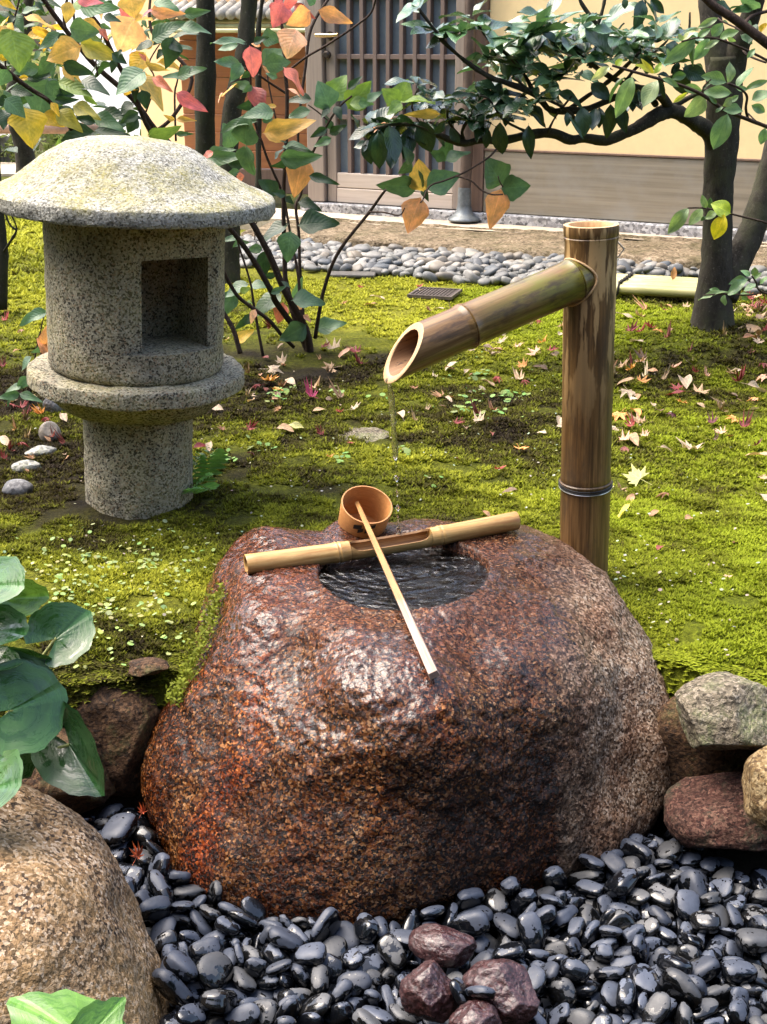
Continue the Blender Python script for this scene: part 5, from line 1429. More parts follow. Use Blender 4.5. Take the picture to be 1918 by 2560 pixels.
PEB = """-2250,13497,-2111,212,-132,149,-407,620,0;3901,13184,-2118,348,-304,172,-85,621,17;-2743,13092,-2038,59,-207,-197,-406,661,3;-4157,16617,-2039,42,390,302,70,635,13;2085,14471,-2247,139,-365,277,144,551,4;1243,14597,-2220,75,-20,421,258,561,4;-2140,13003,-2159,281,-114,-118,-380,620,18;4819,13673,-2254,0,12,-499,31,491,5;-2662,13337,-1894,121,-136,-447,129,522,8;127,14042,-2235,193,58,-174,423,508,18;3556,15509,-2190,104,-172,442,-120,551,7;-822,14438,-2158,353,-272,-210,84,590,1;5184,14221,-2190,15,-5,-56,-497,532,7;3512,13470,-2230,331,53,18,370,605,14;2373,13416,-2404,231,-336,52,-284,573,8;3512,12832,-2160,151,-181,436,66,498,11;4434,15063,-2268,337,131,-48,342,470,7;-3272,14776,-2094,61,-126,358,-320,499,4;3204,13179,-2211,292,-113,272,-280,483,8;-990,13796,-2073,497,-26,-43,-29,441,7;-1354,14078,-2055,34,101,112,476,496,13;-253,14506,-2194,375,165,-141,-250,498,5;2567,13637,-2218,193,305,-341,60,563,8;4591,14677,-2245,95,-32,-45,488,452,10;4311,13731,-2312,49,114,-62,-480,570,18;4616,15453,-2283,43,324,265,269,593,5;-1833,12855,-2301,91,-81,453,174,507,11;4126,15347,-2320,182,-28,-42,463,459,13;-848,13458,-2257,231,-273,-274,217,485,5;3944,16466,-2332,166,-119,-260,375,554,15;-3277,15292,-2135,390,-190,187,-164,662,9;-2462,12734,-2153,134,184,-445,-17,472,17;-893,13051,-2289,128,26,483,0,509,2;-586,12987,-2364,154,168,415,-162,471,4;3942,13711,-2174,113,425,-237,15,514,18;-407,13540,-2361,171,-462,-33,-81,505,17;-2458,14028,-2190,467,139,52,99,451,5;1744,14064,-2258,35,-49,492,-69,475,17;2073,15199,-2313,149,387,-176,217,524,4;1272,15186,-2233,116,47,-335,-349,456,18;1794,14751,-2364,15,442,-231,-25,568,6;2600,14969,-2417,70,-208,396,-213,534,13;2601,15785,-2355,225,-158,-319,-270,471,8;4661,13045,-2360,198,-120,157,-414,408,5;1656,15223,-2305,69,-425,254,-2,481,14;-1890,13597,-2331,67,-268,-390,147,473,3;3089,13367,-2405,271,-91,99,-398,504,0;4509,16576,-2446,118,397,279,13,561,5;4509,13440,-2464,380,318,32,58,546,19;-813,13830,-2329,202,-451,73,-20,556,3;3367,14696,-2348,382,267,-82,163,473,13;3577,14153,-2304,271,-29,-399,-127,465,3;4172,13087,-2362,73,59,8,-491,484,6;-3774,16661,-2299,279,252,-305,123,584,5;-1574,12966,-2333,460,163,-88,-61,432,7;-1887,14898,-2195,95,130,-82,466,434,2;-563,13270,-2262,203,406,98,186,416,8;3512,16020,-2245,440,60,-12,-230,478,18;3086,15578,-2352,170,-54,-21,467,458,15;-420,13874,-2213,426,46,-72,-248,347,13;-1991,14633,-2189,235,427,-3,-112,518,6;979,12669,-1733,431,-1,215,-133,383,3;3075,13682,-2294,141,461,-118,63,428,3;-2186,14439,-2122,89,-88,-473,103,372,13;2019,13429,-2168,79,-281,405,-24,471,16;-703,14190,-2336,426,41,-12,259,508,2;-1730,13686,-2194,288,-397,74,62,298,7;3088,15922,-2431,183,426,-167,85,594,19;-1483,13951,-2228,415,-166,70,-213,474,5;-3405,15864,-2181,113,-214,-123,420,506,13;2965,14592,-2404,356,-277,-188,107,456,0;5903,16214,-2720,3,331,-373,-33,562,17;-2860,15339,-2218,488,-69,1,84,499,12;-1130,13632,-2296,39,-315,-273,274,511,2;3061,14100,-2328,327,-110,207,297,444,4;-544,14564,-2428,430,56,35,-247,503,13;1198,12526,-1600,68,229,394,-194,481,12;-253,13904,-2412,473,93,19,132,606,19;-2612,14681,-2287,180,-118,-430,137,530,12;-1235,12832,-2197,199,364,-132,245,451,16;-3046,14300,-2267,16,-119,462,148,370,17;2294,13025,-2419,208,29,454,-8,402,1;3754,15292,-2285,120,149,459,49,393,0;-3731,16218,-2307,58,-255,-410,116,498,4;1893,15367,-2191,257,315,285,-62,461,4;-2469,15156,-2151,11,-286,-100,398,492,2;-3135,14548,-2340,121,-300,381,13,559,14;-3054,15545,-2153,374,-170,-117,-260,502,3;2541,12791,-2475,390,75,-211,218,607,18;252,12999,-2387,213,86,132,424,479,14;-1165,13294,-2385,438,-173,43,163,531,4;5111,14918,-2380,389,-66,182,-247,477,6;-76,13008,-2401,458,-126,19,-156,524,14;3872,12796,-2371,346,-53,348,-82,603,0;2738,14621,-2308,57,431,233,82,386,18;3541,14486,-2300,466,-99,-90,120,386,4;712,14901,-2256,439,-167,6,170,462,9;3018,15009,-2497,380,134,127,267,505,7;3183,16016,-2202,395,-119,-8,-282,454,3;5111,15807,-2531,60,-450,150,-145,465,1;4010,14886,-2327,260,95,154,387,384,7;4843,16615,-2602,14,-193,458,-56,535,6;-1412,13632,-2153,41,80,-70,-487,371,19;4802,14935,-2455,418,160,46,219,613,18;2714,13482,-2374,339,-141,27,339,506,14;2325,14810,-2222,329,3,-175,-333,428,7;4128,15744,-2383,289,340,222,-33,565,0;-195,12729,-2279,112,448,-151,-118,471,18;-2934,14804,-2389,333,-334,16,-164,555,14;5142,16514,-2626,65,409,277,-43,532,9;-4149,16336,-2308,99,354,332,71,504,13;3723,14692,-2393,155,31,468,74,511,11;4208,14027,-2367,251,233,135,-338,412,13;400,14690,-2401,82,288,-268,-297,624,6;-4548,17550,-2403,49,472,-77,138,581,0;2191,13640,-2262,125,-198,-37,440,500,12;2402,14276,-2445,130,-22,439,200,404,3;42,13360,-2490,174,268,280,263,478,19;-3760,15600,-2260,80,-389,-291,-86,490,18;5408,15128,-2466,402,-16,-58,-291,476,1;4894,14220,-2379,145,-7,-459,-135,329,7;2159,14151,-2389,14,-37,-183,-464,407,9;5812,15683,-2624,283,411,-18,-1,519,18;935,14935,-2419,330,-199,-169,271,537,1;-1542,13594,-2355,97,-76,86,477,397,17;-140,13265,-2349,228,259,-346,104,442,9;2455,15102,-2218,188,381,-263,14,498,14;4314,14285,-2236,312,-172,-45,-348,524,12;5396,14661,-2361,178,-364,146,-253,491,10;4764,14357,-2528,18,-252,423,87,527,13;3288,13898,-2328,491,49,-77,31,373,19;-2473,14774,-2168,399,-179,31,-240,447,2;3505,15044,-2418,34,-43,-239,436,493,8;4801,15170,-2223,192,-7,-149,-437,359,18;67,13831,-2503,389,252,-4,188,282,13;5140,13783,-2423,342,-61,80,-350,404,1;3216,14487,-2250,137,467,-112,19,344,17;-2910,14919,-2169,99,245,410,-109,528,11;-1821,13946,-2276,359,281,-119,-167,459,8;-954,12773,-2320,176,-2,371,285,438,16;272,14336,-2252,52,5,40,496,565,12;2657,14230,-2301,194,212,-394,-110,417,15;5265,16155,-2609,87,-221,433,-76,560,6;4737,13316,-2409,199,-329,-310,-77,309,13;-2316,14273,-2457,220,117,-254,351,646,8;4948,13518,-2430,478,-139,18,-37,406,16;4030,14576,-2380,451,-48,29,-208,340,16;5186,15282,-2415,76,454,181,72,466,14;-2733,14393,-2290,450,-51,159,139,354,8;-1693,13491,-2540,498,38,-11,6,459,16;3122,14410,-2440,53,-37,462,-180,453,17;4307,14646,-2501,228,357,176,199,510,18;1350,14442,-2453,436,62,-30,234,312,7;-2504,13319,-2282,93,-303,-378,82,316,7;-2150,14931,-2330,441,-196,129,6,642,14;-1298,13508,-2292,24,-451,-12,215,299,2;4038,13404,-2328,355,-327,-15,-131,576,18;3292,15287,-2444,382,90,153,-270,312,13;4342,16250,-2415,26,81,431,-239,292,7;-42,14617,-2361,194,-258,-284,256,451,5;-128,13720,-2389,476,80,118,-54,267,0;-4036,17384,-2391,127,456,-14,-161,592,16;5555,16275,-2728,411,-22,-64,-276,414,18;-3412,15008,-2233,199,-89,-450,13,544,15;3893,15857,-2345,100,97,-318,-360,425,2;2824,13371,-2535,96,-114,397,-264,423,8;3783,14422,-2437,432,247,17,41,341,4;-1193,14361,-2273,150,142,190,414,461,18;-1582,14304,-2242,348,291,-112,178,387,7;-3536,16325,-2207,190,41,-441,132,507,12;-1978,13882,-2158,117,266,201,354,312,19;3385,14296,-2488,119,145,460,-54,395,10;2737,12592,-2257,120,-207,439,17,475,19;3838,14062,-2417,161,174,122,-423,378,3;-309,14226,-2387,471,-93,-24,137,412,1;3400,13069,-2264,204,194,-345,-226,364,2;-1254,14794,-2436,354,-289,-111,-171,519,11;3818,16130,-2423,19,368,310,134,455,8;4379,16063,-2519,38,488,-48,88,475,16;1324,14021,-2497,27,460,105,162,548,15;2858,15290,-2390,143,68,-416,-228,319,15;4908,14619,-2376,214,444,-71,-37,358,6;-464,13259,-2554,433,-167,-135,-127,537,8;-2735,15136,-2303,432,12,-209,-141,469,14;1314,14944,-2405,77,72,-76,-483,544,13;4528,14052,-2340,383,-195,38,253,409,8;2352,15454,-2426,212,51,-125,-432,561,12;1032,13877,-2439,407,-5,-274,98,507,4;2954,13951,-2535,32,53,319,380,500,5;-1608,14581,-2302,275,-379,136,-111,439,8;3624,12966,-2285,122,114,-77,-465,464,17;-2649,12635,-2336,409,-5,57,-283,624,2;5216,13205,-2306,109,18,340,-350,492,5;-2184,14659,-2420,461,-161,92,-54,544,13;3845,15113,-2433,335,155,-1,-338,336,11;5331,15781,-2553,192,-164,-24,431,351,3;-2146,13960,-2309,334,-79,-69,357,435,17;-1389,14661,-2307,254,80,-325,272,353,17;-2746,14049,-2257,103,247,183,381,317,18;5373,13897,-2373,101,-293,-334,206,611,15;-2908,13944,-2376,231,-198,-382,109,570,15;5412,16753,-2765,121,-3,40,483,389,2;3259,14876,-2398,131,-174,381,239,431,12;2492,13994,-2461,386,-234,162,140,489,3;-1253,12603,-2267,298,-216,-194,-277,566,9;2633,14697,-2599,67,113,-85,-475,549,7;-3787,15239,-2210,289,-253,313,71,541,10;-4433,17066,-2315,226,-175,-171,-372,496,0;3117,13014,-2503,252,-156,13,403,397,17;4937,13441,-2601,121,345,-337,52,381,8;-3953,15893,-2283,497,35,35,18,500,19;-2003,13299,-2469,437,208,111,-56,532,2;4943,15440,-2383,3,-442,30,231,441,2;4013,16796,-2431,30,-262,425,1,388,4;4283,12881,-2447,204,449,81,22,386,18;2623,15269,-2314,298,96,-231,314,274,8;4240,16759,-2434,169,-107,1,458,279,10;-1218,13038,-2243,67,65,-442,-215,330,2;4867,13117,-2534,443,22,-21,230,329,18;4540,13783,-2510,206,-196,-254,324,493,14;1391,14604,-2674,284,-39,82,-401,616,13;1895,12842,-2386,110,164,354,293,519,7;2878,13723,-2475,481,-54,82,-97,292,18;426,14113,-2541,144,325,289,-201,308,1;1713,14388,-2412,81,-350,253,-238,387,4;296,13620,-2445,201,210,-403,-53,441,10;3107,15393,-2590,494,73,-30,9,451,1;-2179,13033,-2596,359,-142,-56,-313,514,0;4863,12721,-2401,166,362,-239,-185,429,10;2777,15551,-2492,411,-109,73,253,589,6;-1744,13201,-2444,185,34,-390,-250,448,9;-934,14687,-2283,118,72,-477,56,398,14;2715,13127,-2417,101,158,-149,-439,306,19;4511,14520,-2456,295,273,202,218,383,9;-4927,17318,-2351,107,471,125,-30,506,19;2099,14886,-2250,409,-192,-186,105,354,15;4455,13074,-2563,29,-475,-40,-149,405,12;985,13290,-2274,382,127,-45,-293,613,5;4405,17166,-2642,185,-33,-92,454,344,15;2914,13095,-2450,237,-248,109,-347,318,0;177,14659,-2429,345,-113,177,-294,390,12;-2065,14234,-2265,268,29,258,332,256,4;5192,14343,-2441,460,6,59,-187,386,10;-1787,14389,-2395,379,-66,-224,227,335,19;-4146,17743,-2591,235,-145,-176,-378,585,10;-1318,13530,-2476,12,228,-439,-73,419,14;1653,15188,-2578,35,409,-255,129,551,13;307,14303,-2588,292,314,237,101,416,14;2467,14428,-2484,109,-53,-234,425,433,19;2906,12685,-2387,400,11,-80,289,536,2;-1980,14298,-2500,392,7,-297,-92,486,1;4074,14365,-2557,382,117,-147,263,323,12;3709,13780,-2414,71,-299,360,-162,422,2;2787,14362,-2516,194,-37,-2,460,306,19;4183,14860,-2541,303,71,376,-107,295,8;2703,14158,-2480,175,-199,64,419,275,7;4102,16122,-2494,174,316,325,120,440,9;2187,13875,-2490,459,65,46,-182,440,18;3353,13028,-2520,169,211,312,282,496,19;2196,13206,-2711,8,-455,-208,1,568,18;1976,13088,-2543,108,163,-6,-460,401,18;2189,14735,-2438,58,477,-140,7,402,13;-1671,14842,-2455,261,398,-130,83,500,19;-1270,14053,-2365,238,-28,-157,410,516,6;1892,14114,-2531,30,-175,-302,-357,333,13;4191,16515,-2551,431,97,213,-98,404,10;4866,17429,-2690,41,18,396,-302,477,17;157,13510,-2616,142,-339,334,-58,335,4;5173,14283,-2626,67,-484,-89,56,450,12;3561,16401,-2447,137,-51,314,-361,482,9;4885,13993,-2444,193,399,173,-153,519,12;4232,15286,-2521,142,-159,-272,362,361,11;5105,17175,-2756,1,410,284,-31,351,4;3958,14707,-2543,383,-70,29,-312,522,19;-2172,13493,-2470,130,-14,-449,-177,565,1;4772,17087,-2691,223,41,-93,-436,541,8;5456,15853,-2689,383,72,-220,-222,353,13;2206,13590,-2780,496,25,-15,-58,368,14;2078,13491,-2425,153,312,-285,220,287,0;323,13958,-2553,55,257,-393,164,347,9;4919,16349,-2748,17,296,-402,-18,491,16;4052,15143,-2517,1,167,467,63,473,2;3265,16102,-2511,377,68,-242,211,494,16;1767,14729,-2605,108,-392,-263,125,451,8;4751,16254,-2558,473,6,101,125,371,11;2721,13546,-2619,304,-355,-36,174,330,18;4629,13425,-2727,85,65,-382,-304,410,4;3327,13727,-2440,123,477,-7,86,521,19;5094,12823,-2491,177,-421,160,-125,541,1;-3507,15048,-2497,207,115,-433,-80,535,4;4368,14970,-2658,21,328,-347,-147,446,19;-2621,14929,-2458,136,123,157,-438,489,5;3648,15336,-2545,290,66,191,354,513,6;-282,13576,-2607,135,97,469,53,491,4;-4001,16620,-2617,54,270,-221,354,502,4;-3551,15411,-2399,338,-124,344,-44,452,14;-998,14575,-2461,7,137,-480,32,442,13;3572,16071,-2602,297,-42,-396,-56,498,13;-3008,15137,-2380,121,-388,-291,12,380,12;-3353,14754,-2517,73,185,-452,78,371,10;-4091,16845,-2269,25,-280,404,87,477,3;4459,16389,-2625,484,-88,-87,1,406,6;3274,12789,-2362,190,374,267,-52,284,5;5516,15550,-2703,429,-131,-83,-204,413,19;366,13343,-2539,46,46,-486,-96,455,15;589,14399,-2691,388,-35,133,-283,467,1;306,13171,-2647,97,90,395,-276,427,1;3204,15715,-2502,59,-128,470,-98,387,15;-3539,15862,-2497,464,-11,139,124,443,6;-3093,15384,-2509,455,23,-123,166,529,7;698,12908,-2531,3,-459,186,68,446,19;670,14796,-2432,85,367,303,-127,442,9;3111,14205,-2623,172,59,-21,465,517,6;-3086,14474,-2608,83,342,301,190,657,6;-2870,13634,-2112,85,-351,329,-107,508,11;2964,15880,-2747,70,285,-394,-94,514,11;2741,15946,-2534,175,268,-217,317,283,14;4569,15777,-2557,116,154,30,-460,450,17;1074,14288,-2430,369,123,-215,229,520,0;-1461,13783,-2509,142,64,-128,458,568,14;4198,17064,-2567,165,426,173,-105,284,13;5242,16384,-2783,391,-3,-8,-311,420,1;1501,15112,-2784,44,475,-149,10,248,13;4643,14627,-2706,81,-192,-450,62,490,13;-2685,13338,-2453,411,-47,-108,-259,481,14;3590,13061,-2562,351,315,-111,-122,485,16;1955,13399,-2682,130,451,102,138,412,13;5780,15430,-2747,402,198,-148,-164,367,18;5092,14616,-2536,34,117,475,97,432,19;3811,15875,-2570,22,-22,-87,-491,423,11;4541,16130,-2705,408,-109,-61,261,472,8;2207,13923,-2726,497,35,23,28,554,17;-2496,13038,-2465,431,-142,-209,-3,655,6;-2372,13646,-2710,407,18,-75,280,561,19;797,14211,-2571,44,280,178,371,423,13;4774,15488,-2625,252,-281,-312,99,419,7;1919,13249,-2381,20,206,-409,200,453,9;-2113,14968,-2764,120,-10,-31,484,406,3;3216,14730,-2618,114,11,-471,123,266,13;-1984,13031,-2451,145,401,-255,-56,293,18;37,14179,-2601,123,420,242,-3,345,18;-3713,17109,-2658,230,-80,351,260,378,7;1555,14297,-2505,218,41,74,442,271,2;5161,15062,-2612,15,-500,-1,-13,339,13;2183,14210,-2663,120,70,-436,202,478,19;2452,13107,-2506,154,37,465,96,333,9;3528,14719,-2716,72,-123,-111,-466,396,11;-2748,13072,-2526,117,-318,-15,367,304,13;-2561,13880,-2465,437,186,95,123,489,2;5690,15901,-2783,6,443,-230,-20,435,11;66,14268,-2437,68,487,-70,58,538,14;3881,13083,-2436,93,-144,325,-339,296,6;4286,14225,-2528,126,-140,461,-42,415,10;-3211,15845,-2363,381,-226,-168,-160,342,10;3404,15496,-2520,152,-421,-21,222,293,19;152,13989,-2735,25,167,-468,-45,549,9;3550,15696,-2661,477,-18,-85,121,381,0;-1681,14074,-2496,225,-444,44,-15,521,17;1746,15094,-2736,124,287,386,-57,343,15;4345,13682,-2558,236,272,329,110,304,7;324,14612,-2736,112,-4,6,-487,497,17;3565,15740,-2429,425,75,4,253,460,12;952,13033,-2565,418,5,-39,-272,427,17;-4257,16844,-2516,203,-426,-152,63,546,5;-2900,15056,-2664,223,307,71,318,436,5;2424,15096,-2709,338,-195,-172,261,473,6;4969,16783,-2767,1,-202,-457,9,335,13;1880,13600,-2390,251,-83,-397,-150,483,13;268,13714,-2709,220,110,-99,424,419,2;-748,13386,-2490,93,250,411,99,413,2;3899,14177,-2639,83,-95,-321,362,494,7;-799,13854,-2750,410,-90,-40,269,414,3;4093,13065,-2579,494,27,-33,64,413,7;-50,13662,-2689,282,-63,-349,210,403,14;-980,13668,-2588,485,-102,-58,26,484,17;-2759,14512,-2614,50,179,82,-457,526,13;2468,13461,-2680,124,-22,-129,466,282,14;2087,14996,-2708,350,354,42,21,461,4;-4665,16729,-2378,152,-265,-395,30,578,18;2667,15114,-2731,277,-47,115,-397,494,9;-3841,15971,-2535,57,-432,-243,32,530,4;2997,14590,-2715,20,145,477,-24,511,4;2136,15621,-2563,95,-313,111,-362,376,18;-2593,13596,-2243,338,-161,130,305,542,12;-3474,16229,-2680,50,-443,227,-15,644,10;-1759,14682,-2553,33,-3,113,486,293,10;5227,13431,-2530,425,-152,-215,20,373,7;1412,15269,-2501,104,466,-44,142,288,4;4173,16827,-2622,51,-15,22,497,514,16;-889,12947,-2485,372,9,-70,326,327,17;-596,13577,-2580,305,3,157,-364,351,3;2653,13363,-2777,3,353,-354,10,472,11;3129,13452,-2593,400,11,44,-296,403,16;3458,12555,-2344,15,-149,-339,-335,528,14;-3183,15841,-2590,20,-386,301,101,280,19;2552,15342,-2566,200,-63,-214,-400,508,9;4923,13788,-2647,44,0,-385,316,619,5;-4437,16625,-2276,124,-338,-340,71,518,6;3004,13721,-2638,488,-89,4,59,315,3;-2571,14126,-2353,81,-179,-359,-288,362,11;-1744,13674,-2726,20,-325,-379,-14,513,13;-885,13465,-2723,190,-54,37,458,505,15;2562,13737,-2623,31,-142,390,277,528,5;-1903,14093,-2734,272,-390,-127,88,334,2;72,14362,-2778,79,-5,7,494,273,7;-4746,17236,-2547,78,374,310,-88,518,13;4463,17254,-2765,54,-495,-29,-26,307,8;5208,15437,-2623,252,21,-40,-429,473,18;-2614,14040,-2652,136,-471,48,87,618,9;-2035,13865,-2539,320,-110,-184,319,493,8;-695,13648,-2656,51,192,-435,-145,268,2;7,14520,-2640,104,132,467,62,436,15;628,14154,-2582,432,-55,244,-29,342,14;2809,14346,-2632,21,423,265,2,286,3;3169,15773,-2702,360,-97,187,-276,382,8;4860,16007,-2721,49,-53,380,-316,377,3;4484,14926,-2546,156,397,-158,-208,261,4;464,12979,-2705,457,69,-115,151,435,17;-221,12835,-2503,46,466,-140,-104,498,19;2233,15047,-2457,324,367,97,21,494,19;2050,14480,-2588,80,-18,489,64,473,5;3372,13369,-2407,116,-303,-330,190,428,16;2481,15698,-2688,108,444,195,54,546,10;3382,15748,-2594,66,-354,317,-139,370,14;-215,14661,-2495,86,-172,31,-460,302,0;-3364,15625,-2468,278,207,341,-118,499,5;2556,14158,-2778,382,1,-21,-322,295,13;3031,13488,-2750,124,-28,17,-483,471,3;107,14747,-2586,246,9,28,434,350,15;-1681,14058,-2738,349,122,66,-331,289,5;1898,14317,-2496,352,60,-223,269,291,2;-2812,14281,-2439,21,-180,-447,131,371,10;4102,15154,-2730,486,23,8,116,572,3;3830,15490,-2754,25,-491,90,24,505,6;4006,15422,-2611,464,110,85,124,404,9;720,15010,-2645,270,298,-92,-282,274,4;3325,16218,-2705,422,267,-25,-11,356,13;-30,14832,-2713,130,94,-473,-24,401,15;1871,15386,-2771,425,-41,-82,248,358,0;4159,14754,-2741,171,403,-241,-17,411,6;4338,13249,-2745,281,107,-293,-271,277,11;-2711,13609,-2749,142,-472,-85,16,353,0"""
# ------------------------------------------------------------ black pebbles (settled positions), pale pebbles
LAVA = [o for o in sc.objects if o.name.startswith('lava_stone')]
def rock_dist(p):
    ok, loc, n, i = ROCK.closest_point_on_mesh(p - ROCK_C)
    return (loc - (p - ROCK_C)).length
def black_pebbles():
    ms = [pebble_mesh('black_pebble', 1000 + k, m_black, 4) for k in range(NPEB)]
    rows = [list(map(int, r.split(','))) for r in PEB.split(';')]
    rest_v, rest_f, n0 = [], [], 0
    rr = random.Random(4)
    for i, r in enumerate(rows):
        l = V(r[:3]) * 1e-4; q = Quaternion([c / 500 for c in r[3:7]]).normalized(); s = r[7] * 1e-4
        M = Matrix.Translation(l) @ q.to_matrix().to_4x4() @ Matrix.Scale(s, 4)
        if i < 300:
            o = bpy.data.objects.new('black_pebble', ms[r[8]]); COL.objects.link(o); o.matrix_world = M
            g = rr.uniform(0.8, 1.25); w = rr.random()
            o.color = (g * 1.3, g * 1.12, g * 0.85, 1) if w < 0.22 else (g, g, g, 1)
            near = min((l - o2.location).length for o2 in LAVA)
            pxl, pyl = CX + F * l.x / dep(l), CY - F * ((l.y * sp + (l.z - H) * cp) / dep(l))
            okf = rock_dist(l) < 0.05
            if i == 0: lab, gr = 'largest looking black pebble of the whole bed', 'black pebbles of the bed'
            elif near < 0.075: lab, gr = 'smooth black pebble right beside the dark red lava stones', 'black pebbles by the lava stones'
            elif okf and l.x < -0.1: lab, gr = 'smooth black pebble touching the left foot of the basin rock', 'black pebbles at the left rock foot'
            elif okf and l.x > 0.2: lab, gr = 'smooth black pebble touching the right foot of the basin rock', 'black pebbles at the right rock foot'
            elif okf: lab, gr = 'smooth black pebble touching the front foot of the basin rock', 'black pebbles at the front rock foot'
            elif pyl > 2470: lab, gr = 'smooth black pebble along the bottom frame edge', 'black pebbles at the bottom edge'
            elif l.x < -0.2 and l.y > 1.35: lab, gr = 'smooth black pebble in the channel between tan boulder and basin rock', 'black pebbles in the left channel'
            elif l.x > 0.33 and l.y > 1.5: lab, gr = 'smooth black pebble below the stones right of the basin rock', 'black pebbles by the right edging stones'
            elif l.x > 0.1: lab, gr = 'smooth black pebble on the open bed right of the lava stones', 'black pebbles right of the lava stones'
            else: lab, gr = 'smooth black pebble on the open bed left of the lava stones', 'black pebbles left of the lava stones'
            tag(o, lab, 'pebble', gr)
        else:
            me = ms[r[8]]; A = np.zeros(len(me.vertices) * 3); me.vertices.foreach_get('co', A)
            A = A.reshape(-1, 3) @ np.array(M.to_3x3()).T + np.array(l)
            f = np.zeros(len(me.polygons) * 3, int); me.polygons.foreach_get('vertices', f)
            rest_v.append(A); rest_f.append(f.reshape(-1, 3) + n0); n0 += len(A)
    if rest_v:
        o = link(bpy.data.objects.new('black_pebbles', np_mesh('black_pebbles', np.concatenate(rest_v), np.concatenate(rest_f), m_black, None, True)))
        tag(o, 'small black pebbles half hidden in gaps of the pebble bed', 'pebbles', kind='stuff')
black_pebbles()

def pale_pebbles():
    ms = [pebble_mesh('grey_pebble', 2000 + k, m_pale, 3, (1, random.Random(k).uniform(0.6, 0.9), random.Random(k + 50).uniform(0.4, 0.6))) for k in range(10)]
    rr = random.Random(21)
    rows = []
    for (s, z0, pitch) in ((0.065, 0.008, 0.050), (0.062, 0.030, 0.056)):
        t = 0.02
        while t < 2.7:
            o = 0.035
            w = (0.58 if t < 1.5 else 0.58 - 0.22 * (t - 1.5)) + 0.04 * math.sin(t * 5) - 0.10 * max(0, 0.5 - t)
            if z0 > 0.02: w -= 0.08
            while o < w:
                p = SP0 + SD * (t + rr.uniform(-.016, .016)) - SN * 0 + (-SN * -1) * 0
                p = SP0 + SD * (t + rr.uniform(-.018, .018)) + SN * (o + rr.uniform(-.016, .016))
                k = s * rr.choice((0.62, 0.75, 0.9, 1.0, 1.15, 1.35))
                rows.append((p.x, p.y, z0 + k * 0.10 + rr.uniform(-.004, .006), rr.uniform(0, 6.3), rr.gauss(0, 0.28), rr.gauss(0, 0.28), k, rr.randrange(10)))
                o += pitch * rr.uniform(0.85, 1.1)
            t += pitch
    # keep those inside the view and not under the bamboo cover; the largest stay single
    vis = []
    for r in rows:
        p = V(r[:3]); px = CX + F * p.x / dep(p)
        if -40 < px < 1990 and not (1545 < px < 1800 and r[1] < 5.42): vis.append((r, px))
    # single pebbles first where nothing stands in front of them
    def hidden(px): return px < 690 or 1395 < px < 1545 or px > 1745
    vis.sort(key=lambda q: (hidden(q[1]), -q[0][6] * (1.5 if q[0][2] > 0.03 else 1)))
    rv, rf, n0 = [], [], 0
    for i, (r, px) in enumerate(vis):
        q = Matrix.Rotation(r[3], 4, 'Z') @ Matrix.Rotation(r[4], 4, 'X') @ Matrix.Rotation(r[5], 4, 'Y')
        M = Matrix.Translation(V(r[:3])) @ q @ Matrix.Scale(r[6], 4)
        if i < 290:
            o = bpy.data.objects.new('grey_pebble', ms[r[7]]); COL.objects.link(o); o.matrix_world = M
            tag(o, 'rounded pale grey pebble in the drip strip before the foundation stone', 'pebble', 'pale grey pebbles along the house')
        else:
            me = ms[r[7]]; A = np.zeros(len(me.vertices) * 3); me.vertices.foreach_get('co', A)
            A = A.reshape(-1, 3) @ np.array(M.to_3x3()).T + np.array(r[:3])
            f = np.zeros(len(me.polygons) * 3, int); me.polygons.foreach_get('vertices', f)
            rv.append(A); rf.append(f.reshape(-1, 3) + n0); n0 += len(A)
    o = link(bpy.data.objects.new('grey_pebbles', np_mesh('grey_pebbles', np.concatenate(rv), np.concatenate(rf), m_pale, None, True)))
    tag(o, 'pale grey pebbles filling the rest of the drip strip', 'pebbles', kind='stuff')
pale_pebbles()
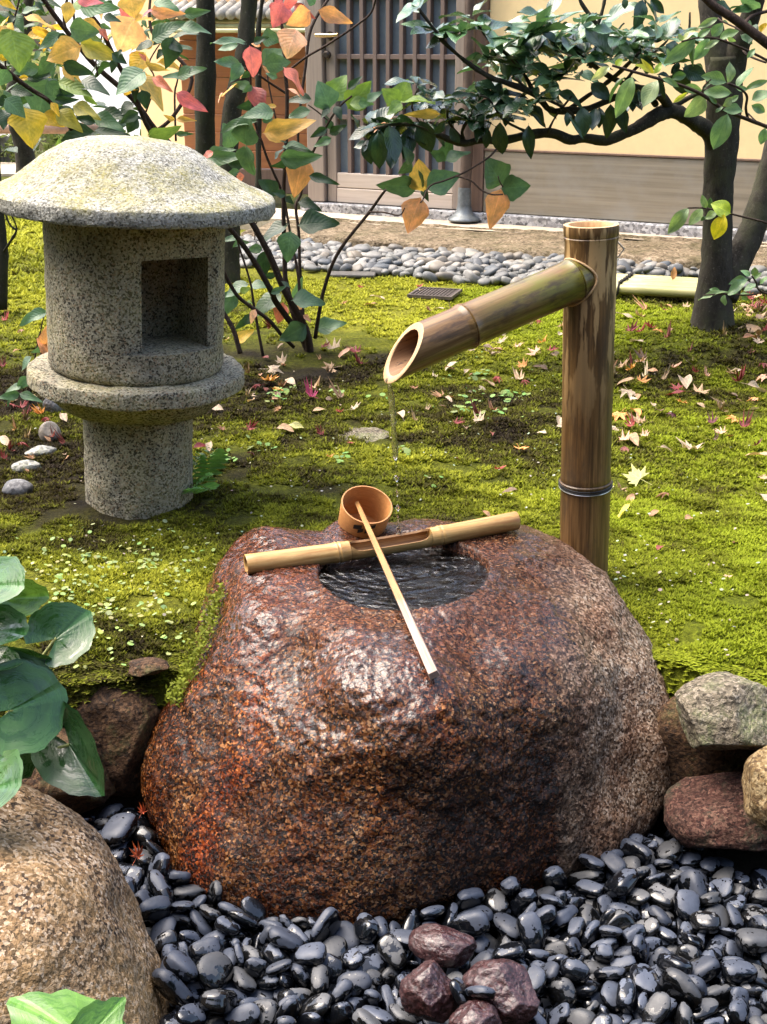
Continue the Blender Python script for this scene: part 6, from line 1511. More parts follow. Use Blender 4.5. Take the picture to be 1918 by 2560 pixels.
# ------------------------------------------------------------ leaves and plants
def leaf_mesh(name, kind, seed, mat, nL=8, petiole=0.14):
    rr = random.Random(seed)
    fold, droop, wave, twist = rr.uniform(0.14, 0.50), rr.uniform(0.02, 0.34), rr.uniform(0.015, 0.05), rr.uniform(-0.35, 0.35)
    cols = (-1, -0.55, 0, 0.55, 1)
    def w(t):
        if kind == 'ovate': return 1.02 * (min(1, t / 0.30) ** 0.62 if t < 0.30 else max(0.0, (1 - t) / 0.70) ** 0.78)
        if kind == 'ellip': return max(0.0, math.sin(math.pi * min(1, t ** 0.92))) ** 0.80
        if kind == 'oval': return max(0.0, math.sin(math.pi * t)) ** 0.62
    vs, uv = [], []
    for i in range(nL + 1):
        t = i / nL
        ww = 0.5 * max(w(t), 0.02 if i in (0, nL) else 0.05)
        if kind == 'ovate' and 0 < i < nL: ww *= 1 + 0.05 * (1 if i % 2 else -1) * 0.5
        for c in cols:
            y = c * ww; ph = rr.random() * 0.4
            z = fold * abs(y) * (1 - 0.35 * abs(c)) - droop * t * t + wave * math.sin(t * 9 + seed + (2.5 if c > 0 else 0)) * abs(c)
            z += twist * t * y
            x = t - (0.10 * abs(c) * (1 - t) if kind == 'ovate' else 0)
            vs.append((x, y, z)); uv.append((t, 0.5 + 0.5 * c * 0.98))
    fs = [(i * 5 + k, (i + 1) * 5 + k, (i + 1) * 5 + k + 1, i * 5 + k + 1) for i in range(nL) for k in range(4)]
    if petiole:
        n = len(vs); a = 0.012
        vs += [(-petiole, -a, -0.03), (-petiole, a, -0.03), (0.03, a, 0.004), (0.03, -a, 0.004)]
        uv += [(0, 0.5)] * 4
        fs.append((n, n + 3, n + 2, n + 1))
    me = mesh_from(name, vs, fs); me.materials.append(mat)
    ul = me.uv_layers.new(name='UVMap')
    for l in me.loops: ul.data[l.index].uv = uv[l.vertex_index]
    return me
def kidney_mesh(name, seed, mat, spread=150, cup=0.25, lobes=0):
    """broad round leaf fanned about its stalk"""
    rr = random.Random(seed); n, m = 30, 7
    vs, uv = [(0, 0, 0)], [(0, 0.5)]
    for j in range(1, m + 1):
        for k in range(n + 1):
            a = R(-spread + 2 * spread * k / n)
            q = j / m
            rad = 1 - 0.20 * (abs(a) / R(spread)) ** 2 + 0.03 * math.sin(k * 1.9 + seed) + (0.10 * abs(math.cos(a * lobes)) - 0.05 if lobes else 0) + (0.10 * max(0, 1 - abs(a) / 0.5))
            x, y = rad * q * math.cos(a), rad * q * math.sin(a)
            z = cup * q * q * (0.35 + 0.65 * abs(math.sin(a))) - 0.22 * q * q * max(0, math.cos(a)) + 0.05 * q * math.sin(a * 3 + seed)
            vs.append((x, y, z)); uv.append((q, 0.5 + a / R(2 * spread)))
    w = n + 1
    fs = [(0, 1 + k, 2 + k) for k in range(n)] + [(1 + (j - 1) * w + k, 1 + j * w + k, 1 + j * w + k + 1, 1 + (j - 1) * w + k + 1) for j in range(1, m) for k in range(n)]
    me = mesh_from(name, vs, fs); me.materials.append(mat)
    ul = me.uv_layers.new(name='UVMap')
    for l in me.loops: ul.data[l.index].uv = uv[l.vertex_index]
    return me
def star_mesh(name, seed, mat, lobes, curl, base=0.30, wid=0.5, stem=0.9):
    """palmate leaf: lobes round the stalk, curled out of plane"""
    rr = random.Random(seed)
    vs, uv, fs = [(0, 0, 0)], [(0, 0.5)], []
    k = len(lobes)
    ring = []
    for i, (a, L) in enumerate(lobes):
        a0 = lobes[i - 1][0] if i else a - 40
        # notch before the lobe, then shoulder, tip, shoulder
        for (aa, q) in (((a + a0) / 2 if i else a - 28, base), (a - 9 * wid * 2, L * 0.58), (a, L), (a + 9 * wid * 2, L * 0.58)):
            ring.append((R(aa), q))
    ring.append((R(lobes[-1][0] + 28), base))
    for (a, q) in ring:
        z = curl * (q ** 2) * (0.6 + 0.8 * rr.random()) * (1 if q > base else 0.3)
        vs.append((q * math.cos(a) * (1 - 0.25 * abs(curl) * q), q * math.sin(a) * (1 - 0.25 * abs(curl) * q), z)); uv.append((q, 0.5 + 0.3 * math.sin(a * 3)))
    n = len(ring)
    fs = [(0, 1 + i, 2 + i) for i in range(n - 1)]
    if stem:
        q = len(vs); vs += [(-stem, 0.012, 0.05), (-stem, -0.012, 0.05), (0.02, -0.012, 0.004), (0.02, 0.012, 0.004)]; uv += [(0, 0.5)] * 4
        fs.append((q, q + 1, q + 2, q + 3))
    me = mesh_from(name, vs, fs); me.materials.append(mat)
    bm = bmesh.new(); bm.from_mesh(me); bmesh.ops.subdivide_edges(bm, edges=[e for e in bm.edges if 0 in (e.verts[0].index, e.verts[1].index)], cuts=1); bmesh.ops.triangulate(bm, faces=bm.faces)
    bm.to_mesh(me); bm.free()
    ul = me.uv_layers.new(name='UVMap')
    for l in me.loops:
        v = me.vertices[l.vertex_index].co; ul.data[l.index].uv = (min(1, math.hypot(v.x, v.y)), 0.5 + 0.3 * math.sin(3 * math.atan2(v.y, v.x)))
    return me
LM_ = {}
def leaf_set(key, kind, mat, n=8, **k):
    LM_[key] = [leaf_mesh('leaf', kind, 31 * i + len(LM_) * 7 + 3, mat, **k) for i in range(n)]
leaf_set('vib', 'ovate', m_vib); leaf_set('vibred', 'ovate', m_vibred); leaf_set('glossy', 'ellip', m_glossy, petiole=0.06); leaf_set('fresh', 'ellip', m_fresh, petiole=0.05)
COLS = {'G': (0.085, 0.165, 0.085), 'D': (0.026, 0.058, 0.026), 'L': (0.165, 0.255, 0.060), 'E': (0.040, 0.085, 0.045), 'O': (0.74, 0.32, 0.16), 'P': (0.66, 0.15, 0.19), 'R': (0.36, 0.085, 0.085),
        'T': (0.78, 0.44, 0.29), 'Y': (0.66, 0.43, 0.05), 'M': (0.64, 0.40, 0.12), 'Z': (0.40, 0.36, 0.06), 'S': (0.70, 0.22, 0.16)}
WARM = set('OPRTYMZS')
prr = random.Random(77)
CROP = {1: (0, 0), 2: (450, 0), 3: (450, 400), 4: (900, 0), 5: (1418, 0), 6: (900, 350), 7: (1418, 350)}
def cpx(c, x, y): return CROP[c][0] + x * 0.30175, CROP[c][1] + y * 0.30175
def leaf_matrix(b, t, wr, face=0.6, roll=0.0):
    x = (t - b); L = x.length; x.normalize()
    view = (V((0, 0, H)) - b).normalized()
    n = view * face + V((0, 0, 1)) * (1 - face) + V((prr.gauss(0, 0.25), prr.gauss(0, 0.25), prr.gauss(0, 0.25)))
    n = (n - x * n.dot(x)).normalized()
    if roll: n = Quaternion(x, roll) @ n
    y = n.cross(x)
    return Matrix.Translation(b) @ Matrix((x * L, y * L * wr, n * L)).transposed().to_4x4()
def add_leaf(root, me, M, col, name='leaf', label=None):
    o = bpy.data.objects.new(name, me); COL.objects.link(o); o.parent = root
    o.matrix_local = Matrix.Translation(-root.location) @ M
    v = prr.uniform(0.82, 1.2)
    o.color = (col[0] * v * prr.uniform(0.93, 1.07), col[1] * v, col[2] * v * prr.uniform(0.9, 1.1), 1)
    if label: o['label'] = label
    return o
def hand_leaves(root, rows, Y, dy, key='vib', face=0.75):
    for (c, bx, by, tx, ty, w, cc) in rows:
        y0 = Y + prr.uniform(-dy, dy)
        b = at(*cpx(c, bx, by), y0)
        L = math.hypot(tx - bx, ty - by) * 0.30175 * m_per_px(b)
        t = at(*cpx(c, tx, ty), y0 - L * prr.uniform(-0.1, 0.55))
        k = 'vibred' if cc in WARM and key == 'vib' else key
        wr = w * prr.uniform(1.1, 1.3)
        t = b + (t - b) * (1.0 if L > 0.1 else 1.14)
        add_leaf(root, prr.choice(LM_[k]), leaf_matrix(b, t, wr, face, prr.uniform(-0.35, 0.35)), COLS[cc])
def px_tube(mb, pts, rad, Y, seg=7, wob=0.06, jit=0.0):
    P = []
    for i, q in enumerate(pts):
        yy = Y[0] + (Y[1] - Y[0]) * i / max(1, len(pts) - 1) if hasattr(Y, '__len__') else Y
        if len(q) == 3: yy = q[2]
        P.append(at(q[0], q[1], yy))
    # smooth resample
    n = len(P); out = []
    for i in range(n - 1):
        p0, p1, p2, p3 = P[max(i - 1, 0)], P[i], P[i + 1], P[min(i + 2, n - 1)]
        for k in range(4):
            f = k / 4
            out.append(0.5 * (2 * p1 + (p2 - p0) * f + (2 * p0 - 5 * p1 + 4 * p2 - p3) * f * f + (3 * p1 - p0 - 3 * p2 + p3) * f ** 3))
    out.append(P[-1])
    m = len(out)
    if hasattr(rad, '__len__'):
        rr = np.interp(np.linspace(0, 1, m), np.linspace(0, 1, len(rad)), rad)
    else: rr = [rad] * m
    rr = [r * m_per_px(p) for r, p in zip(rr, out)]
    mb.tube(out, rr, seg, wob=wob, sd=len(mb.v))
    return out

# ---- viburnum shrub in the middle: one clump of stems, leaning also behind the lantern
def shrub():
    base = gnd(776, 884, 0.02); base.z = gz(base.x, base.y)
    YB = base.y
    root = thing('autumn_shrub', 'tall shrub with thin dark stems and green, pink and orange leaves behind the lantern', 'shrub', base)
    stems = [
        ([(776, 892), (764, 822), (712, 726), (673, 635), (625, 548), (570, 470), (500, 415), (440, 370), (390, 325), (330, 245), (240, 165), (165, 75), (110, 0), (85, -50)], [13, 11, 9, 9, 9, 8, 8], (YB, 3.55)),
        ([(776, 886), (742, 805), (716, 711), (712, 641), (709, 490), (715, 362), (718, 241), (712, 169), (708, 90), (702, 54), (691, 18), (675, -40)], [13, 8, 6.5, 6, 5, 4], (YB, 4.0)),
        ([(764, 830), (752, 777), (746, 690), (731, 611), (715, 520), (710, 480)], [6, 4.5, 4], (YB - .03, 4.02)),
        ([(770, 840), (758, 792), (750, 671), (747, 581), (740, 515), (755, 470), (745, 345), (752, 256), (764, 166), (773, 90), (790, 45), (820, 0), (845, -40)], [7, 5, 4.5, 4.5, 5, 4], (YB + .02, 4.15)),
        ([(788, 845), (800, 771), (818, 696), (851, 623), (924, 530), (950, 493), (964, 475)], [6.5, 5.5, 4], (YB, 3.75)),
        ([(924, 530), (960, 531), (990, 538), (1003, 536), (1012, 520)], [2.6, 2], (3.76, 3.72)),
        ([(720, 178), (767, 142), (809, 118), (857, 87), (896, 60), (927, 33), (939, 0), (948, -40)], [4, 3.5, 3], (4.03, 3.8)),
        ([(658, 892), (637, 777), (625, 702), (598, 617), (592, 590)], [5, 3.5, 2.5], (YB - .05, 3.9)),
        ([(601, 884), (583, 822), (556, 777), (535, 735)], [8, 7, 7], (YB - .1, 3.85)),
        ([(550, 660), (571, 702), (595, 741), (637, 774), (673, 801), (706, 840), (735, 868)], [6.5, 6, 6], (3.8, YB)),
        ([(742, 825), (691, 756), (679, 729), (643, 665), (607, 611), (565, 557), (510, 480), (450, 410), (377, 330), (332, 226), (287, 145), (250, 66), (211, 18), (190, -40)], [10, 9, 8, 8, 8, 7, 6], (YB, 3.45)),
        ([(709, 495), (700, 466), (670, 400), (655, 356), (637, 302), (628, 226), (625, 187), (610, 169)], [4, 4, 3], (4.03, 3.95)),
        ([(718, 235), (676, 208), (646, 187)], [4, 3], (4.05, 4.0)),
        ([(706, 353), (691, 302), (673, 217), (668, 180)], [3, 2.4], (4.08, 4.1)),
        ([(637, 600), (640, 560), (650, 540), (600, 560), (596, 550)], [2, 1.5], (3.9, 3.9)),
        ([(390, 328), (434, 290), (480, 200), (434, 133), (383, 84), (374, 36), (377, -10)], [6, 6, 6, 5, 4], (3.5, 3.6)),
        ([(440, 353), (437, 241), (443, 205), (452, 160)], [3.5, 3, 2], (3.6, 3.6)),
        ([(365, 280), (380, 235), (385, 190), (372, 160), (400, 110), (430, 80)], [3, 2.4, 2], (3.5, 3.55)),
        ([(335, 235), (325, 215), (345, 190)], [3, 2], (3.45, 3.45)),
        ([(180, 325), (150, 285), (120, 250), (70, 218), (20, 178), (-30, 140)], [6, 7, 7], (3.4, 3.3)),
        ([(120, 250), (60, 215), (15, 172), (25, 95), (48, 0), (50, -30)], [4, 3, 3], (3.35, 3.3)),
        ([(245, 190), (240, 155), (250, 120), (258, 60)], [2.5, 2], (3.5, 3.5)),
        ([(205, 130), (190, 90), (185, 40), (180, -10)], [4, 4, 3], (3.5, 3.5)),
        ([(165, 75), (160, 40), (170, -10)], [5, 4], (3.5, 3.5)),
        ([(1241, 373), (1220, 395), (1172, 425), (1141, 440), (1110, 452), (1075, 465), (1058, 498), (1052, 506)], [3, 3, 2.5], (3.85, 3.7)),
        ([(1141, 440), (1178, 452), (1202, 474), (1229, 486), (1258, 486)], [2.8, 2.4], (3.76, 3.74)),
        ([(1258, 468), (1250, 455), (1245, 440)], [2, 2], (3.74, 3.74)),
        ([(780, 385), (800, 345), (825, 300), (850, 265), (880, 240)], [4, 3.5, 3], (3.95, 3.9)),
        ([(825, 305), (795, 280), (770, 262)], [2.5, 2], (3.95, 3.95)),
        ([(640, 330), (655, 352)], [3, 2], (3.95, 3.95)),
    ]
    for (p, r, y) in stems:
        mb = MB(); px_tube(mb, p, [q * 0.8 for q in r], y, 7, 0.05)
        mb.build('stem', m_stem, root)
    mid = [(2, 585, 405, 618, 610, .98, 'P'), (2, 850, 40, 790, 205, .95, 'P'), (2, 870, 40, 960, 15, .8, 'P'), (2, 830, 30, 800, -50, .8, 'P'), (2, 960, 50, 1090, 140, .45, 'R'), (2, 1060, 100, 915, 195, .85, 'O'),
           (2, 955, 265, 880, 440, 1.15, 'T'), (2, 1175, 95, 1405, 180, .42, 'O'), (2, 880, 575, 1030, 735, .62, 'S'), (2, 610, 735, 690, 925, .55, 'R'), (2, 905, 740, 1005, 785, .5, 'T'), (2, 730, 1095, 1075, 1030, .42, 'M'),
           (2, 490, 690, 355, 775, .38, 'T'), (2, 352, 775, 308, 838, .42, 'T'), (2, 540, 570, 500, 645, .5, 'T'), (2, 520, 355, 288, 335, .36, 'G'), (2, 465, 372, 325, 400, .5, 'G'), (2, 620, 355, 710, 305, .45, 'D'), (2, 690, 310, 825, 320, .75, 'G'),
           (2, 700, 520, 850, 420, .8, 'G'), (2, 720, 530, 895, 520, .72, 'G'), (2, 480, 530, 310, 505, .5, 'G'), (2, 500, 540, 430, 660, .7, 'G'), (2, 570, 600, 520, 645, .7, 'D'), (2, 585, 720, 440, 690, .45, 'G'), (2, 590, 715, 530, 760, .6, 'G'),
           (2, 630, 860, 495, 890, .55, 'D'), (2, 755, 930, 565, 930, .72, 'G'), (2, 690, 1000, 770, 990, .5, 'G'), (2, 1062, 920, 895, 960, .45, 'G'), (2, 1072, 825, 900, 815, .5, 'D'), (2, 610, 1005, 360, 1020, .30, 'G'), (2, 440, 1200, 395, 1045, 1.05, 'G'),
           (2, 545, 1180, 540, 985, .80, 'G'), (2, 545, 1230, 560, 1440, .80, 'G'), (2, 240, 1285, 400, 1235, .5, 'G'), (2, 245, 1312, 475, 1300, .35, 'G'), (2, 265, 1262, 185, 1310, .55, 'S'), (2, 870, 1215, 1060, 1215, .45, 'G'), (2, 870, 1290, 1060, 1245, .5, 'D'),
           (2, 860, 1305, 1130, 1305, .45, 'G'), (2, 880, 1180, 835, 1160, .6, 'D'), (2, 790, 1310, 845, 1235, .7, 'D'), (2, 660, 380, 600, 360, .6, 'O'), (2, 790, 880, 705, 880, .4, 'M'), (2, 740, 600, 690, 550, .4, 'T'), (2, 800, 640, 720, 610, .5, 'G'), (2, 1110, 30, 1060, -30, .8, 'G'),
           (2, 1235, 875, 1165, 700, .95, 'G'), (2, 1250, 800, 1365, 650, .85, 'L'), (2, 1410, 880, 1555, 705, .72, 'L'), (2, 1425, 860, 1585, 845, .55, 'L'), (2, 1405, 730, 1485, 645, .45, 'D'), (2, 1225, 885, 1130, 880, .5, 'G'), (2, 1235, 900, 1175, 960, .6, 'D'), (2, 1290, 890, 1335, 975, .6, 'D'),
           (2, 1240, 1150, 1125, 1205, .5, 'G'), (2, 1205, 1070, 1095, 1130, .5, 'D'), (2, 1250, 1100, 1360, 1045, .5, 'D'), (2, 1250, 1060, 1215, 970, .6, 'D'), (2, 1420, 960, 1520, 1090, .4, 'D'), (2, 1560, 830, 1660, 760, .5, 'G'),
           (4, 260, 955, 85, 1105, .62, 'O'), (4, 640, 945, 400, 945, .30, 'M'), (6, 490, 505, 385, 765, .78, 'O'), (6, 1160, 440, 1080, 735, .58, 'O'), (6, 520, 400, 490, 200, .95, 'M'), (6, 560, 400, 612, 285, .6, 'M'), (6, 450, 390, 160, 370, .5, 'G'), (6, 580, 390, 838, 265, .68, 'G'),
           (6, 520, 385, 515, 265, .55, 'G'), (6, 525, 395, 555, 495, .55, 'D'), (6, 690, 160, 755, 0, .62, 'G'), (6, 688, 160, 605, 90, .7, 'G'), (6, 725, 165, 888, 95, .62, 'G'), (6, 1168, 350, 1075, 185, 1.0, 'G'), (6, 1195, 400, 1390, 385, .95, 'G'), (6, 418, 190, 400, 75, .8, 'G'), (6, 425, 205, 330, 270, .65, 'G'),
           (4, 320, 840, 190, 760, .95, 'L'), (4, 330, 830, 395, 675, .95, 'L'), (4, 365, 845, 590, 825, .7, 'L'), (4, 330, 850, 245, 935, .7, 'L'), (4, 0, 860, 65, 715, .9, 'G'), (4, 0, 850, 92, 855, .7, 'G')]
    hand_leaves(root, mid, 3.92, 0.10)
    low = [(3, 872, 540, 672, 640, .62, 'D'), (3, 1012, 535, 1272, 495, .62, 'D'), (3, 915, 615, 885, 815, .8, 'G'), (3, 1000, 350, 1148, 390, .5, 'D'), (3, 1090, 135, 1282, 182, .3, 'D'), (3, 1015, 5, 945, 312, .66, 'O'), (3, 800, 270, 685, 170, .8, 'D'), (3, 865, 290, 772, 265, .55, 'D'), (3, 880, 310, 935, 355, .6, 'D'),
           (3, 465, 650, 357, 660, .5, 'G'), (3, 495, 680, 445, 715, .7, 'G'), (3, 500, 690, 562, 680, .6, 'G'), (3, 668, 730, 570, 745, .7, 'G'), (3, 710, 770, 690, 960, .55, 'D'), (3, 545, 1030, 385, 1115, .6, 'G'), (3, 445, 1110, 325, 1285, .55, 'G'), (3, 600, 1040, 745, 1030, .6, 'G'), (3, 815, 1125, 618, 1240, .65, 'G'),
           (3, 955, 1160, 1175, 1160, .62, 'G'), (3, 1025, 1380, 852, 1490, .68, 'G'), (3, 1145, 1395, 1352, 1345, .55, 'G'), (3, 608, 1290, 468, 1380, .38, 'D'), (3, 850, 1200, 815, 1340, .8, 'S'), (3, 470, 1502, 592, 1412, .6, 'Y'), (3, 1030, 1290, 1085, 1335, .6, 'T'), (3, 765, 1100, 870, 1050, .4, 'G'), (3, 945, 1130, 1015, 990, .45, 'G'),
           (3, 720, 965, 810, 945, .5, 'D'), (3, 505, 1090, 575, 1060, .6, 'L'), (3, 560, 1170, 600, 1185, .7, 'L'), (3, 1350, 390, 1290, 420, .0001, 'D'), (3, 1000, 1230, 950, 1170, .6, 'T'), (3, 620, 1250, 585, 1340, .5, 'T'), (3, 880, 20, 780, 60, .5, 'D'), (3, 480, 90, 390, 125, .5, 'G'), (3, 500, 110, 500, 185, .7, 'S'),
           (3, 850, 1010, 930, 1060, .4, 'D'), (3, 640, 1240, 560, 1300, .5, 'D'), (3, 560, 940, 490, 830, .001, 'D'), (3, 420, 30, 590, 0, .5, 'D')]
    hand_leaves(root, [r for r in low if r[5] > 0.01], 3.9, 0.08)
    # upper left growth over the lantern roof
    left = [(1, 100, 285, 165, 560, 1.05, 'L'), (1, 120, 280, -10, 460, .8, 'L'), (1, 385, 690, 320, 945, 1.15, 'G'), (1, 400, 690, 500, 800, .8, 'G'), (1, 205, 920, 275, 1170, 1.05, 'Y'), (1, 640, 390, 400, 480, .72, 'M'), (1, 695, 370, 960, 480, .50, 'Z'),
            (1, 1095, 175, 990, 405, 1.0, 'T'), (1, 1060, 50, 1045, 175, 1.1, 'P'), (1, 1080, -30, 1115, 130, 1.2, 'M'), (1, 1270, 90, 1490, 105, .42, 'O'), (1, 1255, 85, 1180, 135, .5, 'P'), (1, 690, 65, 925, 45, .45, 'G'), (1, 660, 10, 810, 15, .4, 'P'), (1, 1175, 600, 975, 740, .85, 'G'),
            (1, 1190, 455, 1095, 605, 1.0, 'Y'), (1, 1205, 500, 1160, 440, .6, 'S'), (1, 1170, 645, 1350, 845, .52, 'M'), (1, 1280, 650, 1410, 740, .35, 'S'), (1, 1220, 520, 1380, 590, .3, 'M'), (1, 1485, 780, 1650, 910, .42, 'P'), (1, 1440, 990, 1365, 960, .5, 'M'), (1, 1475, 990, 1597, 990, .3, 'M'),
            (1, 1530, 640, 1365, 615, .4, 'G'), (1, 1485, 630, 1660, 555, .4, 'G'), (1, 1280, 320, 1480, 175, .55, 'G'), (1, 1515, 225, 1700, 235, .5, 'G'), (1, 1540, 115, 1700, 95, .4, 'G'), (1, 1290, 15, 1455, 45, .5, 'G'), (1, 1430, 330, 1400, 530, .72, 'D'), (1, 1390, 290, 1280, 350, .6, 'D'), (1, 1255, 360, 1130, 385, .6, 'D'), (1, 1350, 420, 1300, 480, .7, 'D'),
            (1, 1420, 360, 1490, 420, .7, 'D'), (1, 600, 235, 795, 265, .75, 'G'), (1, 640, 300, 575, 325, .8, 'G'), (1, 495, 290, 335, 385, .5, 'G'), (1, 490, 310, 600, 345, .5, 'D'), (1, 545, 530, 735, 618, .5, 'D'), (1, 530, 560, 665, 685, .5, 'M'), (1, 505, 690, 735, 780, .5, 'L'), (1, 700, 790, 795, 865, .42, 'L'), (1, 675, 680, 858, 720, .55, 'D'),
            (1, 435, 495, 310, 605, .6, 'G'), (1, 420, 540, 440, 640, .5, 'G'), (1, 305, 560, 130, 600, .5, 'G'), (1, 60, 590, 0, 700, .9, 'G'), (1, 225, 640, 150, 650, .5, 'Y'), (1, 365, 960, 515, 1030, .72, 'Y'), (1, 490, 930, 650, 1050, .62, 'Z'), (1, 430, 860, 490, 950, .5, 'Y'), (1, 625, 880, 795, 955, .48, 'Z'), (1, 775, 1010, 635, 970, .45, 'D'), (1, 800, 965, 1000, 1060, .45, 'G'),
            (1, 850, 940, 1090, 985, .35, 'D'), (1, 1095, 865, 1000, 935, .85, 'D'), (1, 1135, 940, 1010, 1010, .5, 'D'), (1, 1130, 985, 1050, 1080, .75, 'D'), (1, 810, 1080, 1045, 1105, .36, 'D'), (1, 1130, 965, 1180, 990, .5, 'D'), (1, 755, 1105, 500, 1215, .72, 'D'), (1, 485, 1150, 465, 1310, .55, 'L'), (1, 435, 1270, 340, 1320, .7, 'D'), (1, 1250, 1120, 1465, 1095, .58, 'L'), (1, 1470, 1110, 1577, 1108, .3, 'G'),
            (1, 60, 830, 200, 940, .8, 'G'), (1, 100, 850, 40, 760, .8, 'G'), (1, 0, 820, 85, 860, .8, 'D'), (1, 5, 225, 60, 320, .95, 'M'), (1, 70, 200, 110, 240, .7, 'Y'), (1, 0, 470, 70, 490, .7, 'Y'), (1, 0, -10, 115, 65, .4, 'Y'), (1, 130, 130, 185, 240, .65, 'G'), (1, 120, 140, 60, 190, .6, 'D'), (1, 195, 100, 295, 55, .5, 'G'), (1, 575, 30, 550, 170, .65, 'M'), (1, 830, 80, 845, 155, .5, 'T'),
            (1, 700, 170, 860, 265, .42, 'M'), (1, 830, 245, 890, 320, .5, 'S'), (1, 840, 205, 910, 240, .5, 'G'), (1, 870, 140, 985, 160, .5, 'D'), (1, 330, 430, 275, 490, .6, 'G'), (1, 105, 750, 230, 770, .5, 'D'), (1, 470, 830, 620, 830, .35, 'D'), (1, 945, 505, 930, 590, .6, 'D'), (1, 1180, 760, 1215, 885, .8, 'D'), (1, 1110, 700, 1130, 830, .5, 'D'), (1, 620, 30, 730, 55, .6, 'L'),
            (1, 940, 450, 1040, 520, .6, 'D'), (1, 1010, 420, 960, 470, .5, 'D'), (1, 240, 640, 420, 620, .4, 'D'), (1, 640, 960, 760, 940, .4, 'D'), (1, 920, 10, 870, 90, .5, 'D'), (1, 300, 20, 360, 80, .5, 'D'), (1, 20, 920, 30, 1050, .7, 'D'), (1, 760, 300, 830, 340, .5, 'L'), (1, 470, 760, 580, 800, .5, 'D'), (1, 1220, 400, 1270, 330, .5, 'Y'), (1, 1600, 560, 1560, 600, .6, 'D'), (1, 1185, 170, 1210, 220, .6, 'G'), (1, 1200, 260, 1240, 310, .4, 'G')]
    hand_leaves(root, left, 3.35, 0.14)
    # seedlings beside the lantern, left of its platform
    return root
shrub()
def small_plant(name, label, cat, base, rows, Y, key='vib'):
    root = thing(name, label, cat, base)
    for (bx, by, tx, ty, w, cc) in rows:
        b = at(bx, by, Y); L = math.hypot(tx - bx, ty - by) * m_per_px(b)
        t = at(tx, ty, Y - L * prr.uniform(0, 0.4))
        k = 'vibred' if cc in WARM and key == 'vib' else key
        add_leaf(root, prr.choice(LM_[k]), leaf_matrix(b, t, w, 0.7), COLS[cc])
        mb = MB(); mb.tube([base, base.lerp(b, 0.6) + V((0, 0, 0.01)), b], [0.0025, 0.002, 0.0015], 5); mb.build('stem', m_stem, root)
bp = gnd(70, 1000, 0); bp.z = gz(bp.x, bp.y)
small_plant('young_shrub', 'low young shrub with teal leaves and one coral leaf left of the lantern', 'shrub', bp,
            [(112, 782, 42, 802, .5, 'G'), (122, 880, 95, 845, .9, 'O'), (115, 860, 118, 815, .8, 'O'), (108, 868, 80, 885, .7, 'G'), (75, 895, 48, 925, .9, 'G'), (70, 945, 40, 975, .7, 'G'), (52, 965, 12, 975, .6, 'G'), (45, 985, -5, 995, .6, 'G'), (55, 985, 100, 1000, .5, 'G'), (40, 990, 10, 1010, .4, 'G')], 3.0)

# ---- tree trunks
def trunk_tree(name, label, pts, rad, Y, mat, loc, extra=(), cat='tree'):
    root = thing(name, label, cat, loc)
    mb = MB(); px_tube(mb, pts, rad, Y, 16, 0.04)
    o = mb.build('trunk', mat, root); rough_mesh(o, 0.012, 0.12, 8, 0.004, 0.03)
    for (p, r, y, nm) in extra:
        mb = MB(); px_tube(mb, p, r, y, 12, 0.05); o = mb.build(nm, mat, root); rough_mesh(o, 0.005, 0.06, 9, 0.002, 0.02)
    return root
b = gnd(516, 705, 0.0)
trunk_tree('tree', 'straight dark trunk rising behind the lantern roof', [(519, 725), (517, 600), (515, 450), (513, 300), (515, 150), (513, 0), (512, -120), (510, -400)], [28, 26, 25, 24, 24, 23], (5.5, 5.5), m_bark2, V((b.x, 5.5, 0)))
b = gnd(572, 705, 0.0)
trunk_tree('tree', 'dark trunk bending sideways right of the straight trunk', [(574, 722), (571, 650), (572, 560), (571, 430), (574, 340), (583, 260), (606, 170), (614, 100), (624, 0), (632, -80), (650, -400)], [30, 27, 25, 23, 23, 24, 22, 21, 19], (5.35, 5.5), m_bark2, V((b.x, 5.35, 0)))
b = at(645, 100, 7.2)
trunk_tree('tree', 'thin grey trunk far behind beside the eave', [(646, 520), (647, 300), (646, 100), (650, 40), (668, -80)], [7, 7, 7, 6], (7.0, 7.0), m_bark2, V((at(646, 520, 7.0).x, 7.0, 0)))
b = gnd(66, 440, 0)
trunk_tree('tree', 'short lichen spotted trunk in the far left garden', [(64, 448), (66, 410), (60, 370), (48, 330), (40, 290), (30, 240), (60, 120), (72, 0), (80, -100)], [28, 24, 23, 22, 20, 14, 13, 12], (10.0, 9.8), m_bark, V((b.x, 10.0, 0)),
           [([(72, 392), (84, 350), (92, 300), (96, 250)], [12, 9, 7], (10.0, 10.0), 'limb')])
b = at(5, 760, 5.2)
trunk_tree('tree', 'slim dark trunk cut by the left frame edge', [(4, 770), (6, 640), (2, 560), (-6, 450), (-10, 300)], [13, 11, 10, 9], (4.7, 4.7), m_bark2, V((at(4, 770, 4.7).x, 4.7, 0)),
           [([(2, 640), (22, 610), (42, 575), (30, 540)], [4, 3, 2], (4.7, 4.6), 'limb'), ([(42, 575), (24, 560), (10, 520)], [2.5, 2], (4.6, 4.6), 'limb')])

